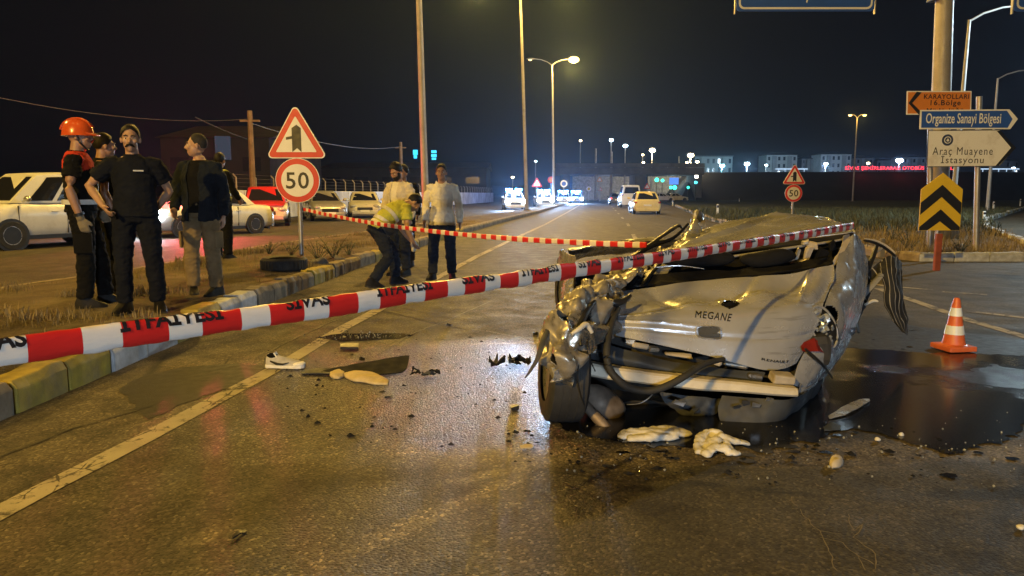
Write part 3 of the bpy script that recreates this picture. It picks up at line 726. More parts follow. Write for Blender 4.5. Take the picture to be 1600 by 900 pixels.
apartment(1282, 1331, 236, 265, 370, M['plaster'], 'tallest pale hip-roofed apartment block, in the middle of the row', {(0, 3)})
apartment(1337, 1365, 242, 265, 382, M['plaster2'], 'dim apartment block behind the lone sodium lamp pole', set(), 4, 4)
apartment(1370, 1398, 246, 265, 392, M['plaster2'], 'lowest dim block left of the strong blue lamp', set(), 3, 4)
apartment(1410, 1447, 241, 265, 380, M['plaster'], 'pale block partly hidden by the white inspection sign', {(2, 3)}, 4, 5)
apartment(1572, 1592, 246, 265, 380, M['plaster2'], 'small pale block right of the white inspection sign', {(1, 2), (1, 3)}, 3, 4)
apartment(1085, 1145, 243, 266, 360, M['plaster2'], 'low wide pale block with flat roof left of the apartments', {(2, 4), (2, 5), (1, 5)}, 3, 7, False)
# red neon lettering on the embankment
M['neon'] = emit('red_neon', (1.0, .05, .08), 3.2); M['neon_blue'] = emit('cyan_neon', (.04, .62, 1.0), 1.6)
a, b = A(1320, 262, 158), A(1492, 262, 158)
t = thing('neon_sign', 'long red neon lettering of the bus station standing on the embankment', 'sign', ((a.x + b.x) / 2, 158, 6.0))
mb = MB(); fit_text(mb, 'SİVAS ŞEHİRLERARASI OTOBÜS TERMİNALİ', Matrix.Translation((0, -.1, a.z - 6.0 - .05)) @ Matrix.Rotation(PI / 2, 4, 'X'), b.x - a.x, 1.15, .0); mb.build('lettering', M['neon'], t)
mb = MB()
for k in range(12): mb.box((-(b.x - a.x) / 2 + (b.x - a.x) * (k + .5) / 12, .1, (a.z - 6) / 2), (.12, .12, a.z - 5.6))
mb.box((0, .06, a.z - 6 - .6), (b.x - a.x, .1, .1)); mb.build('support_rack', M['steel_dark'], t)
for k in range(3):
    o = lamp('neon_light', 'POINT', (0, 0, 0), 90, (1, .08, .1), .5); o.parent = t; o.location = (-8 + 8 * k, -1.2, a.z - 6)
# white light strip of a forecourt to its left and right
for px0, px1, lab in ((1212, 1262, 'row of bright white forecourt lights below the apartments'), (1530, 1592, 'long bluish lit canopy edge at the far right')):
    a, b = A(px0, 264, 200), A(px1, 264, 200); mb = MB(); mb.box(((a.x + b.x) / 2, 200, a.z), (b.x - a.x, .4, .30))
    for k in range(5): mb.box((a.x + (b.x - a.x) * (k + .5) / 5, 200.1, a.z / 2), (.15, .15, a.z))
    if 'strip' not in M: M['strip'] = emit('lit_canopy_edge', (.55, .75, 1.0), .9)
    solo('lit_canopy', mb, M['strip'], lab, 'canopy')

# ---- left background: warehouse, wall, fence, poles and cables
M['shed'] = basic('dark_shed_cladding', (.018, .018, .02), .8, var=.2, vscale=.3, bump=.1)
def shed(px0, px1, ptop, Y, dep, label, cat='building', ridge=1.5):
    a, b = A(px0, 300, Y), A(px1, ptop, Y); w = b.x - a.x; h = b.z; t = thing('warehouse', label, cat, ((a.x + b.x) / 2, Y + dep / 2, 0))
    mb = MB(); mb.box((0, 0, h / 2), (w, dep, h)); mb.build('wall', M['shed'], t)
    mb = MB(); mb.loft([[(-w / 2 - .4, -dep / 2 - .4, h), (-w / 2 - .4, 0, h + ridge), (-w / 2 - .4, dep / 2 + .4, h)], [(w / 2 + .4, -dep / 2 - .4, h), (w / 2 + .4, 0, h + ridge), (w / 2 + .4, dep / 2 + .4, h)]]); mb.build('roof', M['roof'], t)
    n_ = max(3, int(w / 5))
    for k in range(n_):
        mb = MB(); mb.box((-w / 2 + w * (k + .5) / n_, -dep / 2 - .02, h * .62), (w / n_ * .5, .1, h * .2)); mb.build('window', M['window_dark'], t)
    return t
shed(500, 760, 262, 140, 26, 'long dark warehouse behind the fence under the blue neon')
shed(255, 420, 215, 75, 20, 'tall dark building behind the standing officers', ridge=2.0)
p = A(347, 231, 74.4); mb = MB(); mb.box((p.x, 74.6, p.z), (1.5, .2, 2.3))
M['window_blue'] = emit('blue_lit_window', (.16, .26, .42), .14)
solo('lit_window', mb, M['window_blue'], 'dim bluish lit window of the dark building above the policeman', 'window')
t = thing('blue_neon_sign', 'small cyan neon sign split by the nearest lamp pole', 'sign', (A(664, 242, 139).x, 138.8, 7.4))
for px, py, w, h in ((649, 238, .85, .9), (649, 245, .6, .6), (678, 237, .95, .5), (678, 243, 1.0, .5), (678, 248, .8, .4)):
    q = A(px, py, 138.8); mb = MB(); mb.box((q.x - t.location.x, 0, q.z - 7.4), (w, .15, h)); mb.build('neon_tube', M['neon_blue'], t)
M['wallwhite'] = basic('white_wall_plaster', (.52, .54, .55), .85, var=.25, vscale=.8, bump=.3, bscale=10, dirt=.4)
t = thing('boundary_wall', 'long white panelled wall along the far side of the opposite carriageway', 'wall', (-12.6, 40, 0))
wy = [34 + 3 * k for k in range(30)]
for a, b in zip(wy, wy[1:]):
    xa, xb = interp(WALL, a), interp(WALL, b); v = Vector((xb - xa, b - a, 0)); L = v.length - .06; ang = math.atan2(v.y, v.x)
    mb = MB(); mb.box(((xa + xb) / 2 - .25, (a + b) / 2, .74), (L, .16, 1.48), Euler((0, 0, ang))); mb.bevel(.02, 1)
    mb.build('wall_panel', M['wallwhite'], t, world=True)
t = thing('wire_fence', 'row of slim concrete fence posts with wires on top of the white wall', 'fence', (-12.6, 40, 1.45))
for k in range(46):
    y = 34.5 + 1.9 * k; x = interp(WALL, y) - .25; mb = MB(); mb.tube([(x, y, 1.45), (x, y, 2.1), (x - .15, y, 2.28)], .04, 5); mb.build('post', M['concrete'], t, world=True)
for z in (1.65, 1.85, 2.05, 2.25):
    mb = MB(); mb.tube([(interp(WALL, y) - .25 - (.13 if z > 2.2 else 0), y, z) for y in range(35, 121, 5)], .008, 4); mb.build('wire', M['steel_dark'], t, world=True)
def upole(px, pyt, Y, r, label):
    a = A(px, pyt, Y); t = thing('utility_pole', label, 'pole', (a.x, Y, 0), 0, 'old wooden cable poles on the left')
    mb = MB(); mb.tube([(0, 0, 0), (0, 0, a.z)], [r, r * .75], 8); mb.build('pole', M['wood'], t, True)
    mb = MB(); mb.box((0, -.02, a.z - .5), (1.0, .1, .1)); mb.build('cross_arm', M['wood'], t)
    return a
pa = upole(390, 173, 38, .17, 'brown wooden cable pole behind the helmeted men, left of the warning triangle')
pb = upole(626, 222, 68, .17, 'thin wooden cable pole far behind the men in white shirts')
pc = A(-60, 140, 26)
def cable(a, b, sag, label, r=.014):
    mb = MB(); mb.tube([Vector(a).lerp(Vector(b), k / 16) - Vector((0, 0, sag * 4 * (k / 16) * (1 - k / 16))) for k in range(17)], r, 5)
    solo('overhead_cable', mb, M['steel_dark'], label, 'cable')
cable(pc, (pa.x, 38, pa.z - .4), .45, 'long overhead cable running from the upper left to the wooden pole', .014)
cable((A(305, 183, 36).x, 36, A(305, 183, 36).z), A(388, 218, 38), .05, 'short slanting stay wire left of the wooden pole', .02)
cable((pa.x, 38, pa.z - .6), (pb.x, 68, pb.z - .4), .6, 'overhead cable between the two wooden poles', .02)

# ---- traffic signs
def sign_mat(name, col, rough=.45): return basic(name, col, rough, 0, var=.06, vscale=5, bump=.03, dirt=.12, dirtcol=tuple(c * .6 for c in col))
M['s_white'] = sign_mat('sign_white', (.80, .80, .78)); M['s_red'] = sign_mat('sign_red', (.62, .03, .025)); M['s_black'] = sign_mat('sign_black', (.012, .012, .012))
M['s_blue'] = sign_mat('sign_blue', (.025, .09, .42)); M['s_orange'] = sign_mat('sign_orange', (.62, .21, .025)); M['s_yellow'] = sign_mat('sign_yellow', (.68, .46, .02))
def soiled():
    n = N('soiled_white_sign'); c = n.mix(n.maprange(n.noise(2.2, 6, .65), .52, .72, 0, .5), (.82, .82, .82), (.36, .30, .23))
    return n.P(col=c, rough=.5)
M['s_soiled'] = soiled()
def rtri(s, r, k=5):
    h = s * math.sqrt(3) / 2; out = []
    for i, (x, y) in enumerate(((0, h * 2 / 3), (-s / 2, -h / 3), (s / 2, -h / 3))):
        c = Vector((x, y)); c = c * (1 - r * 2 / (h * 2 / 3)); a0 = PI / 2 + i * 2 * PI / 3
        for j in range(k + 1): q = a0 - PI / 3 + 2 * PI / 3 * j / k; out.append((c.x + r * math.cos(q), c.y + r * math.sin(q)))
    return out
def disc(r, n_=40): return [(r * math.cos(2 * PI * k / n_), r * math.sin(2 * PI * k / n_)) for k in range(n_)]
FACE = Matrix.Rotation(PI / 2, 4, 'X')           # a sign's local xy plane turned to face the viewer; local +z points to -Y
def layers(t, specs, z, back=True, tiltz=0.0):
    """specs: (name, material key, polygon, height off the plate)"""
    m0 = Matrix.Translation((0, 0, z)) @ Matrix.Rotation(tiltz, 4, 'Y') @ FACE
    for nm, key, poly, d0, d1 in specs:
        mb = MB(); mb.prism(poly, d0, d1, m0); mb.build(nm, M[key], t)
    return m0
def warning_pair(label, x, y, z0, zt, side, zc, dia, post_top, tilt=0.0, group='junction warning signs with speed limit'):
    t = thing('warning_sign', label, 'traffic sign', (x, y, z0), 0, group)
    mb = MB(); mb.tube([(0, .06, -.15), (0, .06, post_top - z0)], .035, 10); mb.build('post', M['steel'], t, True)
    m0 = layers(t, [('triangle_plate', 's_white', rtri(side, side * .06), 0, .012), ('red_triangle', 's_red', rtri(side * .945, side * .05), .012, .016), ('triangle_field', 's_white', rtri(side * .66, side * .012), .016, .020)], zt - z0, tiltz=tilt)
    u = side / 95.0
    arrow = [(-6, 22), (-6, -14), (1.5, -8), (8, -14), (8, 22), (1.5, 27)]
    mb = MB(); mb.prism([(a * u, (b - 4) * u) for a, b in arrow], .020, .024, m0); mb.prism([(a * u, (b - 4) * u) for a, b in ((-15, 4.5), (-6, 6), (-6, 10), (-15, 8.5))], .020, .024, m0); mb.build('junction_symbol', M['s_black'], t)
    m1 = layers(t, [('speed_disc', 's_white', disc(dia / 2), 0, .012), ('red_ring', 's_red', disc(dia * .487), .012, .016), ('speed_field', 's_white', disc(dia * .365), .016, .020)], zc - z0)
    mb = MB(); fit_text(mb, '50', m1, dia * .52, dia * .375, .012, .024, space=1.08); mb.build('numeral', M['s_black'], t)
    for zz in (zt - z0 - .1, zc - z0):
        mb = MB(); mb.box((0, .03, zz), (.3, .03, .04)); mb.build('bracket', M['steel'], t)
    return t
YS1 = 11.5
p = G(477, 414, .18); bx = A(476, 414, YS1).x
zt = A(468, 219, YS1).z; zc = A(470, 282, YS1).z
warning_pair('large side-road warning triangle above a round 50 sign on the near median post', bx - .06, YS1, .16, zt, .95, zc, .68, zt + .25)
Y2 = 27.0; zt2 = A(1239, 277, Y2).z; zc2 = A(1239, 302, Y2).z
warning_pair('smaller warning triangle over round 50 sign standing in the field behind the wreck', A(1240, 300, Y2).x, Y2, .1, zt2, .86, zc2, .63, zt2 + .2)
# ---- chevron board with orange post
YC = 12.6; cx_ = A(1470, 315, YC).x; w = .70; zt = A(1470, 270, YC).z; zb2 = A(1470, 360, YC).z; hh = zt - zb2
t = thing('chevron_sign', 'yellow and black chevron board pointing up at the tip of the island', 'traffic sign', (cx_, YC, 0))
sh = .30; base = (zt + zb2) / 2; H2 = hh / 2
outline = [(-w / 2, -H2), (w / 2, -H2), (w / 2, H2 - sh * .92), (0, H2), (-w / 2, H2 - sh * .92)]
m0 = layers(t, [('board', 's_yellow', outline, 0, .014)], base)
M0 = m0
def chev(y0, th): return [(-w / 2 + .006, y0 - sh), (0, y0), (w / 2 - .006, y0 - sh), (w / 2 - .006, y0 - sh - th), (0, y0 - th), (-w / 2 + .006, y0 - sh - th)]
st = .205
for k, y0 in enumerate((H2 - .20, H2 - .61)):
    poly = chev(y0, st)
    poly = [(a, max(b, -H2 + .004)) for a, b in poly]
    if k == 1: poly = [(-w / 2 + .006, y0 - sh), (0, y0), (w / 2 - .006, y0 - sh), (w / 2 - .006, -H2 + .004), (.20, -H2 + .004), (0, y0 - st), (-.20, -H2 + .004), (-w / 2 + .006, -H2 + .004)]
    mb = MB(); mb.prism(poly, .014, .018, m0); mb.build('chevron', M['s_black'], t)
mb = MB(); mb.tube([(0, .05, zb2 - .15), (0, .05, zt - .1)], .03, 8); mb.build('mounting_post', M['steel'], t)
M['rustred'] = basic('rust_red_paint', (.26, .055, .02), .7, var=.3, vscale=5, dirt=.3)
q = A(1463, 428, YC - .15); mb = MB(); mb.box((A(1465, 395, YC).x - cx_, -.0, A(1465, 366, YC).z / 2), (.10, .07, A(1465, 364, YC).z)); mb.bevel(.01); mb.build('lower_post', M['rustred'], t)
# ---- gantry column and blue overhead panels
YG = 20.0; gx = A(1452, 380, YG).x + .2; lean = A(1474, 0, YG).x - gx
t = thing('sign_gantry', 'thick steel gantry column holding overhead blue panels at the top edge', 'gantry', (gx, YG, .1))
zg = A(1470, -12, YG).z
mb = MB(); mb.tube([(0, 0, .35), (lean * .5, 0, zg / 2), (lean * 1.06, 0, zg + .9)], [.26, .235, .21], 16); mb.build('column', M['pole'], t, True)
mb = MB(); mb.lathe([(.42, .0), (.42, .3), (.36, .36), (.30, .36)], 16); mb.build('footing', M['concrete_dark'], t)
for k in range(14):
    a = 2 * PI * k / 14; mb = MB(); mb.tube([(.50 * math.cos(a), .5 * math.sin(a), -.05), (.42 * math.cos(a), .42 * math.sin(a), .62)], .018, 5); mb.build('anchor_rod', M['steel_dark'], t)
zbm = A(1400, -2, YG).z
mb = MB(); xl = A(1130, 0, YG).x - gx; xr = A(1720, 0, YG).x - gx
mb.tube([(xl, -.05, zbm), (xr, -.05, zbm)], .085, 8); mb.tube([(xl, -.05, zbm + .8), (xr, -.05, zbm + .8)], .085, 8)
for k in range(15):
    a = xl + (xr - xl) * k / 15; b = xl + (xr - xl) * (k + 1) / 15; mb.tube([(a, -.05, zbm if k % 2 else zbm + .8), (b, -.05, zbm + .8 if k % 2 else zbm)], .035, 6)
mb.build('truss_beam', M['steel_dark'], t)
mb = MB(); mb.box((lean, -.0, zbm + .4), (.62, .5, 1.1)); mb.bevel(.03); mb.build('beam_collar', M['steel_dark'], t)
def rrect(w, h, r, k=4):
    out = []
    for sx, sy, a0 in ((1, 1, 0), (-1, 1, 90), (-1, -1, 180), (1, -1, 270)):
        for j in range(k + 1): q = R(a0 + 90 * j / k); out.append((sx * (w / 2 - r) + r * math.cos(q), sy * (h / 2 - r) + r * math.sin(q)))
    return out
for px0, px1, pb_, nm in ((1149, 1366, 18, 'left'), (1582, 1800, 18, 'right')):
    a, b = A(px0, pb_, YG - .3), A(px1, pb_, YG - .3); ww = b.x - a.x; h = 2.3; cxp = (a.x + b.x) / 2 - gx; cz = a.z + h / 2 - .1
    m0 = Matrix.Translation((cxp, -.3, cz)) @ FACE
    p1 = bpy.data.objects.new('overhead_panel', None); COL.objects.link(p1); p1.parent = t
    mb = MB(); mb.prism(rrect(ww - .03, h, .1), 0, .03, m0); mb.build('panel_back', M['s_blue'], p1)
    mb = MB(); mb.prism(rrect(ww - .14, h - .10, .14), .03, .036, m0); mb.build('white_border', M['s_white'], p1)
    mb = MB(); mb.prism(rrect(ww - .24, h - .20, .10), .036, .042, m0); mb.build('blue_field', M['s_blue'], p1)
    for s in (-1, 1):
        mb = MB(); mb.box((cxp + s * (ww / 2 + .01), -.29, cz - .03), (.025, .08, h + .06)); mb.build('edge_rail', M['steel'], p1)
    mb = MB()
    if nm == 'left': mb.prism([(-.02 + .02, -h / 2 + .23), (.03, -h / 2 + .30), (.06, -h / 2 + .30), (.03, -h / 2 + .2)], .042, .046, m0); mb.build('letter_tail', M['s_white'], p1)
# ---- direction signs
YD = 15.4
t = thing('direction_sign', 'stack of orange, blue and white arrow direction boards on two grey posts', 'direction sign', (A(1500, 300, YD).x, YD, .08)); ox = t.location.x
def dpt(px, py): q = A(px, py, YD); return (q.x - ox, q.z - .08)
for (ax, ay), (bx_, by_) in (((1528, 402), (1534, 150)), ((1456, 402), (1457, 170))):
    a, b = dpt(ax, ay), dpt(bx_, by_); mb = MB(); mb.tube([(a[0], .08, -.1), (b[0], .08, b[1])], .055, 10); mb.build('post', M['steel'], t, True)
def board(poly_px, d0, d1, key, nm, inset=0.0, parent=t):
    pts = [Vector(dpt(*q)) for q in poly_px]; c = sum(pts, Vector((0, 0))) / len(pts)
    if inset:
        n_ = len(pts); out = []
        area = sum(pts[i].x * pts[(i + 1) % n_].y - pts[(i + 1) % n_].x * pts[i].y for i in range(n_)); sg = 1 if area > 0 else -1
        for i in range(n_):
            e0 = (pts[i] - pts[i - 1]).normalized(); e1 = (pts[(i + 1) % n_] - pts[i]).normalized()
            n0 = Vector((-e0.y, e0.x)) * sg; n1 = Vector((-e1.y, e1.x)) * sg; bis = (n0 + n1).normalized(); out.append(pts[i] + bis * (inset / max(.35, bis.dot(n0))))
        pts = out
    mb = MB(); mb.prism([(q.x, q.y) for q in pts], d0, d1, FACE); return mb.build(nm, M[key], parent)
OR = [(1418, 142), (1519, 142), (1518, 179), (1417, 179)]
board(OR, -.03, -.018, 's_white', 'orange_board'); board(OR, -.018, -.014, 's_orange', 'orange_field', .022)
board([(1433, 143), (1441, 144), (1426, 161), (1444, 179), (1436, 179), (1420, 161)], -.014, -.010, 's_black', 'black_arrow')
def words(txt, px0, px1, py0, py1, key, nm, d, bold=.0, space=1.0):
    a, b = dpt(px0, py1), dpt(px1, py0); mb = MB(); M1 = Matrix.Translation(((a[0] + b[0]) / 2, 0, (a[1] + b[1]) / 2)) @ FACE
    fit_text(mb, txt, M1, b[0] - a[0], b[1] - a[1], bold, d, space=space); mb.build(nm, M[key], t)
words('KARAYOLLARI', 1444, 1515, 147, 154.5, 's_black', 'lettering', -.010, .018, 1.1)
words('16.Bölge', 1454, 1502, 156, 167, 's_black', 'lettering', -.010, .014, 1.15)
words('Müdürlüğü', 1448, 1506, 168, 179.5, 's_black', 'lettering', -.010, .014, 1.15)
BL = [(1437, 172), (1576, 171), (1589, 186), (1577, 202), (1436, 202)]
board(BL, .01, .03, 's_white', 'blue_board'); board([(1437, 172), (1573, 171), (1583, 186), (1574, 202), (1436, 202)], .030, .034, 's_blue', 'blue_field', .028)
words('Organize Sanayi Bölgesi', 1444.5, 1563, 177, 198, 's_white', 'lettering', .038, .012)
WB = [(1449, 204), (1561, 203), (1586, 231), (1560, 260), (1447, 261)]
board(WB, .01, .03, 's_black', 'white_board'); board(WB, .030, .034, 's_soiled', 'white_field', .012)
board([(1556, 205), (1561, 204), (1585, 231), (1559, 259), (1554, 259), (1578, 231)], .034, .038, 's_black', 'black_arrow')
words('Araç Muayene', 1455, 1550, 230, 246, 's_black', 'lettering', .038, .0, 1.2)
words('İstasyonu', 1468, 1536, 241, 258.5, 's_black', 'lettering', .038, .0, 1.15)
a = dpt(1479, 219); m1 = Matrix.Translation((a[0], 0, a[1])) @ FACE
M['s_navy'] = sign_mat('emblem_navy', (.03, .045, .11))
for nm, key, r_, d in (('emblem_ring', 's_navy', .115, .034), ('emblem_band', 's_white', .072, .038), ('emblem_core', 's_navy', .055, .042)):
    mb = MB(); mb.prism(disc(r_, 24), d, d + .004, m1); mb.build(nm, M[key], t)
mb = MB(); mb.prism([(-.03, -.01), (.0, .035), (.03, -.01), (.012, -.03), (-.012, -.03)], .046, .050, m1); mb.build('emblem_mark', M['s_white'], t)

# ---- delineator posts, small far signs
M['s_refl'] = basic('delineator_white', (.72, .72, .70), .5, var=.1, bump=0)
def delineator(px, pyt, pyb, zb=.1, label='', group='white delineator posts'):
    g = G(px, pyb, zb); h = A(px, pyt, g.y).z - zb; t = thing('delineator_post', label, 'post', (g.x, g.y, zb), 0, group)
    mb = MB(); mb.box((0, 0, h / 2), (.12, .06, h), taper=.9); mb.bevel(.015); mb.build('post', M['s_refl'], t)
    mb = MB(); mb.box((0, -.034, h * .8), (.115, .008, h * .22)); mb.build('black_band', M['s_black'], t)
for px, a_, b_, lab in ((1121, 319, 337, 'white delineator post left of the wreck roof in the field edge'), (1118, 295, 310, 'more distant delineator post directly above the nearer one'), (1051, 312, 322, 'small delineator post just right of the yellow taxi'), (1155, 310, 315, 'tiny delineator post alone in the dark field'), (1552, 315, 330, 'white post at the bend of the side road kerb, nearest of the pair'), (1594, 311, 322, 'white post at the right edge along the side road'), (1537, 330, 346, 'short white post at the side road corner behind the sign post')):
    delineator(px, a_, b_, .1, lab)
def small_sign(px, py, Y, r, shape, key, label, inner=None):
    p = A(px, py, Y); t = thing('traffic_sign', label, 'traffic sign', (p.x, Y, 0), 0, 'small distant traffic signs')
    mb = MB(); mb.tube([(0, .05, 0), (0, .05, p.z + r * .5)], .05, 6); mb.build('post', M['steel'], t)
    poly = disc(r, 18) if shape == 'round' else rtri(r * 2, r * .12)
    m0 = Matrix.Translation((0, 0, p.z)) @ FACE
    mb = MB(); mb.prism(poly, 0, .03, m0); mb.build('plate', M[key], t)
    if inner: mb = MB(); mb.prism([(x * .62, y * .62) for x, y in poly], .03, .04, m0); mb.build('plate_field', M[inner], t)
small_sign(861, 281, 100, .45, 'round', 's_red', 'round red sign left of the third lamp pole, above the beacons', 's_orange')
small_sign(881, 287, 88, .42, 'round', 's_white', 'round white sign above the blue police beacons', 's_blue')
small_sign(920, 295, 130, .42, 'round', 's_white', 'tiny pale round sign on the right of the beacons', 's_yellow')
small_sign(937, 281, 128, .5, 'tri', 's_orange', 'tiny orange triangular sign beyond the blue beacons', 's_white')
small_sign(839, 287, 66, .5, 'tri', 's_red', 'warning triangle above the glaring white headlights', 's_white')
small_sign(1011, 292, 125, .6, 'tri', 's_red', 'warning triangle over the roof of the yellow taxi', 's_white')
small_sign(938, 296, 140, .4, 'tri', 's_red', 'tiny lowest warning triangle left of the dark car', 's_white')
# ================================================================== VEHICLES IN TRAFFIC AND PARKED
def paint(name, col, rough=.32, dirt=.15, metal=0.0):
    n = N(name); c = n.ramp(n.noise(2.5, 5, .6), [(.3, tuple(x * .88 for x in col)), (.7, col)])
    d = n.maprange(n.math('ADD', n.noise(3.5, 6, .7), 0), .52, .78, 0, dirt * 2)
    c = n.mix(d, c, (.16, .13, .09)); return n.P(col=c, rough=n.maprange(d, 0, .5, rough, .8), metal=metal, coat=.4)
M['car_white'] = paint('white_car_paint', (.72, .72, .70)); M['car_yellow'] = paint('taxi_yellow_paint', (.76, .64, .30)); M['car_silver'] = paint('silver_car_paint', (.45, .45, .45), .3, .15, .5)
M['car_dark'] = paint('dark_car_paint', (.03, .03, .035)); M['car_cream'] = paint('pale_car_paint', (.60, .58, .50))
M['glass'] = basic('tinted_car_glass', (.012, .013, .015), .06, var=.1, bump=0, spec=.7)
M['chrome'] = basic('rim_alloy', (.55, .55, .56), .3, .85, var=.1, vscale=6, dirt=.2)
M['headlight'] = basic('headlight_glass', (.55, .57, .6), .12, .3, var=.2, vscale=20, bump=0)
M['tail_off'] = basic('tail_light_red', (.30, .012, .010), .2, var=.2, bump=0)
M['tail_on'] = emit('lit_tail_light', (1, .05, .03), 3.5); M['plate'] = basic('number_plate', (.75, .75, .74), .5, var=.05, bump=0)
M['beam'] = emit('lit_headlight', (.72, .88, 1.0), 160.0); M['beacon_blue'] = emit('blue_beacon', (.06, .34, 1.0), 120.0); M['beacon_red'] = emit('red_beacon', (1, .05, .10), 18.0)
M['grille'] = basic('dark_grille', (.015, .015, .016), .4, var=.2, bump=0)
def wheel(t, x, y, r, w, front=1):
    s = 1 if y > 0 else -1; T = Matrix.Translation((x, y, r)) @ Matrix.Rotation(-s * PI / 2, 4, 'X')
    e = bpy.data.objects.new('wheel', None); COL.objects.link(e); e.parent = t
    mb = MB(); mb.lathe([(r * .62, -w / 2), (r * .93, -w / 2), (r, -w * .36), (r, w * .36), (r * .93, w / 2), (r * .64, w / 2), (r * .62, w * .3)], 28, T); mb.build('tyre', M['rubber'], e, True)
    mb = MB(); mb.lathe([(.02, w * .30), (r * .16, w * .34), (r * .18, w * .2), (r * .55, w * .14), (r * .60, w * .46), (r * .65, w * .46), (r * .65, 0), (.02, 0)], 28, T)
    for k in range(6):
        a = 2 * PI * k / 6; mb.box(T @ Vector((r * .36 * math.cos(a), r * .36 * math.sin(a), w * .33)), (r * .46, r * .15, w * .16), (T.to_3x3() @ Matrix.Rotation(a, 3, 'Z')))
    mb.build('rim', M['chrome'], e, True)
def car(name, label, cat, loc, rz, pm, L=4.3, W=1.76, H=1.46, kind='sedan', lights=None, tails='off', group=None, beacons=None, power=0, top=None):
    """front at +x"""
    t = thing(name, label, cat, loc, rz, group); hw = W / 2; hl = L / 2
    van = kind == 'van'; suv = kind in ('suv', 'van', 'bus'); gc = .24 if suv else .18; wr = .34 if suv else .31
    belt = H * (.60 if suv else .64); hood = belt * (.93 if not van else .96)
    # body stations: x, bottom, shoulder z, deck z, half width scale
    if kind == 'sedan': st = [(-1, .38, .55, .72, .80), (-.985, .25, .70, .90, .93), (-.92, .20, .80, .97, .98), (-.62, .18, .88, 1.0, 1), (-.2, .17, .90, 1.0, 1), (.25, .17, .90, 1.0, 1), (.46, .18, .88, .985, 1), (.75, .19, .80, .90, .985), (.92, .21, .70, .80, .93), (.985, .25, .55, .66, .82), (1, .34, .48, .56, .70)]
    else: st = [(-1, .36, .55, .95, .86), (-.985, .25, .80, 1.0, .95), (-.9, .20, .88, 1.0, .99), (-.5, .18, .90, 1.0, 1), (0, .18, .90, 1.0, 1), (.40, .18, .90, 1.0, 1), (.55, .18, .88, .99, 1), (.8, .20, .82, .91, .985), (.93, .22, .74, .83, .94), (.985, .27, .6, .7, .84), (1, .36, .5, .6, .74)]
    rings = []
    for x, zb, zs, zt, ws in st:
        w = hw * ws; zb = gc + (zb - .17) * .6; zs *= belt; zt *= belt
        half = [(.0, zb), (w * .80, zb), (w * .95, zb + .06), (w * .995, zb + (zs - zb) * .35), (w, zb + (zs - zb) * .7), (w * .97, zs), (w * .88, zs + (zt - zs) * .75), (w * .70, zt), (0, zt + .015)]
        rings.append([(x * hl, -a, b) for a, b in half] + [(x * hl, a, b) for a, b in half[-2:0:-1]])
    mb = MB(); mb.loft(rings)
    bm = bmesh.new(); vs = [bm.verts.new(v) for v in mb.v]; [bm.faces.new([vs[i] for i in f]) for f in mb.f]; bm.normal_update(); bmesh.ops.recalc_face_normals(bm, faces=bm.faces)
    me = bpy.data.meshes.new('body'); bm.to_mesh(me); bm.free(); link_mesh('body', me, pm, t, True)
    # cabin
    if kind == 'sedan': cb, cf, rb, rf = -.66, .42, -.40, .06
    elif kind == 'hatch': cb, cf, rb, rf = -.94, .46, -.72, .10
    elif kind == 'suv': cb, cf, rb, rf = -.95, .44, -.78, .12
    else: cb, cf, rb, rf = -.985, .60, -.95, .26
    bw = hw * .93; rw = hw * (.74 if not suv else .80); bz = belt * .985; P0 = []; ns = 9
    def cross(u):
        xb = cb + (cf - cb) * u; xr = rb + (rf - rb) * u; return xb * hl, xr * hl
    rings = []
    for k in range(ns):
        u = k / (ns - 1); xb, xr = cross(u); e = 1 - .10 * (2 * u - 1) ** 4; zr = H - .05 * (2 * u - 1) ** 2
        half = [(xb, bw * e, bz), (xb * .38 + xr * .62, (bw * .38 + rw * .62) * e + .02, bz + (zr - bz) * .62), (xr, rw * e, zr - .045), (xr, rw * .80 * e, zr), (xr, 0, zr + .012)]
        rings.append([(a, -b, c) for a, b, c in half] + [(a, b, c) for a, b, c in half[-2::-1]])
    mb = MB(); mb.loft(rings, True, 0, closed=False); n_ = len(rings[0]); mb.f += [tuple(range(n_))[::-1], tuple(range((ns - 1) * n_, ns * n_))]; mb.mi += [0, 0]
    mb.build('cabin', top or pm, t, True)
    if top:
        x0_, x1_ = cf * hl, hl * .965; zz = lambda u: (belt * 1.0 + .016) * (1 - .12 * u * u) + (.02 if u < .1 else 0)
        mb = MB(); mb.loft([[(x0_ + (x1_ - x0_) * u, y * hw * (.90 - .12 * u * u), (zz(u) - (.05 if abs(y) > .99 else 0) + (.015 if abs(y) < .8 else 0)) + d) for y, d in ((-1, 0), (-.75, 0), (0, .01), (.75, 0), (1, 0), (.75, -.05), (-.75, -.05))] for u in (0, .25, .5, .75, 1)]); mb.build('bonnet', top, t, True)
    def glassq(name, q, m='glass', lift=.012):
        q = [Vector(p) for p in q]; n_ = (q[1] - q[0]).cross(q[2] - q[0]).normalized(); c = sum(q, Vector()) / 4
        if n_.dot(c - Vector((c.x * .3, 0, belt))) < 0: n_ = -n_
        mb = MB(); k = len(mb.v); mb.v += [p + n_ * lift for p in q] + [p - n_ * .03 for p in q]
        mb.f += [(0, 1, 2, 3), (4, 5, 6, 7)] + [(i, (i + 1) % 4, 4 + (i + 1) % 4, 4 + i) for i in range(4)]; mb.mi += [0] * 6; return mb.build(name, M[m], t)
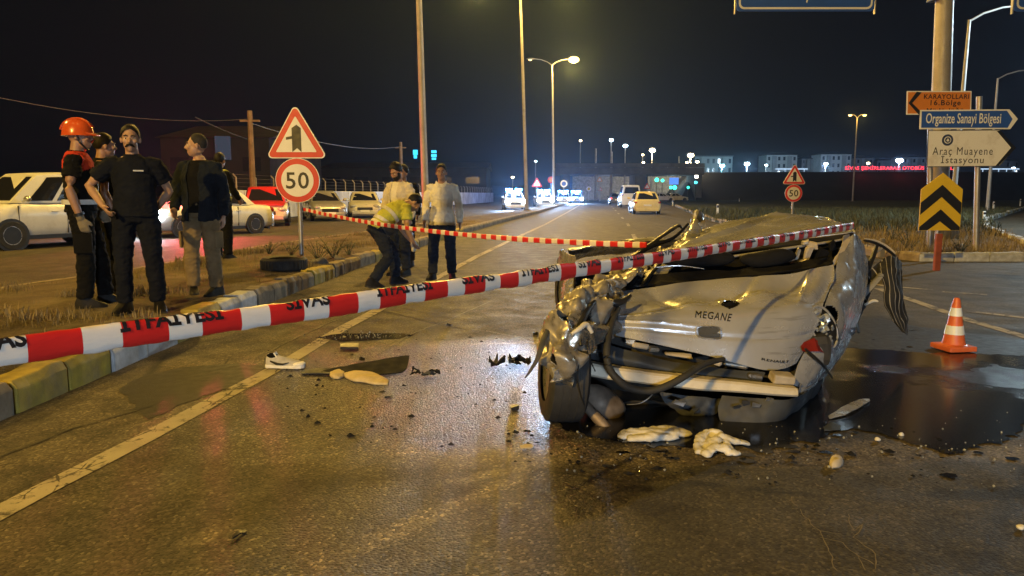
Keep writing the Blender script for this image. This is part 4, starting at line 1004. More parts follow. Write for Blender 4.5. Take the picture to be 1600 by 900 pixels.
    def sp(u, v, s):        # point of the cabin side: u along, v up
        xb, xr = cross(u); e = 1 - .10 * (2 * u - 1) ** 4; zr = H - .05 * (2 * u - 1) ** 2 - .045
        if v < .62: f = v / .62; y = bw + ((bw * .38 + rw * .62) + .02 - bw) * f
        else: f = (v - .62) / .38; y0 = (bw * .38 + rw * .62) + .02; y = y0 + (rw - y0) * f
        return (xb + (xr - xb) * v, s * y * e, bz + (zr - bz) * v)
    for u, nm in ((1, 'windscreen'), (0, 'rear_window')):
        xb, xr = cross(u); zr = H - .05 - .045; y0, y1 = bw * .84 * .9 + .04, rw * .86 * .9
        f0, f1 = (.08, .93) if not (van and u == 0) else (.1, .85)
        glassq(nm, [(xb + (xr - xb) * f0, -y0, bz + (zr - bz) * f0), (xb + (xr - xb) * f0, y0, bz + (zr - bz) * f0), (xb + (xr - xb) * f1, y1, bz + (zr - bz) * f1), (xb + (xr - xb) * f1, -y1, bz + (zr - bz) * f1)], lift=.02)
    us = [(.10, .40), (.45, .70), (.735, .90)] if kind in ('suv', 'van', 'hatch', 'bus') else [(.16, .50), (.55, .88)]
    for s in (-1, 1):
        for a, b in us:
            m_ = MB(); n5 = 5; q_ = lambda k_, l_, d: Vector(sp(a + (b - a) * k_ / 4, .07 + .83 * l_ / 4, s)) + Vector((0, s * d, d * .4))
            for d in (.016, -.01): m_.v += [q_(k_, l_, d) for l_ in range(n5) for k_ in range(n5)]
            for l_ in range(4):
                for k_ in range(4): c_ = l_ * 5 + k_; m_.f += [(c_, c_ + 1, c_ + 6, c_ + 5), (25 + c_ + 5, 25 + c_ + 6, 25 + c_ + 1, 25 + c_)]
            rim_ = list(range(5)) + [9, 14, 19, 24] + [23, 22, 21, 20] + [15, 10, 5]
            for e0, e1 in zip(rim_, rim_[1:] + rim_[:1]): m_.f.append((e0, e1, 25 + e1, 25 + e0))
            m_.mi = [0] * len(m_.f); m_.build('side_window', M['glass'], t)
        # door lines, handle, mirror, sill
        for x in (cb * hl * .45, .02 * hl, cf * hl * .92):
            mb = MB(); mb.box((x, s * hw * .985, gc + (belt - gc) * .52), (.012, .035, (belt - gc) * .78)); mb.build('door_gap', M['black'], t)
        for x in (-.30 * hl, .16 * hl):
            mb = MB(); mb.box((x, s * (hw + .006), belt * .80), (.17, .03, .03)); mb.bevel(.008); mb.build('door_handle', pm, t)
        mb = MB(); mb.ell((cf * hl * .80, s * (hw + .10), belt + .08), (.07, .11, .075)); mb.tube([(cf * hl * .80, s * hw * .9, belt + .02), (cf * hl * .80, s * (hw + .04), belt + .05)], .025, 6); mb.build('mirror', pm if kind != 'van' else M['chrome'], t, True)
        mb = MB(); mb.box((0, s * hw * .93, gc + .04), (L * .5, .06, .10)); mb.build('sill', M['black'], t)
        for x in (-.60, .64):
            mb = MB(); T = Matrix.Translation((x * hl, s * hw * .985, wr)) @ Matrix.Rotation(PI / 2, 4, 'X')
            mb.lathe([(.02, -.03), (wr * 1.16, -.03), (wr * 1.16, .03), (.02, .03)], 24, T); mb.build('wheel_arch', M['black'], t)
            wheel(t, x * hl, s * (hw - .075), wr, .21)
    # ends
    mb = MB(); mb.box((hl * .985, 0, gc + .13), (.14, W * .78, .20)); mb.bevel(.04); mb.build('front_bumper', pm, t)
    mb = MB(); mb.box((hl * .995, 0, belt * .55), (.07, W * .46, belt * .17)); mb.bevel(.02); mb.build('grille', M['grille'], t)
    mb = MB(); mb.box((-hl * .985, 0, gc + .12), (.12, W * .86, .20)); mb.bevel(.04); mb.build('rear_bumper', pm, t)
    for x, s_ in ((hl + .045, 1), (-hl - .03, -1)):
        mb = MB(); mb.box((x, 0, gc + .20 if s_ > 0 else belt * .62), (.02, .50, .11)); mb.build('number_plate', M['plate'], t)
    mb = MB(); mb.box((-hl * .99, 0, gc - .02), (.1, W * .6, .08)); mb.build('underside', M['black'], t)
    for s in (-1, 1):
        mb = MB(); mb.ell((hl * .945, s * hw * .68, belt * .70), ((.14, .20, .10) if not lights else (.16, .25, .17)), Euler((0, 0, -s * .35)), 12, 8); mb.build('headlight', M['beam'] if lights else M['headlight'], t, True)
        mb = MB()
        if suv: mb.box((-hl * .965, s * hw * .87, belt * .86), (.10, .16, .34)); mb.bevel(.03)
        else: mb.ell((-hl * .945, s * hw * .76, belt * .80), (.12, .20, .11), Euler((0, 0, s * .3)), 12, 8)
        mb.build('tail_light', M['tail_on'] if tails == 'on' else M['tail_off'], t, True)
        if lights and power:
            o = lamp('headlight_beam', 'SPOT', (0, 0, 0), power, (.55, .74, 1.0), .09, None, 60); o.parent = t; o.location = (hl + .18, s * hw * .68, belt * .66); o.rotation_euler = Vector((1, 0, -.05)).to_track_quat('-Z', 'Y').to_euler()
    if beacons:
        mb = MB(); mb.box((rf * hl * .2 - .2, 0, H + .05), (.24, W * .62, .08)); mb.bevel(.02); mb.build('beacon_bar', M['black'], t)
        for s in (-1, 1):
            mb = MB(); mb.box((rf * hl * .2 - .2, s * W * .22, H + .15), (.22, W * .30, .18)); mb.bevel(.03); mb.build('beacon', M[beacons[0]], t)
        o = lamp('beacon_light', 'POINT', (0, 0, 0), beacons[1], beacons[2], .15); o.parent = t; o.location = (.15, 0, H + .42)
    return t
PI2 = PI / 2
# parked on the far side of the opposite carriageway
g = G(17, 391); car('parked_van', 'white van parked at the left edge, turned towards the viewer, alloy wheel and mirror showing', 'van', (g.x - .15, g.y + 1.63, 0), R(-115), M['car_white'], 4.4, 1.83, 1.84, 'van')
p = A(345, 300, 25.5); car('police_car', 'white car with red beacon and one lit headlight, half hidden behind the officers', 'car', (-9.95, 24.0, 0), R(-122), M['car_white'], 4.3, 1.78, 1.50, 'sedan', True, 'off', 'cars parked on the opposite carriageway', ('beacon_red', 1500, (1, .06, .10)), 300)
M['car_redlit'] = paint('redlit_car_paint', (.55, .025, .03))  # red light falling on bonnet and roof, put into the paint
car('parked_suv', 'pale sport utility car with red light painted on bonnet and roof, facing the viewer', 'car', (A(412, 300, 31.5).x, 31.8, 0), R(-74), M['car_cream'], 4.4, 1.84, 1.62, 'suv', None, 'off', 'cars parked on the opposite carriageway', top=M['car_redlit'])
car('parked_hatchback', 'small silver hatchback parked between the speed limit post and white saloon', 'car', (A(500, 300, 37).x, 37.5, 0), R(-66), M['car_silver'], 4.0, 1.72, 1.46, 'hatch', None, 'off', 'cars parked on the opposite carriageway')
car('parked_saloon', 'pale saloon facing the viewer in front of the white wall, left of the bearded man', 'car', (A(566, 300, 42).x, 42.5, 0), R(-78), M['car_cream'], 4.4, 1.78, 1.43, 'sedan', None, 'off', 'cars parked on the opposite carriageway')
# oncoming police cars with glaring headlights
for px, Y, lab, bc in ((803, 62, 'left of the two oncoming cars with glaring white headlights', ('beacon_blue', 2600, (.30, .55, 1))), (849, 76, 'right of the two oncoming cars with glaring white headlights', ('beacon_blue', 2600, (.30, .55, 1))), (880, 100, 'police car with blue beacons, left of the two beyond the headlights', ('beacon_blue', 1500, (.06, .25, 1))), (900, 106, 'police car with blue beacons, right of the two beyond the headlights', ('beacon_blue', 1500, (.06, .25, 1)))):
    car('oncoming_car', lab, 'car', (A(px, 305, Y).x, Y, 0), R(-90 + (4 if Y < 80 else 0)), M['car_white'], 4.4, 1.8, 1.5, 'suv' if Y > 90 else 'sedan', True, 'off', 'oncoming cars with lights on', bc, 3200 if Y < 90 else 4000)
# traffic moving away on the right
car('taxi', 'pale yellow estate car driving away on the right of the road', 'car', (A(1010, 305, 49).x, 49.8, 0), R(86), M['car_yellow'], 4.3, 1.72, 1.46, 'hatch', None, 'off', 'vehicles driving away')
car('minibus', 'tall white minibus driving away just left of the yellow car', 'minibus', (A(987, 305, 72).x, 73.5, 0), R(86), M['car_white'], 5.2, 1.95, 2.15, 'van', None, 'off', 'vehicles driving away')
car('moving_car', 'dark car with red tail lights driving away left of the minibus', 'car', (A(966, 305, 92).x, 94, 0), R(86), M['car_dark'], 4.3, 1.75, 1.45, 'sedan', None, 'on', 'vehicles driving away')
car('distant_car', 'pale car beyond the bridge opening right of the yellow taxi', 'car', (A(1055, 300, 128).x, 128, 0), R(15), M['car_cream'], 4.3, 1.75, 1.45, 'sedan', None, 'off', 'distant cars')
car('distant_car', 'pale distant car between the taxi and the other pale car', 'car', (A(1033, 300, 124).x, 124, 0), R(20), M['car_white'], 4.3, 1.75, 1.45, 'hatch', None, 'on', 'distant cars')

# the car whose headlights shine on the wreck from behind the viewer
car('waiting_car', 'white car with lit headlights waiting on the road behind the viewer', 'car', (1.5, -11.5, 0), R(87), M['car_white'], 4.3, 1.78, 1.5, 'suv', True, 'off', None, None, 0)
for sx in (-.62, .62): lamp('headlight_beam', 'SPOT', (1.5 + sx, -9.1,   .88), 1050, (.60, .77, 1.0), .10, None, 62, (1.6 + sx * .6, 4.6, .75), .35)
# ================================================================== PEOPLE
def skin(name, col):
    n = N(name); c = n.ramp(n.noise(14, 5, .6), [(.3, tuple(x * .8 for x in col)), (.7, col)])
    c = n.mix(n.maprange(n.noise(60, 3), .58, .7, 0, .25), c, tuple(x * .6 for x in col))
    return n.P(col=c, rough=.5, normal=n.bump(n.noise(220, 3), .2, .002), sss=.0)
M['skin'] = skin('skin', (.44, .26, .17)); M['skin2'] = skin('tanned_skin', (.36, .20, .125))
M['hair'] = basic('dark_hair', (.007, .0055, .005), .55, var=.5, vscale=60, bump=.8, bscale=130, spec=.25); M['greyhair'] = basic('cropped_grey_hair', (.018, .016, .014), .8, var=.4, vscale=90, bump=.6, bscale=200)
M['navy'] = fabric('navy_uniform', (.0070, .0085, .0145)); M['blackcloth'] = fabric('black_cloth', (.0062, .0062, .0068)); M['blazer'] = fabric('navy_blazer', (.011, .0145, .023))
M['khaki'] = fabric('khaki_cargo', (.19, .14, .075)); M['shirt'] = fabric('cream_shirt', (.74, .70, .60), .12); M['shirt2'] = fabric('beige_overshirt', (.62, .56, .45), .14)
M['jeans'] = fabric('dark_jeans', (.016, .020, .034)); M['hivis'] = fabric('hi_vis_yellow', (.47, .47, .075), .2); M['redvest'] = fabric('red_vest', (.52, .045, .02), .2)
M['helmet'] = basic('orange_red_helmet', (.58, .085, .015), .25, var=.15, vscale=6, bump=.03, dirt=.2, coat=.5)
M['leather'] = basic('black_boot_leather', (.010, .009, .008), .6, var=.4, vscale=20, bump=.3, dirt=.2, dirtcol=(.05, .04, .026), spec=.2); M['glove'] = fabric('grey_work_glove', (.20, .17, .12)); M['whitecloth'] = fabric('white_cloth', (.72, .70, .64), .1)
M['reflect'] = basic('reflective_strip', (.62, .62, .60), .35, .1, var=.1, bump=0); M['eyewhite'] = basic('eye_white', (.6, .57, .52), .25, var=.02, bump=0); M['iris'] = basic('dark_iris', (.015, .01, .008), .1, bump=0)
M['phone'] = basic('phone_black', (.01, .01, .012), .15, bump=0)
STAND = dict(pel=(0, 0, .95), wai=(0, -.005, 1.10), che=(0, 0, 1.28), ush=(0, -.012, 1.42), nec=(0, -.005, 1.50), hed=(0, .025, 1.612),
             sl=(-.192, -.01, 1.385), el=(-.25, -.03, 1.14), wl=(-.26, .05, .90), sr=(.192, -.01, 1.385), er=(.25, -.03, 1.14), wr=(.26, .05, .90),
             hl=(-.095, 0, .93), kl=(-.11, .025, .50), al=(-.115, -.01, .09), hr=(.095, 0, .93), kr=(.11, .025, .50), ar=(.115, -.01, .09), yaw=0, nod=0, roll=0, fl=0, fr=0)
def person(label, loc, rz, pose=None, scale=1.0, vox=.011, top='navy', legs='navy', skinm='skin', sleeve='long', open_jacket=None, vest=None, vest_band=None, hair='short', hairm='hair', moustache=False, beard=False, helmet=False, cap=None,
           shoe='leather', gloves=None, belt=None, seed=1.0, untuck=.0, loose=1.0, group='people at the crash scene', curl=.5, collar=True, phone=False, girth=1.0, placket=None):
    p = dict(STAND); p.update(pose or {}); J = {k: Vector(v) * scale for k, v in p.items() if isinstance(v, tuple)}
    t = thing('person', label, 'person', loc, rz, group); S = scale; g_ = girth
    side = (J['sr'] - J['sl']).normalized(); hside = (J['hr'] - J['hl']).normalized()
    def ering(c, tdir, rv, a, b, n_=20, sq=.94):
        f = tdir.cross(rv).normalized(); rv = f.cross(tdir).normalized(); out = []
        for k in range(n_):
            q = 2 * PI * k / n_; cx, sx = math.cos(q), math.sin(q)
            out.append(c + rv * (a * math.copysign(abs(cx) ** sq, cx)) + f * (b * math.copysign(abs(sx) ** sq, sx)))
        return out
    def torso(mb, d, low=True, top_=True, skirt=0.0):
        up = lambda a, b: (b - a).normalized()
        P_, Wa, C, U, Nk = J['pel'], J['wai'], J['che'], J['ush'], J['nec']
        ax = up(P_, Wa); rings = []; fl = .024 if skirt > .08 and d < .03 else 0
        if low: rings.append(ering(P_ - ax * .09 * S, ax, hside, (.135 + d) * S * g_, (.095 + d) * S * g_))
        elif skirt: rings.append(ering(P_ - ax * skirt * S, ax, hside, (.172 + d * 1.3 + fl) * S * g_, (.125 + d * 1.3 + fl) * S * g_))
        rings += [ering(P_, ax, hside, (.165 + d + fl) * S * g_, (.118 + d + fl) * S * g_), ering(Wa, up(P_, C), (hside + side).normalized(), (.148 + d) * S * g_, (.112 + d) * S * g_), ering(C, up(Wa, U), side, (.172 + d) * S, (.122 + d) * S),
                  ering(U - up(C, U) * .02 * S, up(C, U), side, (.148 + d * .6) * S, (.100 + d * .6) * S), ering(U + up(C, Nk) * .035 * S, up(C, Nk), side, (.100 + d * .4) * S, (.080 + d * .4) * S)]
        if top_: rings += [ering(Nk - up(U, Nk) * .035 * S, up(U, Nk), side, (.068 + d * .35) * S, (.068 + d * .35) * S)]
        mb.loft(rings)
    def arm(mb, s, d, frac=1.0):
        a, e, w = J['s' + s], J['e' + s], J['w' + s]
        ins = a + (J['ush'] - a) * .35
        if frac >= 1: mb.tube([ins, a, a.lerp(e, .3), a.lerp(e, .75), e, e.lerp(w, .25), e.lerp(w, .65), w], [(.056 + d * .6) * S, (.060 + d * .7) * S, (.055 + d) * S, (.046 + d) * S, (.043 + d) * S, (.046 + d) * S, (.039 + d) * S, (.030 + d) * S], 12)
        else:
            q = a.lerp(e, frac); mb.tube([ins, a, a.lerp(e, frac * .5), q], [(.056 + d * .6) * S, (.061 + d * .7) * S, (.060 + d) * S, (.062 + d) * S], 12)
    def leg(mb, s, d, low=True):
        h, k, a = J['h' + s], J['k' + s], J['a' + s]
        mb.tube([h + (J['pel'] - h) * .3 + Vector((0, 0, .03 * S)), h, h.lerp(k, .3), h.lerp(k, .75), k, k.lerp(a, .28), k.lerp(a, .65), a + (a - k).normalized() * (.0 if low else -.02) * S], [(.092 + d * .4) * S, (.090 + d * .5) * S, (.086 + d * .8) * S, (.066 + d) * S, (.058 + d) * S, (.060 + d) * S, (.048 + d * 1.15) * S, (.042 + d * 1.35) * S], 14)
    HY = p['yaw']; HM = Matrix.Rotation(HY, 3, 'Z') @ Matrix.Rotation(-p['nod'], 3, 'X') @ Matrix.Rotation(p['roll'], 3, 'Y'); HC = J['hed']
    def H(x, y, z): return HC + HM @ (Vector((x, y, z)) * S)
    def HE(mb, c, r, rot=None): mb.ell(H(*c), tuple(q * S for q in r), HM @ (Euler(rot).to_matrix() if rot else Matrix.Identity(3)), 16, 11)
    # ---- the body, one continuous surface
    mb = MB(); torso(mb, -.006); arm(mb, 'l', -.004); arm(mb, 'r', -.004); leg(mb, 'l', -.006); leg(mb, 'r', -.006)
    mb.tube([J['ush'], J['nec'], HC + HM @ Vector((0, -.02, -.05)) * S], [.066 * S, .056 * S, .054 * S], 14)
    HE(mb, (0, -.012, .028), (.074, .094, .094)); HE(mb, (0, .028, -.040), (.060, .066, .074)); HE(mb, (0, .058, -.088), (.030, .028, .026)); HE(mb, (0, .062, .004), (.052, .034, .05))
    HE(mb, (0, .083, .030), (.050, .016, .012)); HE(mb, (0, .086, -.066), (.026, .012, .008)); HE(mb, (0, .084, -.078), (.022, .012, .008))
    mb.tube([H(0, .088, .022), H(0, .104, -.004), H(0, .118, -.026), H(0, .096, -.036)], [.010 * S, .011 * S, .016 * S, .014 * S], 8); HE(mb, (.013, .100, -.031), (.009, .010, .008)); HE(mb, (-.013, .100, -.031), (.009, .010, .008))
    for s in (-1, 1): HE(mb, (s * .040, .072, -.018), (.022, .020, .022)); HE(mb, (s * .078, -.012, -.008), (.010, .019, .032), (0, 0, s * -.4))
    hands = {}
    for s, sg in (('l', -1), ('r', 1)):
        e, w = J['e' + s], J['w' + s]; f = (w - e).normalized(); pn = p.get('palm' + s); pn = Vector(pn) if pn else Vector((-sg, .25, 0))
        pn = (pn - f * pn.dot(f)).normalized(); ac = f.cross(pn).normalized(); 
        if ac.y < 0 and not p.get('palm' + s): ac = -ac
        hands[s] = (w, f, pn, ac)
        hm = mb if not gloves else MB(); gw = .003 if gloves else 0
        c = w + f * .045 * S; hm.loft([[w + (ac * math.cos(q) * (.026 + gw) + pn * math.sin(q) * (.021 + gw)) * S for q in [2 * PI * k / 10 for k in range(10)]], [c + (ac * math.cos(q) * (.042 + gw) + pn * math.sin(q) * (.017 + gw)) * S for q in [2 * PI * k / 10 for k in range(10)]], [w + f * .092 * S + (ac * math.cos(q) * (.040 + gw) + pn * math.sin(q) * (.013 + gw)) * S for q in [2 * PI * k / 10 for k in range(10)]]])
        for k, (o, ln) in enumerate(((.031, .068), (.0105, .078), (-.0105, .072), (-.031, .056))):
            b = w + f * .086 * S + ac * o * S; cu = curl * (1 + .15 * k); d1 = (f * math.cos(cu * .5) + pn * math.sin(cu * .5) + ac * o * 1.6).normalized(); d2 = (f * math.cos(cu * 1.3) + pn * math.sin(cu * 1.3)).normalized(); d3 = (f * math.cos(cu * 2) + pn * math.sin(cu * 2)).normalized()
            q1 = b + d1 * ln * .45 * S; q2 = q1 + d2 * ln * .32 * S; q3 = q2 + d3 * ln * .25 * S; hm.tube([b - f * .01 * S, b, q1, q2, q3], [(.0095 + gw) * S, (.0095 + gw) * S, (.0088 + gw) * S, (.0080 + gw) * S, (.0065 + gw) * S], 8)
        b = w + f * .03 * S + ac * .036 * S; q1 = b + (f * .75 + ac * .6 + pn * .25).normalized() * .040 * S; q2 = q1 + (f * .95 + ac * .1 + pn * .35).normalized() * .034 * S
        hm.tube([b - ac * .015 * S, b, q1, q2], [(.013 + gw) * S, (.013 + gw) * S, (.0105 + gw) * S, (.008 + gw) * S], 8)
        if gloves:
            hm.tube([w - f * .03 * S, w + f * .01 * S], [.036 * S, .034 * S], 12); add_remeshed('glove', hm, M[gloves], t, .008 * S, 1)
    add_remeshed('body', mb, M[skinm], t, min(vox, .0085), 2)
    # ---- eyes, brows, hair
    if vox < .012:
        for s in (-1, 1):
            m2 = MB(); m2.ell(H(s * .030, .0845, .006), (.0135 * S, .009 * S, .0075 * S), HM, 12, 8); e_ = m2.build('eye', M['eyewhite'], t, True)
            m2 = MB(); m2.ell(H(s * .030, .0905, .006), (.0065 * S, .0045 * S, .0065 * S), HM, 10, 6); m2.build('iris', M['iris'], e_, True)
            m2 = MB(); m2.tube([H(s * .010, .1005, .026), H(s * .030, .0995, .034), H(s * .050, .084, .027)], [.0045 * S, .0062 * S, .0035 * S], 6); m2.build('eyebrow', M[hairm] if hairm == 'hair' else M['hair'], t, True)
    if moustache:
        m2 = MB(); m2.tube([H(-.038, .084, -.070), H(-.020, .099, -.055), H(0, .106, -.048), H(.020, .099, -.055), H(.038, .084, -.070)], [.006 * S, .0115 * S, .0115 * S, .0115 * S, .006 * S], 8); m2.build('moustache', M['hair'], t, True)
    if beard:
        m2 = MB(); HE(m2, (0, .036, -.064), (.066, .064, .056)); HE(m2, (0, .062, -.096), (.040, .034, .030))
        for s in (-1, 1): HE(m2, (s * .056, .020, -.035), (.014, .034, .05))
        m2.tube([H(-.03, .092, -.064), H(0, .107, -.050), H(.03, .092, -.064)], [.007 * S, .009 * S, .007 * S], 6); add_remeshed('beard', m2, M['hair'], t, .008, 1, .004, 60, seed)
    if hair and not helmet:
        m2 = MB(); th = {'short': .012, 'thick': .026, 'crop': .005}[hair]; k0 = len(m2.v)
        for i in range(11):
            for j in range(26):
                ph = PI / 2 * .98 - (i / 10) * (PI / 2 * .98 + .62); q = 2 * PI * j / 26; fr = math.sin(q)          # fr>0 front
                fl_ = -.62 + (1.06 if hair != 'crop' else 1.30) * max(0, fr + .18) ** 1.15 + .10 * noise.noise(Vector((q * 3, seed, 0)))
                if abs(fr) < .30: fl_ = max(fl_, -.22)
                lim = max(ph, fl_); k_ = min(1, max(0, (lim + .3) / 1.0)); edge = .25 if lim > ph - 1e-6 and lim == fl_ else 1.0
                d = th * (.35 + .65 * k_) * edge * (1 + .5 * noise.noise(Vector((math.cos(q) * 5, math.sin(q) * 5, lim * 6 + seed)))) + .001
                m2.v.append(H((.0755 + d) * math.cos(lim) * math.cos(q), -.012 + (.0955 + d) * math.cos(lim) * math.sin(q), .028 + (.0955 + d * 1.2) * math.sin(lim)))
        for i in range(10):
            for j in range(26): a = i * 26 + j; b = i * 26 + (j + 1) % 26; m2.f.append((a, b, b + 26, a + 26)); m2.mi.append(0)
        m2.f.append(tuple(range(26))); m2.mi.append(0); m2.build('hair', M[hairm], t, True)
    if cap:
        m2 = MB(); m2.lathe([(.001, .135), (.05, .13), (.082, .105), (.092, .07), (.092, .045), (.085, .045)], 22, Matrix.Translation(H(0, -.012, 0)) @ (HM.to_4x4()) @ Matrix.Scale(S, 4) @ Matrix.Diagonal((1, 1.18, 1, 1)))
        m2.loft([[H(-.075, .07, .05), H(0, .10, .05), H(.075, .07, .05), H(.075, .07, .058), H(0, .10, .062), H(-.075, .07, .058)], [H(-.05, .15, .035), H(0, .17, .035), H(.05, .15, .035), H(.05, .15, .04), H(0, .17, .041), H(-.05, .15, .04)]]); m2.build('cap', M[cap], t, True)
    if helmet:
        m2 = MB(); rings = []
        T4 = Matrix.Translation(H(0, -.012, .018)) @ HM.to_4x4() @ Matrix.Scale(S, 4)
        m2.lathe([(.002, .150), (.045, .143), (.083, .118), (.106, .075), (.115, .030), (.118, .0), (.124, -.012), (.116, -.014)], 26, T4 @ Matrix.Diagonal((1, 1.17, 1, 1)))
        m2.loft([[T4 @ Vector(q) for q in ((-.09, .095, .0), (0, .135, .004), (.09, .095, 0), (.09, .09, .02), (0, .13, .026), (-.09, .09, .02))], [T4 @ Vector(q) for q in ((-.06, .17, -.014), (0, .19, -.012), (.06, .17, -.014), (.06, .17, -.006), (0, .19, -.004), (-.06, .17, -.006))]])
        h_ = m2.build('helmet', M['helmet'], t, True)
        m2 = MB()
        for o in (-.035, 0, .035): m2.tube([T4 @ Vector((o, math.sin(q) * .140, .012 + math.cos(q) * (.142 - abs(o) * .12))) for q in [-1.35 + 2.5 * k / 9 for k in range(10)]], .007 * S, 6)
        m2.build('helmet_rib', M['helmet'], h_, True)
        m2 = MB(); m2.tube([H(-.092, .0, .02), H(-.078, .02, -.06), H(-.03, .06, -.115), H(0, .065, -.12), H(.03, .06, -.115), H(.078, .02, -.06), H(.092, 0, .02)], .007 * S, 6); m2.build('chin_strap', M['black'], h_)
    # ---- clothes
    W_ = .011
    m2 = MB(); torso(m2, .012 * loose, low=False, top_=True, skirt=.03 + untuck)
    fr = 1.0 if sleeve == 'long' else .62
    for s in 'lr':
        if fr >= 1: arm(m2, s, .013 * loose)
        else: arm(m2, s, .016 * loose, fr)
    tm = top if not open_jacket else open_jacket
    if not open_jacket: add_remeshed('shirt', m2, M[top], t, vox, 2, W_, 11, seed)
    else:
        m3 = MB(); torso(m3, .018, low=False, top_=True, skirt=.05); add_remeshed('shirt', m3, M[top], t, vox, 2, .003, 11, seed)
        # jacket: same volume, opened down the front
        m2 = MB(); torso(m2, .034, low=False, top_=False, skirt=.14)
        for s in 'lr': arm(m2, s, .020)
        me = remesh(m2, vox, 2, W_, 10, seed + 3); bm = bmesh.new(); bm.from_mesh(me); fwd = Vector((0, 0, 1)).cross(side); fwd = -fwd if fwd.dot(Vector((0, 1, 0))) < 0 else fwd
        cut = []
        for f in bm.faces:
            c = f.calc_center_median(); rel = c - J['che']; lat = rel.dot(side); 
            if rel.dot(fwd) > .0 and abs(lat + .0) < (.055 + .12 * max(0, .45 - abs(c.z - 1.2 * S)) * .25) * S and c.z > .6: cut.append(f)
        bmesh.ops.delete(bm, geom=cut, context='FACES'); bmesh.ops.solidify(bm, geom=bm.faces[:], thickness=.006); bm.to_mesh(me); bm.free(); me.name = 'jacket'
        me.materials.clear(); link_mesh('jacket', me, M[open_jacket], t, True)
    m2 = MB(); leg(m2, 'l', .022, False); leg(m2, 'r', .022, False)
    ax = (J['wai'] - J['pel']).normalized(); m2.loft([ering(J['pel'] - ax * .10 * S, ax, hside, .155 * S * g_, .11 * S * g_), ering(J['pel'], ax, hside, .176 * S * g_, .13 * S * g_), ering(J['pel'] + ax * .07 * S, ax, hside, .164 * S * g_, .124 * S * g_)])
    add_remeshed('trousers', m2, M[legs], t, vox, 2, .013, 10, seed + 7)
    if belt:
        m2 = MB(); c = J['pel'] + ax * .06 * S; m2.loft([ering(c - ax * .02 * S, ax, hside, .178 * S * g_, .139 * S * g_), ering(c + ax * .02 * S, ax, hside, .176 * S * g_, .137 * S * g_)]); m2.build('belt', M[belt], t, True)
    if vest:
        m2 = MB(); torso(m2, .024, low=False, top_=False, skirt=-.03 if not belt else -.08)
        for s in 'lr': a = J['s' + s]; ins = a + (J['ush'] - a) * .5; m2.tube([ins, a + (J['ush'] - a) * .12], [.074 * S, .078 * S], 12)
        add_remeshed('vest', m2, M[vest], t, vox, 2, .006, 9, seed + 5)
    if vest_band:
        m2 = MB()
        pts_ = [J['pel'], J['wai'], J['che'], J['ush']]; rad_ = [(.165, .118), (.148, .112), (.172, .122), (.148, .100)]
        for f_, ex in vest_band:
            i_ = min(int(f_), 2); u_ = f_ - i_; c = pts_[i_].lerp(pts_[i_ + 1], u_); a_ = (pts_[i_ + 1] - pts_[i_]).normalized(); ra, rb = (rad_[i_][q] * (1 - u_) + rad_[i_ + 1][q] * u_ + ex for q in (0, 1))
            m2.loft([ering(c - a_ * .024 * S, a_, side, ra * S * g_, rb * S * g_), ering(c + a_ * .024 * S, a_, side, ra * S * g_, rb * S * g_)])
        m2.build('reflective_band', M['reflect'], t, True)
    if collar:
        m2 = MB(); u = (J['nec'] - J['ush']).normalized(); c = J['nec']; m2.loft([ering(c - u * .060 * S, u, side, .088 * S, .084 * S), ering(c - u * .018 * S, u, side, .072 * S, .074 * S)], caps=False)
        m2.loft([ering(c - u * .060 * S, u, side, .082 * S, .078 * S), ering(c - u * .018 * S, u, side, .066 * S, .068 * S)], caps=False); m2.build('collar', M[tm], t, True)
    if placket:
        m2 = MB(); f3 = lambda z, x: Vector((x, .128 + .022 * max(0, 1.32 - z) + (-.05 * max(0, (z - 1.33) / .12)), z)) * S
        m2.loft([[f3(z, -.016), f3(z, .016), f3(z, .016) - Vector((0, .02, 0)), f3(z, -.016) - Vector((0, .02, 0))] for z in (.93, 1.05, 1.2, 1.32, 1.40)]); m2.build('placket', M[placket], t)
        for sg in (-1, 1):
            m2 = MB(); m2.loft([[Vector(q) * S for q in ((sg * .012, .085, 1.425), (sg * .075, .05, 1.475), (sg * .078, .045, 1.50))], [Vector(q) * S for q in ((sg * .020, .100, 1.42), (sg * .060, .112, 1.395), (sg * .088, .062, 1.47))]]); m2.build('collar_flap', M[top], t)
        for z in (1.02, 1.12, 1.22, 1.31): m2 = MB(); m2.ell(f3(z, 0) + Vector((0, .003, 0)), (.006, .003, .006), None, 8, 5); m2.build('button', M['reflect'], t)
    # ---- shoes
    for s in 'lr':
        a = J['a' + s]; k = J['k' + s]; fy = p['f' + s]; fx = Matrix.Rotation(fy, 3, 'Z'); tip = p.get('toe' + s, 0.0); FM = fx @ Matrix.Rotation(tip, 3, 'X')
        def Q(x, y, z): return a + FM @ (Vector((x, y, z)) * S)
        rings = []
        for yy, w_, zt_ in ((-.085, .026, -.02), (-.06, .038, .035), (-.01, .044, .055), (.05, .045, .022), (.11, .048, -.018), (.155, .042, -.036), (.185, .022, -.052)):
            zb_ = -.088; rings.append([Q(-w_, yy, zb_), Q(w_, yy, zb_), Q(w_ * 1.03, yy, zb_ + .03), Q(w_ * .75, yy, zt_), Q(0, yy, zt_ + .008), Q(-w_ * .75, yy, zt_), Q(-w_ * 1.03, yy, zb_ + .03)])
        m2 = MB(); m2.loft(rings); m2.tube([Q(0, -.02, .02), a + (k - a).normalized() * .10 * S], [.046 * S, .050 * S], 10); sh_ = m2.build('shoe', M[shoe], t, True)
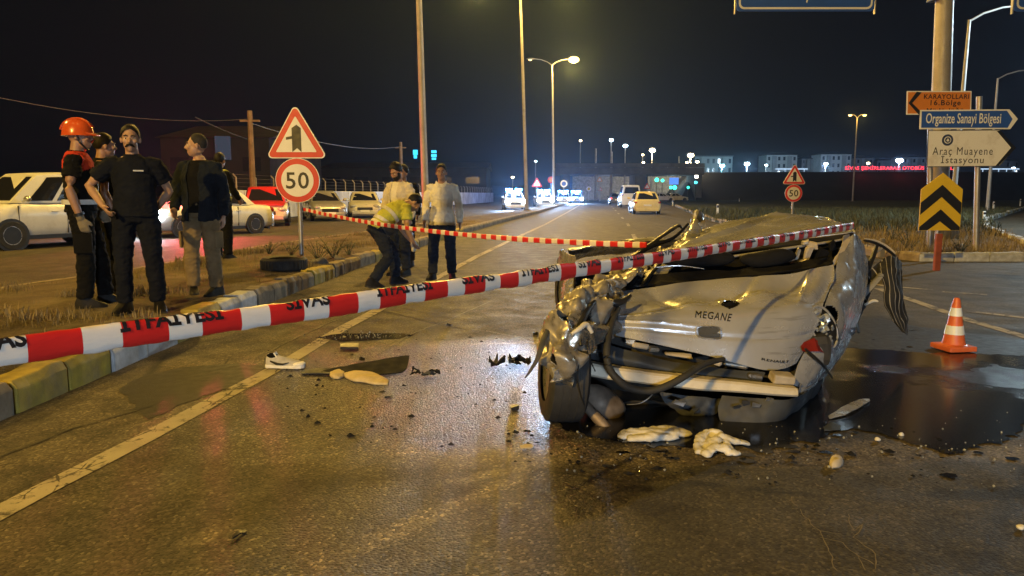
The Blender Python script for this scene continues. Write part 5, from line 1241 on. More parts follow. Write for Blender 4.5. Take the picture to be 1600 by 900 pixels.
        m2 = MB(); m2.loft([[Q(-w_, yy, -.092), Q(w_, yy, -.092), Q(w_, yy, -.070), Q(-w_, yy, -.070)] for yy, w_ in ((-.088, .028), (-.05, .042), (.05, .048), (.11, .051), (.16, .044), (.19, .022))]); m2.build('sole', M['rubber'], sh_)
    t['hands'] = 1; del t['hands']
    return t, J, hands
ZM = .185
# 1 helmeted rescuer (seen from his right side, turned to the officer)
g = G(139, 481, ZM)
T1, J1, H1 = person('rescuer in an orange-red helmet and red-shouldered black vest, wearing work gloves', (g.x, g.y, ZM), R(-68), dict(yaw=R(-8), wl=(-.20, .12, .92), wr=(.25, .02, .86), er=(.27, -.05, 1.13), el=(-.26, -.02, 1.15), al=(-.12, .14, .09), kl=(-.115, .10, .50)), 1.03, .0105, 'blackcloth', 'blackcloth', 'skin2', 'short', vest=None, helmet=True, gloves='glove', seed=1.3, collar=True)
sh = [c for c in T1.children if c.name.startswith('shirt')][0]; me = sh.data.copy(); me.name = 'red_yoke'; bm = bmesh.new(); bm.from_mesh(me)
bmesh.ops.delete(bm, geom=[f for f in bm.faces if not (f.calc_center_median().z > 1.345 + .03 * math.cos(f.calc_center_median().x * 12) and abs(f.calc_center_median().x) < .20)], context='FACES')
for v in bm.verts: v.co = v.co + v.normal * .011
bmesh.ops.solidify(bm, geom=bm.faces[:], thickness=.008); bm.to_mesh(me); bm.free(); me.materials.clear(); link_mesh('red_yoke', me, M['redvest'], T1, True)
mb = MB(); mb.loft([[Vector((1.03 * (.205) * math.cos(q), 1.03 * .158 * math.sin(q), 1.03 * z)) for q in [2 * PI * k / 22 for k in range(22)]] for z in (.985, 1.03)]); mb.build('reflective_band', M['reflect'], T1, True)
mb = MB(); mb.box((.10, .150, 1.20), (.055, .035, .11)); mb.bevel(.008); mb.tube([(.115, .15, 1.25), (.115, .15, 1.34)], .007, 6); mb.build('radio', M['black'], T1, True)
mb = MB(); mb.tube([(.06, .155, 1.34), (.055, .162, 1.22), (.07, .155, 1.10), (.05, .15, 1.05)], .008, 6); mb.build('lanyard', M['reflect'], T1, True)
for sx in (-1, 1):
    k = J1['kl' if sx < 0 else 'kr']; h = J1['hl' if sx < 0 else 'hr']; c = h.lerp(k, .70); mb = MB(); mb.box(c + Vector((sx * .10, .0, 0)), (.035, .16, .19)); mb.bevel(.012); mb.build('cargo_pocket', M['blackcloth'], T1, True)
w, f, pn, ac = H1['r']; mb = MB(); mb.tube([w - f * .055, w - f * .03], [.047, .046], 12); mb.build('wristwatch', M['black'], T1, True)
# 2 man behind, half hidden
g = G(166, 470, ZM); person('man in black half hidden between the helmeted rescuer and moustached officer', (g.x - .02, g.y + .15, ZM), R(-55), dict(yaw=R(10)), 1.0, .0115, 'blackcloth', 'blackcloth', 'skin2', 'short', hair='short', seed=2.1)
# 3 officer with moustache, hand on hip
g = G(222, 488, ZM)
T3, J3, H3 = person('moustached officer in navy uniform facing the viewer, right hand at his hip holding a phone', (g.x, g.y, ZM), R(194), dict(yaw=R(8), nod=R(2), er=(.395, -.05, 1.19), wr=(.235, .12, 1.0), palmr=(-1, -.2, .3), el=(-.275, -.13, 1.14), wl=(-.14, -.19, .97), al=(-.15, -.01, .09), kl=(-.135, .03, .5), ar=(.13, .03, .09), kr=(.125, .04, .5), fl=R(22), fr=R(-18)), 1.0, .0105, 'navy', 'navy', 'skin', 'short', moustache=True, hair='short', hairm='hair', seed=3.7, untuck=.02, girth=1.12, curl=.7, loose=1.15)
w, f, pn, ac = H3['r']; mb = MB(); mb.box(w + f * .10 + pn * .028, (.012, .07, .14), Matrix((pn, ac, f)).transposed()); mb.bevel(.004); o = mb.build('phone', M['phone'], None); o.location = T3.matrix_world @ Vector((0, 0, 0)) if False else (0, 0, 0)
o.matrix_world = Matrix.Translation(T3.location) @ Matrix.Rotation(T3.rotation_euler.z, 4, 'Z'); tag(o, 'dark phone held in the right hand of the moustached officer', 'phone')
mb = MB(); mb.box((-.075, .139, 1.325), (.085, .006, .012), Euler((0, 0, .35))); mb.build('name_tape', M['reflect'], T3)
# 4 man in blazer and cargo trousers
g = G(326, 462, ZM)
T4, J4, H4 = person('man in a navy blazer and khaki cargo trousers looking towards the officers', (g.x - .03, g.y, ZM), R(170), dict(yaw=R(-64), er=(.25, .05, 1.15), wr=(.20, .17, .95), el=(-.26, -.02, 1.14), wl=(-.28, .04, .87), al=(-.17, .05, .09), kl=(-.145, .06, .5), ar=(.14, .0, .09), kr=(.125, .03, .5), fr=R(35), fl=R(-10)), 1.01, .0105, 'blackcloth', 'khaki', 'skin', 'long', open_jacket='blazer', hair='crop', hairm='greyhair', seed=4.4, collar=False)
for sx in (-1, 1):
    k = J4['kl' if sx < 0 else 'kr']; h = J4['hl' if sx < 0 else 'hr']; c = h.lerp(k, .72); mb = MB(); mb.box(c + Vector((sx * .088, .01, 0)), (.03, .15, .18)); mb.bevel(.012); mb.build('cargo_pocket', M['khaki'], T4, True)
# 5 policeman seen from behind in hi-vis
g = G(352, 407, ZM); person('policeman seen from behind in a yellow-shouldered reflective vest and dark trousers', (g.x - .03, g.y, ZM), R(-28), dict(yaw=R(25), er=(.27, .02, 1.15), wr=(.22, .18, 1.0)), 1.03, .0115, 'blackcloth', 'blackcloth', 'skin2', 'long', vest='hivis', vest_band=[(.8, .034), (1.6, .034)], hair='short', seed=5.2, belt='black')
# 6 bearded man in pale shirt looking down
g = G(634, 431); person('bearded man in an open beige overshirt looking down at the bending policeman', (g.x - .10, g.y + .1, 0), R(150), dict(yaw=R(-5), nod=R(28), hed=(0, .05, 1.61), er=(.27, .0, 1.14), wr=(.24, .12, .92)), 1.02, .0115, 'shirt', 'jeans', 'skin2', 'long', open_jacket='shirt2', beard=True, hair='thick', seed=6.6, placket=None, collar=False)
# 7 man behind him
g = G(640, 416); person('man mostly hidden behind the bearded man, only dark hair and face showing', (g.x - .08, 13.3, .0), R(172), dict(yaw=R(-15), nod=R(0)), 1.03, .012, 'blackcloth', 'blackcloth', 'skin2', 'long', hair='thick', seed=7.1)
# 8 bending policeman in hi-vis
g = G(603, 447)
T8, J8, H8 = person('policeman in a yellow reflective vest bending forward with legs apart on the road', (g.x, g.y, 0), R(-62), dict(pel=(0, -.10, .80), wai=(0, .00, .93), che=(.0, .14, 1.04), ush=(.0, .27, 1.10), nec=(0, .34, 1.14), hed=(0, .43, 1.15), nod=R(55),
    sl=(-.19, .26, 1.09), sr=(.19, .26, 1.09), el=(-.24, .30, .82), wl=(-.15, .42, .62), er=(.24, .24, .82), wr=(.16, .36, .60), hl=(-.10, -.10, .78), hr=(.10, -.10, .78), kl=(-.16, .18, .45), al=(-.17, .20, .09), kr=(.20, -.02, .42), ar=(.26, -.27, .11), toer=R(-12), palmr=(-.3, .9, .2), palml=(.3, .9, .2)), 1.02, .0105, 'hivis', 'jeans', 'skin', 'short', hair='short', belt='whitecloth', vest_band=[(.75, .026), (1.55, .026)], seed=8.8, collar=False, curl=.9)
w, f, pn, ac = H8['r']; mb = MB(); mb.ell(w + f * .09 + Vector((-.07, 0, .02)), (.07, .05, .075), None, 12, 9); mb.jitter(.035, 11, 3); o = mb.build('cloth', M['whitecloth'], None, True)
o.matrix_world = Matrix.Translation(T8.location) @ Matrix.Rotation(T8.rotation_euler.z, 4, 'Z'); tag(o, 'crumpled white cloth in the hands of the bending policeman', 'cloth')
mb = MB(); mb.box((.21, -.02, .80), (.05, .12, .16), Euler((.5, 0, 0))); mb.bevel(.015); mb.build('holster', M['black'], T8)
# 9 man in cream shirt standing
g = G(692, 437); person('man in a loose cream shirt and dark jeans standing upright near the lamp pole', (g.x, g.y, 0), R(176), dict(yaw=R(4), nod=R(2), el=(-.26, -.02, 1.13), wl=(-.275, .04, .87), al=(-.14, 0, .09), kl=(-.125, .02, .5), ar=(.15, .03, .09), kr=(.135, .03, .5), fl=R(20), fr=R(-15)), 1.0, .0105, 'shirt', 'jeans', 'skin2', 'long', hair='short', seed=9.9, untuck=.09, loose=.9, placket='shirt2', collar=False, group='people at the crash scene')
# ================================================================== THE WRECKED CAR
def wreck_paint(name='silver_wreck_paint', dirt=1.0, tint=(1, 1, 1), metal=.58):
    n = N(name); p = n.obj()
    c = n.ramp(n.noise(2.5, 5, .6), [(.3, tuple(.44 * k for k in tint)), (.7, tuple(.55 * k for k in tint))])
    fl = n.voro(900, p, 'Color'); c = n.mix(.10, c, fl, 'MULTIPLY')
    d = n.maprange(n.math('ADD', n.noise(3.2, 8, .74), n.math('MULTIPLY', n.noise(26, 4, .6), .25)), .72 - .12 * dirt, .92 - .12 * dirt)
    d = n.math('MULTIPLY', d, min(1.0, dirt))
    c = n.mix(n.math('MULTIPLY', d, .75), c, (.15, .125, .095))
    sc = n.maprange(n.noise(9, 3, .5, n.vmap(p, (.25, 1, 5), (0, .6, .3))), .62, .66)
    sc = n.math('MULTIPLY', sc, n.maprange(n.noise(2.2, 3), .5, .6)); c = n.mix(n.math('MULTIPLY', sc, .3), c, (.09, .085, .08))
    return n.P(col=c, rough=n.maprange(d, 0, 1, .27, .62), metal=n.maprange(d, 0, 1, metal, .05), coat=.4, normal=n.bump(n.noise(7, 4, .6), .12, .02))
M['wreck'] = wreck_paint(); M['wreck_side'] = wreck_paint('scuffed_side_paint', .6, (.95, .96, 1.0), .55); M['wreck_lid'] = wreck_paint('bootlid_silver_paint', .35, (1.12, 1.12, 1.14), .50); M['wreck_dirty_golden'] = wreck_paint('scraped_dirty_goldlit', 1.15, (.80, .74, .62), .80)  # dirty copy's golden tint also paints in yellow lamp glints
def bare_metal():
    n = N('torn_bare_metal'); c = n.ramp(n.noise(5, 7, .7), [(.28, (.06, .052, .045)), (.5, (.32, .29, .24)), (.7, (.50, .48, .44))])
    return n.P(col=c, rough=.45, metal=.65, normal=n.bump(n.noise(18, 5, .7), .4, .02))
M['torn'] = bare_metal()
M['beam'] and None
M['bumper_beam'] = basic('cream_bumper_beam', (.58, .52, .40), .55, .1, var=.15, vscale=5, bump=.15, dirt=.35, dirtcol=(.16, .13, .10))
M['foam'] = basic('cream_foam', (.52, .42, .25), .9, var=.15, vscale=14, bump=.4, bscale=90, dirt=.25)
M['trim_beige'] = basic('beige_interior_trim', (.42, .36, .27), .8, var=.2, vscale=6, bump=.3, dirt=.3)
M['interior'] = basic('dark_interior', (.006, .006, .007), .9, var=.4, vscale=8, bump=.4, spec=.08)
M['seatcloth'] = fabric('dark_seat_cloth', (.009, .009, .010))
M['greyplastic'] = basic('grey_plastic', (.034, .038, .044), .68, var=.25, vscale=6, bump=.2, dirt=.4)
M['rust'] = basic('rusty_exhaust', (.26, .20, .15), .6, .5, var=.35, vscale=9, bump=.4, dirt=.5)
M['chassis'] = basic('dirty_underbody', (.03, .028, .026), .75, .2, var=.5, vscale=7, bump=.7, bscale=25, dirt=.4)
M['lampclear'] = basic('cracked_clear_lens', (.55, .58, .60), .08, .6, var=.4, vscale=30, bump=.8, bscale=40)
M['redlens'] = basic('red_lens', (.16, .016, .012), .12, var=.3, vscale=20, bump=.3, bscale=60)
M['airbag'] = fabric('airbag_cloth', (.60, .57, .50), .2, 6); M['airbag_bluelit'] = fabric('bluelit_airbag_cloth', (.36, .46, .60), .2, 6)  # second cloth's blue is light painted into its colour
def stripes_mat():
    n = N('pinstriped_black_cloth'); u = n.co.outputs['UV']; s = n.n.new('ShaderNodeSeparateXYZ'); n.l.new(u, s.inputs[0])
    w = n.math('ADD', s.outputs[0], n.math('MULTIPLY', n.noise(6, 3), .03)); f = n.math('FRACT', n.math('MULTIPLY', w, 5.0)); k = n.maprange(n.math('ABSOLUTE', n.math('SUBTRACT', f, .5)), .07, .035)
    return n.P(col=n.mix(k, (.010, .010, .011), (.30, .28, .25)), rough=.85, normal=n.bump(n.noise(16, 4, .6), .5, .02))
M['pinstripe'] = stripes_mat()
WX, WY = 1.45, 6.0
t = WR = thing('wrecked_car', 'crushed silver saloon wreck seen from behind with its bootlid bent and roof flattened', 'car', (WX, WY, 0))
def cr(p0, p1, p2, p3, u): return .5 * ((2 * p1) + (p2 - p0) * u + (2 * p0 - 5 * p1 + 4 * p2 - p3) * u * u + (3 * p1 - p0 - 3 * p2 + p3) * u ** 3)
def crl(P, u):
    n_ = len(P); 
    if n_ == 1: return P[0]
    x = min(max(u, 0), 1) * (n_ - 1); i = min(int(x), n_ - 2); f = x - i
    return cr(P[max(0, i - 1)], P[i], P[i + 1], P[min(n_ - 1, i + 2)], f)
def facets(q):                       # crumpled sheet: each cell tilts its own way
    ds, ps = noise.voronoi(q); s = w = 0.0
    for d, c in zip(ds, ps): k = math.exp(-9 * (d - ds[0])); s += k * noise.cell_vector(c * 7.31).dot(q - c); w += k
    return s / w
class Panel:
    def __init__(s, rows, nu=36, nv=24, crumple=0.0, cs=5.0, seed=0.0, ridge=.6, edge=1.0, px=True, facet=0.0):
        R_ = [[A(*q) if px else Vector(q) for q in r] for r in rows]; s.nu, s.nv = nu, nv; s.g = []
        for j in range(nv + 1):
            v = j / nv; row = []
            for i in range(nu + 1):
                u = i / nu; row.append(crl([crl(r, u) for r in R_], v))
            s.g.append(row)
        s.normals()
        if crumple:
            for j in range(nv + 1):
                for i in range(nu + 1):
                    p = s.g[j][i]; q = p * cs + Vector((seed, seed * .7, 0))
                    a = noise.noise(q); a = a + (facet * facets(q * 1.1) if facet else 0); b = 1 - abs(noise.noise(q * .9 + Vector((7, 3, 1)))) * 2.2; c = noise.noise(q * 2.7) * .45
                    e = min(1, min(i, s.nu - i, j, s.nv - j) / 3 * (1 - edge) + edge)
                    s.g[j][i] = p + s.n[j][i] * (crumple * (a + ridge * b * abs(noise.noise(q * .5 + Vector((2, 2, 2)))) * 2 + c) * e)
            s.normals()
    def normals(s):
        s.n = []
        for j in range(s.nv + 1):
            r = []
            for i in range(s.nu + 1):
                du = s.g[j][min(i + 1, s.nu)] - s.g[j][max(i - 1, 0)]; dv = s.g[min(j + 1, s.nv)][i] - s.g[max(j - 1, 0)][i]
                n_ = du.cross(dv); n_ = n_.normalized() if n_.length > 1e-9 else Vector((0, -1, 0))
                if n_.y > 0 and abs(n_.y) > .05: n_ = -n_
                elif abs(n_.y) <= .05 and n_.z < 0: n_ = -n_
                r.append(n_)
            s.n.append(r)
    def at(s, u, v, d=0.0):
        x = min(max(u, 0), 1) * s.nu; y = min(max(v, 0), 1) * s.nv; i = min(int(x), s.nu - 1); j = min(int(y), s.nv - 1); a, b = x - i, y - j
        f = lambda G_: (G_[j][i] * (1 - a) + G_[j][i + 1] * a) * (1 - b) + (G_[j + 1][i] * (1 - a) + G_[j + 1][i + 1] * a) * b
        return f(s.g) + f(s.n).normalized() * d
    def mb(s, thick=.004, hole=None):
        m = MB(); W_ = s.nu + 1; m.uv = []
        for sg in (0, 1):
            for j in range(s.nv + 1):
                for i in range(W_): m.v.append(s.g[j][i] - s.n[j][i] * (thick * sg)); m.uv.append((i / s.nu, j / s.nv))
        K = W_ * (s.nv + 1); keep = lambda i, j: not (hole and hole((i + .5) / s.nu, (j + .5) / s.nv)) if 0 <= i < s.nu and 0 <= j < s.nv else False
        for j in range(s.nv):
            for i in range(s.nu):
                if not keep(i, j): continue
                a, b, c, d = j * W_ + i, j * W_ + i + 1, (j + 1) * W_ + i + 1, (j + 1) * W_ + i
                m.f += [(a, b, c, d), (K + d, K + c, K + b, K + a)]
                for (di, dj, e0, e1) in ((0, -1, a, b), (1, 0, b, c), (0, 1, c, d), (-1, 0, d, a)):
                    if not keep(i + di, j + dj): m.f.append((e1, e0, K + e0, K + e1))
        m.mi = [0] * len(m.f); return m
    def build(s, name, m, thick=.004, hole=None, parent=WR, smooth=True): return s.mb(thick, hole).build(name, m, parent, smooth, world=True)
def wtube(name, pts, r, m, seg=10, parent=WR, sub=4, flat=1.0):
    P_ = [A(*q) for q in pts]; out = [crl(P_, k / (sub * (len(P_) - 1))) for k in range(sub * (len(P_) - 1) + 1)]
    rs = r if not isinstance(r, (list, tuple)) else [crl([Vector((x, 0, 0)) for x in r], k / (len(out) - 1)).x for k in range(len(out))]
    mb = MB(); mb.tube(out, rs, seg, flat=flat); return mb.build(name, m, parent, True, world=True)
# ---- boot lid
LID = Panel([[(972, 455, 4.78), (1030, 447, 4.80), (1087, 439, 4.82), (1160, 433, 4.84), (1220, 428, 4.86), (1265, 420, 4.88), (1303, 411, 4.92)],
             [(969, 470, 4.62), (1028, 463, 4.64), (1087, 455, 4.67), (1158, 450, 4.66), (1218, 448, 4.70), (1262, 442, 4.72), (1304, 430, 4.78)],
             [(966, 488, 4.46), (1028, 480, 4.46), (1090, 474, 4.49), (1156, 472, 4.48), (1214, 469, 4.50), (1258, 464, 4.54), (1296, 455, 4.64)],
             [(965, 497, 4.385), (1030, 494, 4.36), (1094, 491, 4.36), (1154, 489, 4.37), (1212, 486, 4.385), (1254, 482, 4.43), (1288, 475, 4.54)],
             [(964, 506, 4.35), (1032, 508, 4.315), (1097, 511, 4.31), (1152, 511, 4.315), (1208, 511, 4.335), (1248, 506, 4.38), (1280, 500, 4.48)],
             [(963, 519, 4.325), (1034, 528, 4.285), (1100, 535, 4.28), (1150, 539, 4.28), (1202, 541, 4.30), (1240, 536, 4.35), (1268, 528, 4.44)],
             [(962, 524, 4.315), (1036, 540, 4.27), (1103, 555, 4.26), (1148, 567, 4.26), (1194, 578, 4.27), (1224, 576, 4.31), (1244, 568, 4.38)]], 110, 66, .0)
def dent(P_, u, v, ru, rv, d):
    for j in range(P_.nv + 1):
        for i in range(P_.nu + 1):
            q = ((i / P_.nu - u) / ru) ** 2 + ((j / P_.nv - v) / rv) ** 2
            if q < 6: P_.g[j][i] = P_.g[j][i] - P_.n[j][i] * (d * math.exp(-q))
def crease(P_, a, b, w, d):
    a = Vector(a); b = Vector(b); L = (b - a).length; tt = (b - a) / L
    for j in range(P_.nv + 1):
        for i in range(P_.nu + 1):
            q = Vector((i / P_.nu, j / P_.nv)) - a; s = q.dot(tt)
            if -.05 < s < L + .05: x = abs(q.x * tt.y - q.y * tt.x) / w; P_.g[j][i] = P_.g[j][i] - P_.n[j][i] * (d * max(0, 1 - x) ** 1.3 * min(1, max(0, (s + .05) / .1)) * min(1, max(0, (L + .05 - s) / .1)))
dent(LID, .44, .22, .10, .10, .045); dent(LID, .22, .18, .12, .10, .030); dent(LID, .74, .14, .12, .12, .035); dent(LID, .60, .30, .07, .08, -.018); dent(LID, .30, .36, .05, .06, -.014); dent(LID, .90, .40, .07, .10, .02); dent(LID, .10, .34, .09, .07, .015); dent(LID, .97, .25, .06, .2, .05)
crease(LID, (.02, .42), (.40, .30), .05, .014); crease(LID, (.40, .30), (.68, .24), .05, -.012); crease(LID, (.55, .02), (.47, .34), .035, .012); crease(LID, (.70, .30), (.98, .44), .04, .012); crease(LID, (.12, .05), (.24, .33), .04, .012); crease(LID, (.84, .02), (.80, .40), .03, -.010)
crease(LID, (.0, .74), (.97, .79), .030, .008); crease(LID, (.0, .58), (.35, .66), .05, -.008)
for j in range(LID.nv + 1):
    for i in range(LID.nu + 1):
        p = LID.g[j][i]; LID.g[j][i] = p + LID.n[j][i] * (.006 * noise.noise(p * 5) + .002 * noise.noise(p * 13)) * (1.0 if j < LID.nv * .45 else .15)
LID.normals()
lid_hole = lambda u, v: abs(u - .462) / .042 + abs(v - .345) / .10 < 1
lid = LID.build('boot_lid', M['wreck_lid'], .006, lid_hole)
def lid_uv(px, py):                      # nearest point of the lid to a pixel of the photograph
    best = None; d = ray(px, py)
    for j in range(0, LID.nv + 1):
        for i in range(0, LID.nu + 1):
            p = LID.g[j][i] - Vector((0, 0, CAMH)); e = (p - d * (p.dot(d) / d.dot(d))).length
            if best is None or e < best[0]: best = (e, i / LID.nu, j / LID.nv)
    return best[1], best[2]
def lid_text(txt, p0, p1, hpx, m, name='lettering', bold=.006):
    a = lid_uv(*p0); b = lid_uv(*p1); vs, fs = text_geo(txt, 1.0, 'LEFT', bold, 0, 1.12)
    x0 = min(v.x for v in vs); x1 = max(v.x for v in vs); y0 = min(v.y for v in vs); y1 = max(v.y for v in vs)
    c = lid_uv(p0[0], p0[1] - hpx); dv = Vector(c) - Vector(a); mb = MB(); A_ = Vector(a); B_ = Vector(b); K = len(vs)
    for d in (.0045, .0008):
        for v in vs:
            q = A_.lerp(B_, (v.x - x0) / (x1 - x0)) + dv * ((v.y - y0) / (y1 - y0)); mb.v.append(LID.at(q.x, q.y, d))
    mb.f += fs; mb.mi += [0] * len(fs)
    ec = {}
    for f in fs:
        for i in range(len(f)): e = (f[i], f[(i + 1) % len(f)]); ec[e] = 1
    for (i, j) in ec:
        if (j, i) not in ec: mb.f.append((i, j, K + j, K + i)); mb.mi.append(0)
    mb.build(name, m, lid, world=True); 
M['badge'] = basic('tarnished_chrome_badge', (.16, .155, .15), .3, .8, var=.3, vscale=30, bump=0); M['badge2'] = basic('dark_badge', (.03, .03, .032), .35, .6, var=.2, bump=0)
lid_text('MEGANE', (1087, 496.0), (1141, 503.0), 9.5, M['badge2'], bold=.0)
lid_text('RENAULT', (1189, 563.5), (1230, 565.5), 6.2, M['badge2'], bold=.012)
hu, hv = lid_uv(1109, 519)
def lid_ring(name, u, v, ru, rv, d0, d1, m, seg=28, sq=.45, inner=.78):
    mb = MB(); rings = [[], [], [], []]
    for k in range(seg):
        q = 2 * PI * k / seg; cx, sx = math.copysign(abs(math.cos(q)) ** sq, math.cos(q)), math.copysign(abs(math.sin(q)) ** sq, math.sin(q))
        for r_, (s, d) in zip(rings, ((1, d0), (.95, d1), (inner + .05, d1), (inner, d0))): r_.append(LID.at(u + ru * s * cx, v + rv * s * sx, d))
    mb.loft(rings, False); return mb.build(name, m, lid, True, world=True)
lid_ring('handle_surround', hu, hv, .062, .072, -.002, .010, M['chrome'])
mb = MB(); mb.add([LID.at(hu + a * .05, hv + b * .055, .002) for a, b in ((-1, -1), (1, -1), (1, 1), (-1, 1))], [(0, 1, 2, 3)]); mb.add([LID.at(hu + a * .045, hv + .055 * b, .012) for a, b in ((-1, .1), (1, .1), (1, .75), (-1, .75))], [(0, 1, 2, 3)])
mb.build('handle_recess', M['greyplastic'], lid, world=True)
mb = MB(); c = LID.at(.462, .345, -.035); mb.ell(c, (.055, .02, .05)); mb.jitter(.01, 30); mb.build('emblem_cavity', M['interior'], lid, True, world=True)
lid_ring('emblem_rim', .462, .345, .038, .088, -.006, .003, M['interior'], 24, 1.3, .80)
# ---- rear of the cavity under the lid
Panel([[(905, 520, 4.42), (970, 528, 4.42), (1050, 545, 4.42), (1140, 565, 4.42), (1240, 575, 4.45)], [(900, 560, 4.36), (970, 570, 4.36), (1050, 580, 4.36), (1140, 592, 4.36), (1245, 600, 4.4)], [(905, 600, 4.5), (970, 610, 4.5), (1050, 620, 4.5), (1140, 628, 4.5), (1240, 625, 4.5)]], 40, 14, .012, 8, 2).build('rear_panel', M['chassis'], .006)
Panel([[(905, 528, 4.30), (960, 542, 4.27), (1030, 560, 4.25), (1100, 572, 4.245), (1195, 583, 4.27)], [(903, 545, 4.25), (960, 558, 4.22), (1030, 574, 4.20), (1100, 585, 4.20), (1190, 594, 4.24)], [(902, 556, 4.27), (960, 570, 4.25), (1030, 584, 4.23), (1100, 596, 4.23), (1180, 604, 4.27)]], 44, 12, .010, 7, 5).build('bumper_skin', M['greyplastic'], .006)
# bumper beam: a box section
mb = MB(); rings = []
for k in range(25):
    u = k / 24; pt = crl([A(898, 562, 4.16), A(960, 574, 4.13), A(1040, 585, 4.10), (A(1140, 596, 4.09)), A(1246, 607, 4.12)], u); pb = crl([A(900, 584, 4.15), A(960, 594, 4.12), A(1040, 604, 4.09), A(1140, 613, 4.08), A(1246, 620, 4.11)], u)
    w_ = Vector((0, .004 * noise.noise(Vector((u * 9, 1, 1))), .006 * noise.noise(Vector((u * 7, 3, 1)))))
    rings.append([pt + w_, pt + w_ + Vector((0, -.012, -.012)), pb + w_ + Vector((0, -.012, .012)), pb + w_, pb + Vector((0, .07, .0)), pt + Vector((0, .07, .0))])
mb.loft(rings); bb = mb.build('bumper_beam', M['bumper_beam'], t, world=True)
for px, py, r_ in ((912.5, 573, .013), (1190, 609, .010), (1030, 597, .009)):
    mb = MB(); q = A(px, py, 4.11 if px > 950 else 4.145); mb.lathe([(.001, -.003), (r_, -.003), (r_, .012), (.001, .012)], 14, Matrix.Translation(q) @ Matrix.Rotation(PI / 2, 4, 'X')); mb.build('bolt_hole', M['interior'], bb).location = -off(bb)
mb = MB(); mb.box(A(1222, 590, 4.2), (.13, .08, .05), Euler((.2, .1, .1))); mb.bevel(.01); mb.jitter(.008, 20); mb.build('foam_block', M['trim_beige'], t, world=True)
for k, (px, py, w_, h_, m) in enumerate(((1000, 540, .11, .03, 'trim_beige'), (1022, 546, .07, .03, 'torn'), (1060, 555, .16, .022, 'trim_beige'), (1150, 570, .14, .028, 'torn'), (985, 534, .06, .04, 'torn'), (1120, 566, .05, .03, 'trim_beige'), (920, 545, .09, .05, 'torn'), (1180, 588, .09, .03, 'torn'))):
    mb = MB(); mb.box(A(px, py, 4.33 if k < 6 else 4.24), (w_, .04, h_), Euler((.2 * math.sin(k), .12, .2 * math.cos(k)))); mb.bevel(.008, 1); mb.jitter(.012, 25, k); mb.build('debris_piece', M[m], t, world=True)
# ---- left quarter: crumpled
LQ = Panel([[(985, 425, 6.3), (1000, 410, 6.35), (1020, 396, 6.35), (1048, 388, 6.3)], [(935, 452, 5.5), (953, 436, 5.5), (985, 424, 5.4), (1018, 415, 5.35)], [(884, 488, 4.75), (900, 456, 4.75), (940, 438, 4.78), (1000, 430, 4.9)], [(849, 535, 4.05), (870, 494, 4.04), (905, 466, 4.14), (972, 452, 4.62)], [(842, 570, 3.86), (876, 552, 3.80), (912, 512, 3.98), (966, 492, 4.36)], [(893, 608, 3.86), (902, 582, 3.83), (927, 545, 4.0), (962, 520, 4.29)]], 110, 150, .030, 8.0, 3.3, .8, facet=2.8)
LQ.build('left_quarter_panel', M['wreck_dirty_golden'], .005, lambda u, v: (abs(u - .50) / .07 + abs(v - .66) / .05 < 1) or (abs(u - .22) / .06 + abs(v - .80) / .06 < 1) or (abs(u - .72) / .06 + abs(v - .74) / .05 < 1))
Panel([[(846, 520, 4.62), (866, 490, 4.55), (886, 470, 4.52)], [(842, 556, 4.50), (868, 530, 4.40), (892, 505, 4.36)], [(850, 575, 4.40), (880, 572, 4.28), (902, 556, 4.24)], [(880, 590, 4.36), (893, 604, 4.28), (903, 600, 4.24)]], 40, 46, .030, 9, 8.3, 1.0, facet=1.6).build('torn_skin', M['torn'], .004)
random.seed(21)
for k in range(64):         # torn scraps and brackets in the left corner
    px = random.uniform(868, 965); py = 600 - (px - 868) * 1.1 + random.uniform(-48, 30) - 25; py = min(max(py, 448), 590); Y = 3.80 + (px - 868) * .0048 + (600 - py) * .0022 + random.uniform(-.05, .05); c = A(px, py, Y); s_ = random.uniform(.015, .075)
    rows = [[c + Vector((s_ * (i - 1) * .7, random.uniform(-.03, .03), s_ * (1 - j) * .6)) + Vector((random.uniform(-.018, .018), 0, random.uniform(-.018, .018))) for i in range(3)] for j in range(3)]
    Panel(rows, 8, 8, .012, 18, k, 1.0, px=False).build('metal_scrap', M[('torn', 'wreck', 'black', 'wreck', 'torn')[k % 5]], .003, smooth=False)
wtube('dark_strut', [(946, 455, 4.5), (950, 468, 4.35), (965, 474, 4.33), (985, 462, 4.4)], [.016, .024, .02, .012], M['black']); wtube('dark_strut', [(940, 482, 4.36), (955, 474, 4.33), (978, 470, 4.36)], [.022, .026, .014], M['black'])
wtube('dark_strut', [(930, 470, 4.22), (915, 490, 4.05), (905, 515, 3.94), (908, 540, 3.88)], [.012, .02, .018, .01], M['black'])
wtube('torn_edge', [(893, 522, 3.86), (905, 514, 3.88), (916, 507, 3.92), (925, 520, 3.93)], [.010, .014, .016, .010], M['airbag'])
# ---- left side skin, sill and doors (seen edge-on)
Panel([[(846, 560, 3.95), (850, 566, 3.98), (858, 572, 4.0)], [(905, 470, 5.3), (905, 520, 5.3), (908, 545, 5.3)], [(960, 432, 6.3), (955, 470, 6.3), (958, 488, 6.3)], [(1000, 405, 7.6), (985, 432, 7.6), (988, 445, 7.6)]], 16, 40, .03, 4, 1.7).build('left_side_panel', M['wreck'], .005)
# hanging strip on the left
wtube('hanging_strip', [(857, 512, 3.98), (848, 535, 3.86), (840, 560, 3.80), (828, 580, 3.78), (821, 590, 3.78)], [.016, .017, .016, .015, .008], M['greyplastic'], flat=.45)
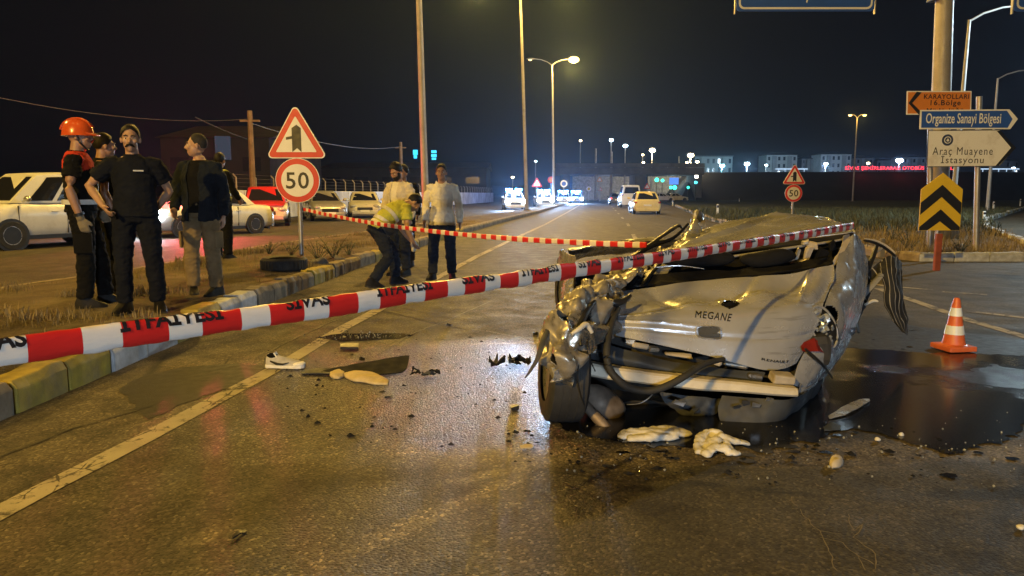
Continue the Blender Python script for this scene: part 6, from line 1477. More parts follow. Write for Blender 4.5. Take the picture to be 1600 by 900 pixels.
# ---- right quarter and pillar
RQ = Panel([[(1316, 380, 5.22), (1327, 372, 5.28), (1338, 366, 5.36), (1350, 384, 5.8)], [(1308, 408, 5.02), (1326, 402, 5.08), (1341, 400, 5.2), (1354, 408, 5.7)], [(1303, 436, 4.88), (1324, 432, 4.93), (1342, 436, 5.06), (1354, 444, 5.55)], [(1291, 470, 4.64), (1313, 470, 4.68), (1332, 476, 4.84), (1345, 490, 5.35)], [(1275, 515, 4.46), (1300, 520, 4.50), (1315, 527, 4.66), (1328, 532, 5.15)], [(1252, 560, 4.37), (1274, 566, 4.41), (1292, 570, 4.52), (1308, 566, 5.0)], [(1236, 600, 4.31), (1252, 606, 4.33), (1266, 606, 4.44), (1284, 598, 4.95)]], 60, 100, .011, 5, 4.2, .8, .5, facet=.9)
TLc = (1285, 511)
def tl_hole(u, v):
    p = RQ.at(u, v) - Vector((0, 0, CAMH)); d = p / p.dot(_fw); px = CX + F * d.x; py = CY - F * d.dot(_up); a = R(-28); x, y = px - TLc[0], py - TLc[1]
    x, y = x * math.cos(a) - y * math.sin(a), x * math.sin(a) + y * math.cos(a); return (x / 20) ** 2 + (y / 37) ** 2 < 1
RQ.build('right_quarter_panel', M['wreck_side'], .006, tl_hole)
Panel([[(1318, 368, 5.3), (1334, 365, 5.36)], [(1312, 392, 5.12), (1322, 388, 5.16)], [(1292, 418, 4.98), (1300, 420, 5.0)], [(1270, 432, 4.96), (1280, 436, 4.98)]], 8, 26, .008, 9, 1).build('window_channel', M['trim_beige'], .012)
# tail lamp: bowl, rim, broken glass and red piece
tl = bpy.data.objects.new('tail_lamp', None); COL.objects.link(tl); tl.parent = t
Rt = Matrix.Rotation(R(-28), 3, 'Y'); c = A(1286, 511, 4.56)
mb = MB(); mb.ell(c, (.082, .07, .145), Rt, 22, 14); mb.build('lamp_bowl', M['badge2'], tl, True, world=True)
mb = MB(); ring = [A(1286, 511, 4.50) + Rt @ Vector((.080 * math.cos(q), -.01 + .03 * math.cos(q), .142 * math.sin(q))) for q in [2 * PI * k / 36 for k in range(37)]]; mb.tube(ring, .0075, 6); mb.build('lamp_rim', M['wreck'], tl, True, world=True)
random.seed(4)
for k in range(26):
    a = random.uniform(0, 2 * PI); r_ = random.random() ** .5; q = A(1286, 511, 4.475) + Rt @ Vector((.058 * r_ * math.cos(a), random.uniform(-.02, .03), .11 * r_ * math.sin(a))); s_ = random.uniform(.010, .028)
    mb = MB(); mb.box(q, (s_, .006, s_ * random.uniform(.6, 1.5)), Euler((random.uniform(-.8, .8), random.uniform(-1, 1), random.uniform(-.8, .8)))); mb.build('glass_shard', M['lampclear'], tl, world=True)
for px, py, r_ in ((1291, 496, .026), (1287, 513, .030), (1280, 528, .022)):
    mb = MB(); mb.ell(A(px, py, 4.50), (r_, .02, r_)); mb.build('reflector_bowl', M['lampclear'], tl, True, world=True)
mb = MB(); mb.loft([[A(1250, 537, 4.39), A(1254, 549, 4.37), A(1258, 549, 4.40)], [A(1272, 528, 4.42), A(1279, 549, 4.39), A(1279, 545, 4.42)], [A(1292, 545, 4.45), A(1290, 552, 4.44), A(1288, 548, 4.46)]]); mb.build('red_lens', M['redlens'], tl, world=True)
# lower right bumper corner, hanging plastic
Panel([[(1128, 618, 4.17), (1180, 622, 4.14), (1240, 622, 4.16), (1288, 592, 4.7)], [(1122, 638, 4.15), (1172, 645, 4.11), (1232, 645, 4.16), (1274, 618, 4.7)], [(1126, 658, 4.13), (1165, 668, 4.09), (1214, 664, 4.15), (1252, 640, 4.7)], [(1140, 672, 4.16), (1163, 681, 4.12), (1190, 676, 4.18), (1235, 655, 4.7)]], 40, 26, .012, 6, 6.1).build('bumper_corner', M['greyplastic'], .008)
Panel([[(1250, 604, 4.30), (1268, 604, 4.42), (1298, 566, 5.0)], [(1238, 628, 4.26), (1252, 626, 4.4), (1285, 594, 5.0)], [(1214, 656, 4.24), (1228, 652, 4.4), (1268, 615, 5.0)], [(1192, 674, 4.24), (1204, 668, 4.42), (1250, 636, 5.0)]], 20, 30, .012, 7, 9).build('lower_skirt', M['wreck'], .006)
Panel([[(1030, 612, 4.24), (1070, 618, 4.22), (1125, 624, 4.24)], [(1040, 630, 4.22), (1080, 636, 4.20), (1128, 636, 4.22)], [(1062, 648, 4.24), (1090, 655, 4.22), (1112, 650, 4.24)]], 26, 18, .025, 9, 2.2).build('torn_liner', M['greyplastic'], .004)
for k, (px, py) in enumerate(((1165, 628), (1182, 632), (1150, 634), (1205, 627), (1088, 645), (1060, 630))):
    mb = MB(); mb.box(A(px, py, 4.10), (.05, .006, .022), Euler((.3, .4 * math.sin(k * 3), .2))); mb.jitter(.02, 20, k); mb.build('torn_sliver', M['chrome' if k % 2 else 'greyplastic'], t, world=True)
# ---- wheels
def wheel_at(c, axis, r, w, name='wheel', parent=t):
    z = axis.normalized(); a, b = frame_from(z); T = Matrix((a, b, z)).transposed().to_4x4(); T.translation = c; e = bpy.data.objects.new(name, None); COL.objects.link(e); e.parent = parent
    mb = MB(); mb.lathe([(r * .60, -w / 2), (r * .90, -w / 2), (r * .985, -w * .42), (r, -w * .28), (r, w * .28), (r * .985, w * .42), (r * .90, w / 2), (r * .62, w / 2), (r * .60, 0)], 40, T, caps=False); mb.build('tyre', M['rubber'], e, True, world=True)
    mb = MB(); mb.lathe([(.02, w * .35), (r * .5, w * .2), (r * .57, w * .42), (r * .62, w * .42), (r * .62, -w * .42), (.02, -w * .3)], 30, T); mb.build('rim', M['chrome'], e, True, world=True)
    for s in (-.22, 0, .22):
        mb = MB(); mb.lathe([(r * .996, w * s - .006), (r * 1.004, w * s - .004), (r * 1.004, w * s + .004), (r * .996, w * s + .006)], 40, T, caps=False); mb.build('tread_rib', M['rubber'], e, True, world=True)
    return e
wheel_at(Vector((.295, 4.17, .287)), Vector((1, .10, -.06)), .29, .215)
wheel_at(Vector((1.62, 4.75, .26)), Vector((1, -.15, .28)), .29, .20)
wheel_at(Vector((.60, 7.45, .30)), Vector((1, .2, 0)), .30, .2); wheel_at(Vector((2.25, 7.35, .30)), Vector((1, -.2, .1)), .30, .2)
# ---- underbody, interior
mb = MB(); mb.box((1.38, 6.0, .30), (1.28, 3.1, .22), Euler((0, R(-4), R(-2)))); mb.bevel(.05); mb.jitter(.04, 4); mb.build('floor_pan', M['chassis'], t, world=True)
mb = MB(); mb.box((1.08, 4.58, .17), (1.05, .16, .14), Euler((0, R(-3), 0))); mb.bevel(.03); mb.jitter(.02, 9); mb.build('rear_axle', M['chassis'], t, world=True)
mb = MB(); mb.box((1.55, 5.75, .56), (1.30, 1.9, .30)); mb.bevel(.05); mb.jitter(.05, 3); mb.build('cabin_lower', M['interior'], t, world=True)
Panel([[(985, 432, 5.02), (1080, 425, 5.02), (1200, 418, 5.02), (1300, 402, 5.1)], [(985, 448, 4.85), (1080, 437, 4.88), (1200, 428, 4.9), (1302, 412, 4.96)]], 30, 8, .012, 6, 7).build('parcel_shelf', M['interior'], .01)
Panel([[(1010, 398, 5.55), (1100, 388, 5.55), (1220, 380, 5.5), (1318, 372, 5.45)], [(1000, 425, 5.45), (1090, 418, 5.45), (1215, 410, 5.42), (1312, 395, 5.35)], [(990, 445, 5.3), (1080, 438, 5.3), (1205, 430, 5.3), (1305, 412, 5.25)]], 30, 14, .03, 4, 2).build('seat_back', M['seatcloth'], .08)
for x0, y0, w_, h_, Y in ((1092, 404, .52, .10, 5.14), (1200, 404, .40, .10, 5.14)):
    mb = MB(); mb.ell(A(x0, y0, Y), (w_ * .5, .07, h_ * .62), Euler((0, R(-2), 0)), 22, 12); mb.jitter(.018, 6, x0); mb.build('rear_headrest', M['seatcloth'], t, True, world=True)
for k, (px, py, w_, h_, m) in enumerate(((1262, 396, .05, .10, 'trim_beige'), (1282, 402, .07, .13, 'interior'), (1254, 410, .05, .05, 'torn'), (1270, 384, .06, .05, 'trim_beige'), (1246, 398, .035, .07, 'torn'), (1300, 384, .05, .07, 'interior'), (1238, 408, .05, .03, 'trim_beige'), (1276, 416, .05, .04, 'torn'), (1258, 380, .04, .04, 'torn'))):
    mb = MB(); mb.box(A(px, py, 5.2), (w_, .03, h_), Euler((.2, .35 * math.sin(k * 2), .3 * math.cos(k)))); mb.bevel(.006, 1); mb.jitter(.02, 18, k); mb.build('trim_piece', M[m], t, world=True)
# ---- roof
RF = Panel([[(1030, 398, 5.50), (1085, 388, 5.48), (1160, 381, 5.44), (1240, 373, 5.40), (1300, 366, 5.36), (1336, 362, 5.36)], [(1060, 383, 5.9), (1105, 373, 5.9), (1165, 366, 5.85), (1240, 357, 5.8), (1295, 353, 5.76), (1330, 355, 5.76)], [(1082, 370, 6.3), (1120, 357, 6.35), (1172, 349, 6.35), (1240, 342, 6.3), (1290, 343, 6.2), (1318, 349, 6.15)], [(1096, 360, 6.7), (1130, 349, 6.8), (1178, 341, 6.85), (1238, 336.5, 6.8), (1285, 339, 6.7), (1304, 345, 6.6)], [(1100, 364, 7.2), (1135, 353, 7.3), (1180, 346, 7.35), (1236, 343, 7.3), (1278, 345, 7.2), (1292, 351, 7.1)]], 100, 80, .010, 2.4, 5.5, .5, .6, facet=.4)
crease(RF, (.0, .55), (.62, .02 + .6), .05, -.02); crease(RF, (.10, .15), (.60, .70), .05, -.03); crease(RF, (.40, .1), (.95, .45), .05, .014); RF.normals()
RF.build('roof', M['wreck_lid'], .006)
Panel([[(1020, 404, 5.46), (1085, 391, 5.44), (1160, 384, 5.40), (1240, 376, 5.36), (1334, 364, 5.34)], [(1015, 411, 5.38), (1085, 399, 5.37), (1160, 391, 5.34), (1240, 382, 5.31), (1328, 370, 5.3)]], 40, 6, .006, 9, 4).build('window_seal', M['black'], .012)
wtube('rear_window_frame', [(1000, 430, 5.10), (1035, 417, 5.18), (1085, 407, 5.22), (1150, 400, 5.22), (1230, 388, 5.24), (1290, 379, 5.27), (1334, 371, 5.32)], [.014, .016, .018, .016, .017, .016, .012], M['wreck'], 8, flat=.6)
wtube('glass_remnant', [(1070, 408, 5.20), (1078, 413, 5.18), (1092, 410, 5.18), (1102, 404, 5.2)], [.004, .016, .014, .004], M['lampclear'], 6, flat=.3)
# ---- left pillar and torn tip
Panel([[(998, 442, 4.95), (1014, 438, 4.95), (1034, 438, 4.96)], [(1028, 408, 5.55), (1044, 404, 5.5), (1062, 402, 5.46)], [(1056, 380, 6.1), (1068, 376, 6.05), (1084, 380, 6.0)], [(1076, 356, 6.45), (1084, 352, 6.4), (1096, 360, 6.4)], [(1087, 332, 6.6), (1091, 329, 6.58), (1098, 340, 6.58)]], 24, 80, .018, 7, 3, facet=1.2).build('left_pillar', M['wreck'], .012)
wtube('window_rubber', [(976, 406, 6.2), (1000, 393, 6.3), (1030, 372, 6.4), (1052, 357, 6.5), (1062, 353, 6.5), (1068, 362, 6.5)], [.02, .026, .022, .026, .022, .012], M['black'], 8, flat=.6); wtube('window_rubber', [(990, 402, 6.0), (1020, 384, 6.1), (1052, 372, 6.15), (1075, 350, 6.4)], [.012, .018, .014, .010], M['interior'], 8)
wtube('bright_edge', [(962, 415, 6.0), (985, 401, 6.1), (1010, 390, 6.2), (1040, 378, 6.2)], [.007, .010, .010, .006], M['wreck'], 6)
for k, (a, b, c, m) in enumerate((((1080, 350), (1086, 330), (1092, 349), 'airbag'), ((1086, 348), (1094, 326), (1099, 346), 'black'), ((1090, 352), (1101, 342), (1104, 356), 'torn'))):
    mb = MB(); q = [A(*a, 6.5 - .03 * k), A(*b, 6.52 - .03 * k), A(*c, 6.5 - .03 * k)]; mb.loft([q, [p + Vector((.004, .02, 0)) for p in q]]); mb.build('torn_tip', M[m], t, world=True)
Panel([[(1003, 432, 5.0), (1012, 424, 5.06), (1022, 418, 5.1)], [(990, 447, 4.86), (1000, 447, 4.85), (1012, 443, 4.86)]], 10, 10, .01, 12, 2).build('pillar_trim', M['black'], .01)
wtube('left_pillar_rod', [(1004, 446, 4.80), (1018, 428, 5.0), (1032, 412, 5.2)], .012, M['interior'], 6)
# ---- front of the car, hidden behind the roof
Panel([[(.55, 6.9, .78), (1.2, 6.95, .86), (1.9, 6.95, .86), (2.45, 6.9, .80)], [(.55, 7.4, .74), (1.2, 7.5, .82), (1.9, 7.5, .82), (2.45, 7.4, .76)], [(.65, 7.95, .60), (1.2, 8.1, .66), (1.9, 8.1, .66), (2.35, 7.95, .60)]], 30, 26, .04, 3, 1, px=False).build('bonnet', M['wreck'], .006)
for x in (.50, 2.48):
    Panel([[(x, 6.2, .78), (x, 6.8, .78), (x, 7.5, .74), (x, 8.0, .6)], [(x + .02, 6.2, .5), (x + .02, 6.8, .5), (x + .02, 7.5, .5), (x, 8.0, .45)], [(x, 6.2, .25), (x, 6.8, .25), (x, 7.0, .3), (x, 8.0, .25)]], 30, 16, .04, 3, x, px=False).build('front_wing', M['wreck'], .006)
mb = MB(); mb.box((1.5, 8.0, .38), (1.8, .18, .28)); mb.bevel(.06); mb.jitter(.05, 4); mb.build('front_bumper', M['greyplastic'], t, world=True)
# ---- right door frame, torn door, trim
wtube('door_frame', [(1352, 376, 6.0), (1366, 379, 6.05), (1384, 388, 6.1), (1398, 400, 6.1), (1405, 412, 6.1)], [.018, .020, .022, .020, .014], M['black'], 8, flat=.6); wtube('door_frame_highlight', [(1351, 373, 6.0), (1368, 376, 6.04), (1386, 385, 6.08), (1399, 396, 6.08)], [.005, .008, .009, .006], M['trim_beige'], 6)  # thin beige strip stands in for the frame's whitish highlight
wtube('door_beam', [(1334, 478, 5.5), (1352, 457, 5.62), (1370, 437, 5.7), (1385, 420, 5.78)], [.022, .030, .030, .024], M['wreck'], 8, flat=.45); wtube('door_beam', [(1328, 510, 5.3), (1336, 498, 5.4), (1342, 520, 5.35)], [.012, .016, .010], M['torn'], 7)
wtube('window_pillar', [(1350, 440, 5.75), (1358, 415, 5.9), (1366, 396, 6.0), (1370, 384, 6.05)], [.018, .022, .020, .014], M['black'], 8); wtube('window_pillar', [(1358, 408, 5.95), (1366, 396, 6.0), (1378, 388, 6.05)], [.010, .012, .008], M['wreck'], 8)
Panel([[(1338, 470, 5.6), (1350, 462, 5.7), (1368, 440, 5.8)], [(1330, 505, 5.35), (1338, 505, 5.4), (1347, 490, 5.5)], [(1318, 535, 5.2), (1324, 535, 5.25), (1330, 528, 5.3)]], 12, 20, .02, 8, 5).build('door_skin', M['greyplastic'], .01)
mb = MB(); mb.ell(A(1331, 517, 5.1), (.028, .02, .028)); mb.build('chrome_knob', M['chrome'], t, True, world=True)
wtube('light_trim', [(1352, 476, 5.5), (1364, 470, 5.55), (1372, 471, 5.55)], [.008, .012, .006], M['airbag'], 7)
# striped cloth hanging over the door: lies on the wreck, a thing of its own
PC = Panel([[(1372, 412, 5.84), (1386, 402, 5.86), (1398, 402, 5.88), (1407, 409, 5.94)], [(1374, 426, 5.74), (1388, 420, 5.72), (1399, 419, 5.74), (1409, 428, 5.84)], [(1382, 450, 5.70), (1392, 446, 5.66), (1402, 446, 5.68), (1411, 455, 5.78)], [(1384, 480, 5.68), (1394, 480, 5.64), (1404, 480, 5.66), (1415, 486, 5.74)], [(1398, 504, 5.68), (1405, 508, 5.66), (1412, 512, 5.68), (1419, 516, 5.74)], [(1410, 519, 5.70), (1414, 521, 5.69), (1417, 522, 5.70), (1420, 523, 5.74)]], 30, 44, .018, 7, 3.1)
o = PC.mb(.006).build('draped_cloth', M['pinstripe'], None, True); tag(o, 'black pinstriped cloth hanging from the torn right door of the wreck', 'cloth')
PC2 = Panel([[(1346, 462, 5.62), (1352, 440, 5.76), (1362, 420, 5.84), (1384, 402, 5.88)], [(1352, 474, 5.58), (1362, 455, 5.68), (1374, 436, 5.76), (1394, 416, 5.82)]], 30, 12, .018, 8, 5)
PC2.mb(.006).build('cloth_fold', M['pinstripe'], o, True)
# ---- hose, silencer, tailpipe, wires
wtube('hanging_hose', [(966, 482, 4.32), (958, 500, 4.22), (951, 525, 4.12), (948, 552, 4.05), (952, 575, 4.03), (964, 592, 4.02), (984, 606, 4.02), (1012, 611, 4.02), (1040, 604, 4.02), (1070, 588, 4.05), (1098, 570, 4.12), (1131, 561, 4.22)], [.016, .018, .020, .021, .021, .021, .021, .021, .021, .020, .018, .014], M['rubber'], 10, sub=6)
mb = MB(); mb.ell(A(940, 630, 4.26), (.155, .12, .105), Euler((0, R(32), R(15))), 26, 14); mb.jitter(.018, 8, 2); mb.build('silencer', M['rust'], t, True, world=True)
tp = wtube('tailpipe', [(902, 612, 4.2), (914, 632, 4.12), (930, 650, 4.07), (946, 668, 4.04), (955, 684, 4.02), (957, 698, 4.0)], [.024, .028, .030, .031, .031, .030], M['rust'], 12, sub=5)
for pts in ([(905, 560, 3.84), (903, 590, 3.82), (907, 615, 3.86), (915, 640, 3.95)], [(980, 632, 4.12), (1000, 630, 4.08), (1018, 618, 4.08), (1022, 605, 4.1)], [(1022, 418, 5.1), (1060, 415, 5.1), (1100, 420, 5.05)], [(922, 520, 3.98), (918, 550, 3.9), (930, 580, 4.0)], [(1252, 600, 4.3), (1240, 630, 4.2), (1224, 660, 4.18)]):
    wtube('wire', pts, .0035, M['chrome'] if pts[0][0] > 950 else M['black'], 5)
wtube('fuel_pipe', [(1258, 545, 4.3), (1275, 560, 4.32), (1290, 575, 4.5), (1300, 590, 4.9)], .008, M['black'], 6)
Panel([[(905, 615, 4.45), (960, 622, 4.45), (1040, 630, 4.45), (1130, 640, 4.45)], [(915, 645, 4.55), (960, 650, 4.55), (1040, 655, 4.55), (1130, 662, 4.55)]], 30, 12, .05, 4, 8).build('torn_underbody', M['chassis'], .008)

# ---- airbags and cloths by the wreck (each a thing of its own)
def lump(name, label, cat, rows, m, thick, cr_, cs, seed, nu=40, nv=20, soft=1.0):
    fold = lambda a, b, c: max(.12, .70 + soft * (.55 * (a - .45) + .28 * (b - .4)) + .45 * c)
    P_ = Panel(rows, nu, nv, cr_, cs, seed, .8, .4, px=False); mb = MB(); W_ = nu + 1
    up = []; 
    for j in range(nv + 1):
        for i in range(W_):
            e = max(0, math.sin(PI * i / nu)) ** .6 * max(0, math.sin(PI * j / nv)) ** .6; p = P_.g[j][i]
            q = Vector((p.x * 5 + p.y * 9, p.y * 16 - p.x * 6, seed)); f1 = 1 - 2 * abs(noise.noise(q)); f2 = 1 - 2 * abs(noise.noise(q * 2.3 + Vector((3, 1, 2)))); f3 = noise.noise(p * 8 + Vector((seed, 0, 0)))
            up.append(Vector((p.x, p.y, max(.006, p.z + thick * e * fold(f1, f2, f3)))))
    dn = [Vector((p.x, p.y, min(p.z - .004, P_.g[k // W_][k % W_].z * .98))) if p.z > .02 else Vector((p.x, p.y, .002)) for k, p in enumerate(up)]
    mb.v = up + dn; K = len(up)
    for j in range(nv):
        for i in range(nu): a, b, c, d = j * W_ + i, j * W_ + i + 1, (j + 1) * W_ + i + 1, (j + 1) * W_ + i; mb.f += [(a, b, c, d), (K + d, K + c, K + b, K + a)]
    rim = [i for i in range(W_)] + [j * W_ + nu for j in range(1, nv + 1)] + [nv * W_ + i for i in range(nu - 1, -1, -1)] + [j * W_ for j in range(nv - 1, 0, -1)]
    for a, b in zip(rim, rim[1:] + rim[:1]): mb.f.append((b, a, K + a, K + b))
    mb.mi = [0] * len(mb.f); return solo(name, mb, m, label, cat, smooth=True)
def gp(*px, z=.012): return [tuple(G(x, y, z)) for x, y in px]
def cloth_heap(name, label, cat, tubes, m, vox, wr, seed):
    mb = MB()
    for pts, ra, rb in tubes:
        P_ = [Vector((*G(x, y, 0)[:2], z)) for x, y, z in pts]; out = [crl(P_, k / 14) for k in range(15)]
        mb.tube(out, [(ra * (.35 + .65 * math.sin(PI * min(1, (k + 1.5) / 17)) ** .5), rb * (.4 + .6 * math.sin(PI * min(1, (k + 1.5) / 17)) ** .5)) for k in range(15)], 14, 0, Vector((0, 0, 1)))
    me = remesh(mb, vox, 5, wr, 13, seed); c = sum((v.co for v in me.vertices), Vector()) / len(me.vertices); c.z = 0
    for v in me.vertices: v.co.z = max(v.co.z, .007)
    me.transform(Matrix.Translation(-c)); o = bpy.data.objects.new(name, me); COL.objects.link(o); o.location = c; me.materials.clear(); me.materials.append(m); return tag(o, label, cat)
cloth_heap('airbag', 'limp white airbag cloth lying under the rear of the wreck', 'airbag', [([(968, 686, .01), (990, 684, .03), (1020, 686, .035), (1050, 685, .03), (1076, 680, .012)], .045, .022), ([(980, 690, .01), (1005, 691, .025), (1035, 690, .03), (1060, 687, .012)], .03, .02), ([(1000, 682, .02), (1025, 681, .04), (1055, 679, .03), (1072, 677, .012)], .03, .016)], M['airbag'], .006, .009, 2)
cloth_heap('crumpled_cloth', 'crumpled cream cloth on the asphalt just behind the wreck', 'cloth', [([(1094, 712, .015), (1092, 703, .035), (1102, 695, .055), (1118, 694, .06), (1132, 701, .04), (1140, 709, .015)], .030, .022), ([(1100, 716, .012), (1112, 712, .035), (1126, 711, .038), (1142, 713, .02), (1152, 711, .01)], .034, .018), ([(1108, 700, .04), (1128, 699, .06), (1146, 700, .038), (1158, 699, .026), (1170, 698, .014)], .026, .016), ([(1104, 708, .02), (1116, 704, .05), (1128, 706, .04)], .045, .020), ([(1092, 708, .01), (1104, 701, .03), (1118, 698, .03), (1134, 704, .02)], .05, .014)], M['airbag'], .006, .010, 5)
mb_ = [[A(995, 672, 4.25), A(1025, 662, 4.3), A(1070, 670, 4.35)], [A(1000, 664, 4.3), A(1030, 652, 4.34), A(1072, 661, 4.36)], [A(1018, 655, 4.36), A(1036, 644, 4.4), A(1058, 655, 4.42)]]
o = Panel(mb_, 24, 16, .02, 10, 4, .8, px=False).mb(.012).build('airbag', M['airbag_bluelit'], None, True); tag(o, 'airbag cloth tinted with bluish light, sagging under the wreck above the white one', 'airbag')

# ================================================================== TAPE
def tape_mats():
    out = []
    for nm, c in (('tape_red', (.62, .022, .018)), ('tape_white', (.78, .70, .60))):
        n = N(nm); cc = n.ramp(n.noise(10, 4), [(.3, tuple(x * .9 for x in c)), (.7, c)]); out.append(n.P(col=cc, rough=.34, normal=n.bump(n.noise(18, 4, .6, n.vmap(n.obj(), (1, 1, 3))), .25, .006), coat=.15))
    return out
TM = tape_mats(); M['tape_ink'] = basic('tape_black_ink', (.014, .011, .012), .45, var=.2, bump=0)
def tape(label, P0, P1, sag, half_h, half_d, period, red, phase, texts, L_sub=900, twist=None):
    P0, P1 = Vector(P0), Vector(P1); L = (P1 - P0).length; T_ = (P1 - P0).normalized(); side = Vector((T_.y, -T_.x, 0)).normalized()       # side: towards the viewer
    if side.dot(-(P0 + P1) / 2) < 0: side = -side
    def C(s): u = s / L; w = Vector((0, 0, .0035 * noise.noise(Vector((s * 2.2, 1, 0))) + .0018 * noise.noise(Vector((s * 7, 3, 0))))) ; return P0.lerp(P1, u) - Vector((0, 0, sag * 4 * u * (1 - u))) + w
    def surf(s, q, d=0.0):            # q: angle round the folded band, 0 faces the viewer, 90 deg is the top edge
        hh = half_h * (1 + .13 * noise.noise(Vector((s * 9, 2, 1))) + .10 * noise.noise(Vector((s * 26, q * 1.5, 1))) + .12 * noise.noise(Vector((s * 3.1, 4, 0)))); tw = .5 * noise.noise(Vector((s * 1.1, 9, 2)))
        e = .75; cx = math.copysign(abs(math.cos(q)) ** e, math.cos(q)); sx = math.copysign(abs(math.sin(q)) ** e, math.sin(q))
        a = cx * (half_d + d); b = sx * (hh + d); a, b = a * math.cos(tw) + b * math.sin(tw) * .35, b
        return C(s) + side * a + Vector((0, 0, b))
    cuts = [0.0]; s = phase - math.ceil(phase / period) * period; marks = []
    while s < L:
        marks += [(s, 0), (s + red, 1)]; s += period
    ss = sorted(set([round(k * L / L_sub, 5) for k in range(L_sub + 1)] + [round(m[0], 5) for m in marks if 0 < m[0] < L]))
    mb = MB(); SEG = 18; rings = [[surf(s_, 2 * PI * k / SEG) for k in range(SEG)] for s_ in ss]; mb.loft(rings)
    colr = lambda x: 0 if ((x - phase) % period) < red else 1
    mi = []
    for i in range(len(ss) - 1): mi += [colr((ss[i] + ss[i + 1]) / 2)] * SEG
    mb.mi = mi + [0, 0]
    o = mb.build('barrier_tape', TM, None, True); tag(o, label, 'tape', 'barrier tapes across the scene')
    for txt, s0, s1, q0, q1 in texts:
        mb = MB()
        vs, fs = text_geo(txt, 1.0, 'LEFT', .032, 0, 1.0); bm = bmesh.new(); bv = [bm.verts.new(v) for v in vs]
        for f in fs:
            try: bm.faces.new([bv[i] for i in f])
            except ValueError: pass
        bmesh.ops.triangulate(bm, faces=bm.faces[:]); 
        for _ in range(2): bmesh.ops.subdivide_edges(bm, edges=[e for e in bm.edges if e.calc_length() > .10], cuts=1, use_grid_fill=False)
        bmesh.ops.triangulate(bm, faces=bm.faces[:]); bm.verts.index_update(); vs = [v.co.copy() for v in bm.verts]; fs = [tuple(v.index for v in f.verts) for f in bm.faces]; bm.free()
        x0 = min(v.x for v in vs); x1 = max(v.x for v in vs); y0 = min(v.y for v in vs); y1 = max(v.y for v in vs)
        mb.add([surf(s0 + (s1 - s0) * (v.x - x0) / (x1 - x0), q0 + (q1 - q0) * (v.y - y0) / (y1 - y0), .0011) for v in vs], fs)
        mb.build('lettering', M['tape_ink'], o, normals=False)
    return o
Ta, Tb = A(-60, 560, 1.22), A(1332, 353, 5.33); TL = (Tb - Ta).length
def tape_s(px):
    k = (px - CX) / F; d = Tb - Ta; w_ = lambda v: v.y * math.cos(PITCH) - (v.z) * math.sin(PITCH)
    a0 = Vector((Ta.x, Ta.y, Ta.z - CAMH)); t_ = (k * w_(a0) - a0.x) / (d.x - k * w_(d)); return t_ * TL
q0, q1 = R(8), R(118)
tx = [('SİVAS', tape_s(-75), tape_s(40), q0, q1), ('İTFAİYESİ', tape_s(185), tape_s(346), q0, q1), ('SİVAS', tape_s(444), tape_s(512), q0, q1), ('İTFAİYESİ', tape_s(585), tape_s(672), q0, q1), ('SİVAS', tape_s(718), tape_s(769), q0, q1), ('İTFAİYESİ', tape_s(812), tape_s(869), q0, q1)]
s = tape_s(869); dS = tape_s(718) - tape_s(672)
lenS, lenI = tape_s(769) - tape_s(718), tape_s(869) - tape_s(812)
while s + dS + lenI < TL - .1:
    tx.append(('SİVAS', s + dS, s + dS + lenS, q0, q1)); s += dS + lenS
    if s + dS + lenI < TL: tx.append(('İTFAİYESİ', s + dS, s + dS + lenI, q0, q1)); s += dS + lenI
per = (tape_s(378) - tape_s(132)) / 2
tape('lettered red and white barrier tape crossing close to the viewer up to the wreck roof', Ta, Tb, .012, .0255, .011, per, per * .56, tape_s(40), tx)
# second tape from the sign post to the wreck, third across the lanes
sp0 = Vector((A(476, 327, 11.45).x, 11.40, A(476, 327, 11.45).z)); e0 = A(1010, 383, 6.3)
tape('thin unlettered barrier tape from the speed limit post to the wreck', sp0, e0, .10, .026, .008, .17, .09, 0.0, [], 300)

# ================================================================== CONE AND DEBRIS
M['cone'] = basic('orange_cone_plastic', (.62, .13, .04), .45, var=.12, vscale=10, bump=.05, dirt=.3, dirtcol=(.25, .08, .04)); M['cone_white'] = basic('white_cone_sleeve', (.72, .76, .78), .35, var=.1, vscale=8, bump=.05, dirt=.2)
g = G(1489, 548); ch = A(1492, 465, g.y).z
t = thing('traffic_cone', 'orange traffic cone with two white bands standing at the edge of the oil spill', 'cone', (g.x, g.y, .008), R(8))
mb = MB(); mb.box((0, 0, .025), (.245, .245, .045)); mb.bevel(.012); mb.build('base', M['cone'], t)
r0_, r1_ = .088, .022
def rr_(z): return r0_ + (r1_ - r0_) * (z - .045) / (ch - .045)
mb = MB(); mb.lathe([(r0_ + .02, .045), (r0_, .055)] + [(rr_(z), z) for z in (.1, .2, .3, ch - .03)] + [(r1_ * .9, ch - .012), (r1_ * .55, ch - .01), (r1_ * .5, ch - .05)], 28); mb.build('cone_body', M['cone'], t, True)
for f0, f1 in ((.30, .47), (.64, .80)):
    z0, z1 = ch * f0, ch * f1; mb = MB(); mb.lathe([(rr_(z0) - .004, z0), (rr_(z0) + .003, z0 + .002), (rr_(z1) + .003, z1 - .002), (rr_(z1) - .004, z1)], 28, caps=False); mb.build('white_band', M['cone_white'], t, True)
M['matblack'] = basic('matt_black_plastic', (.012, .012, .014), .85, var=.3, vscale=8, bump=.2, spec=.15)
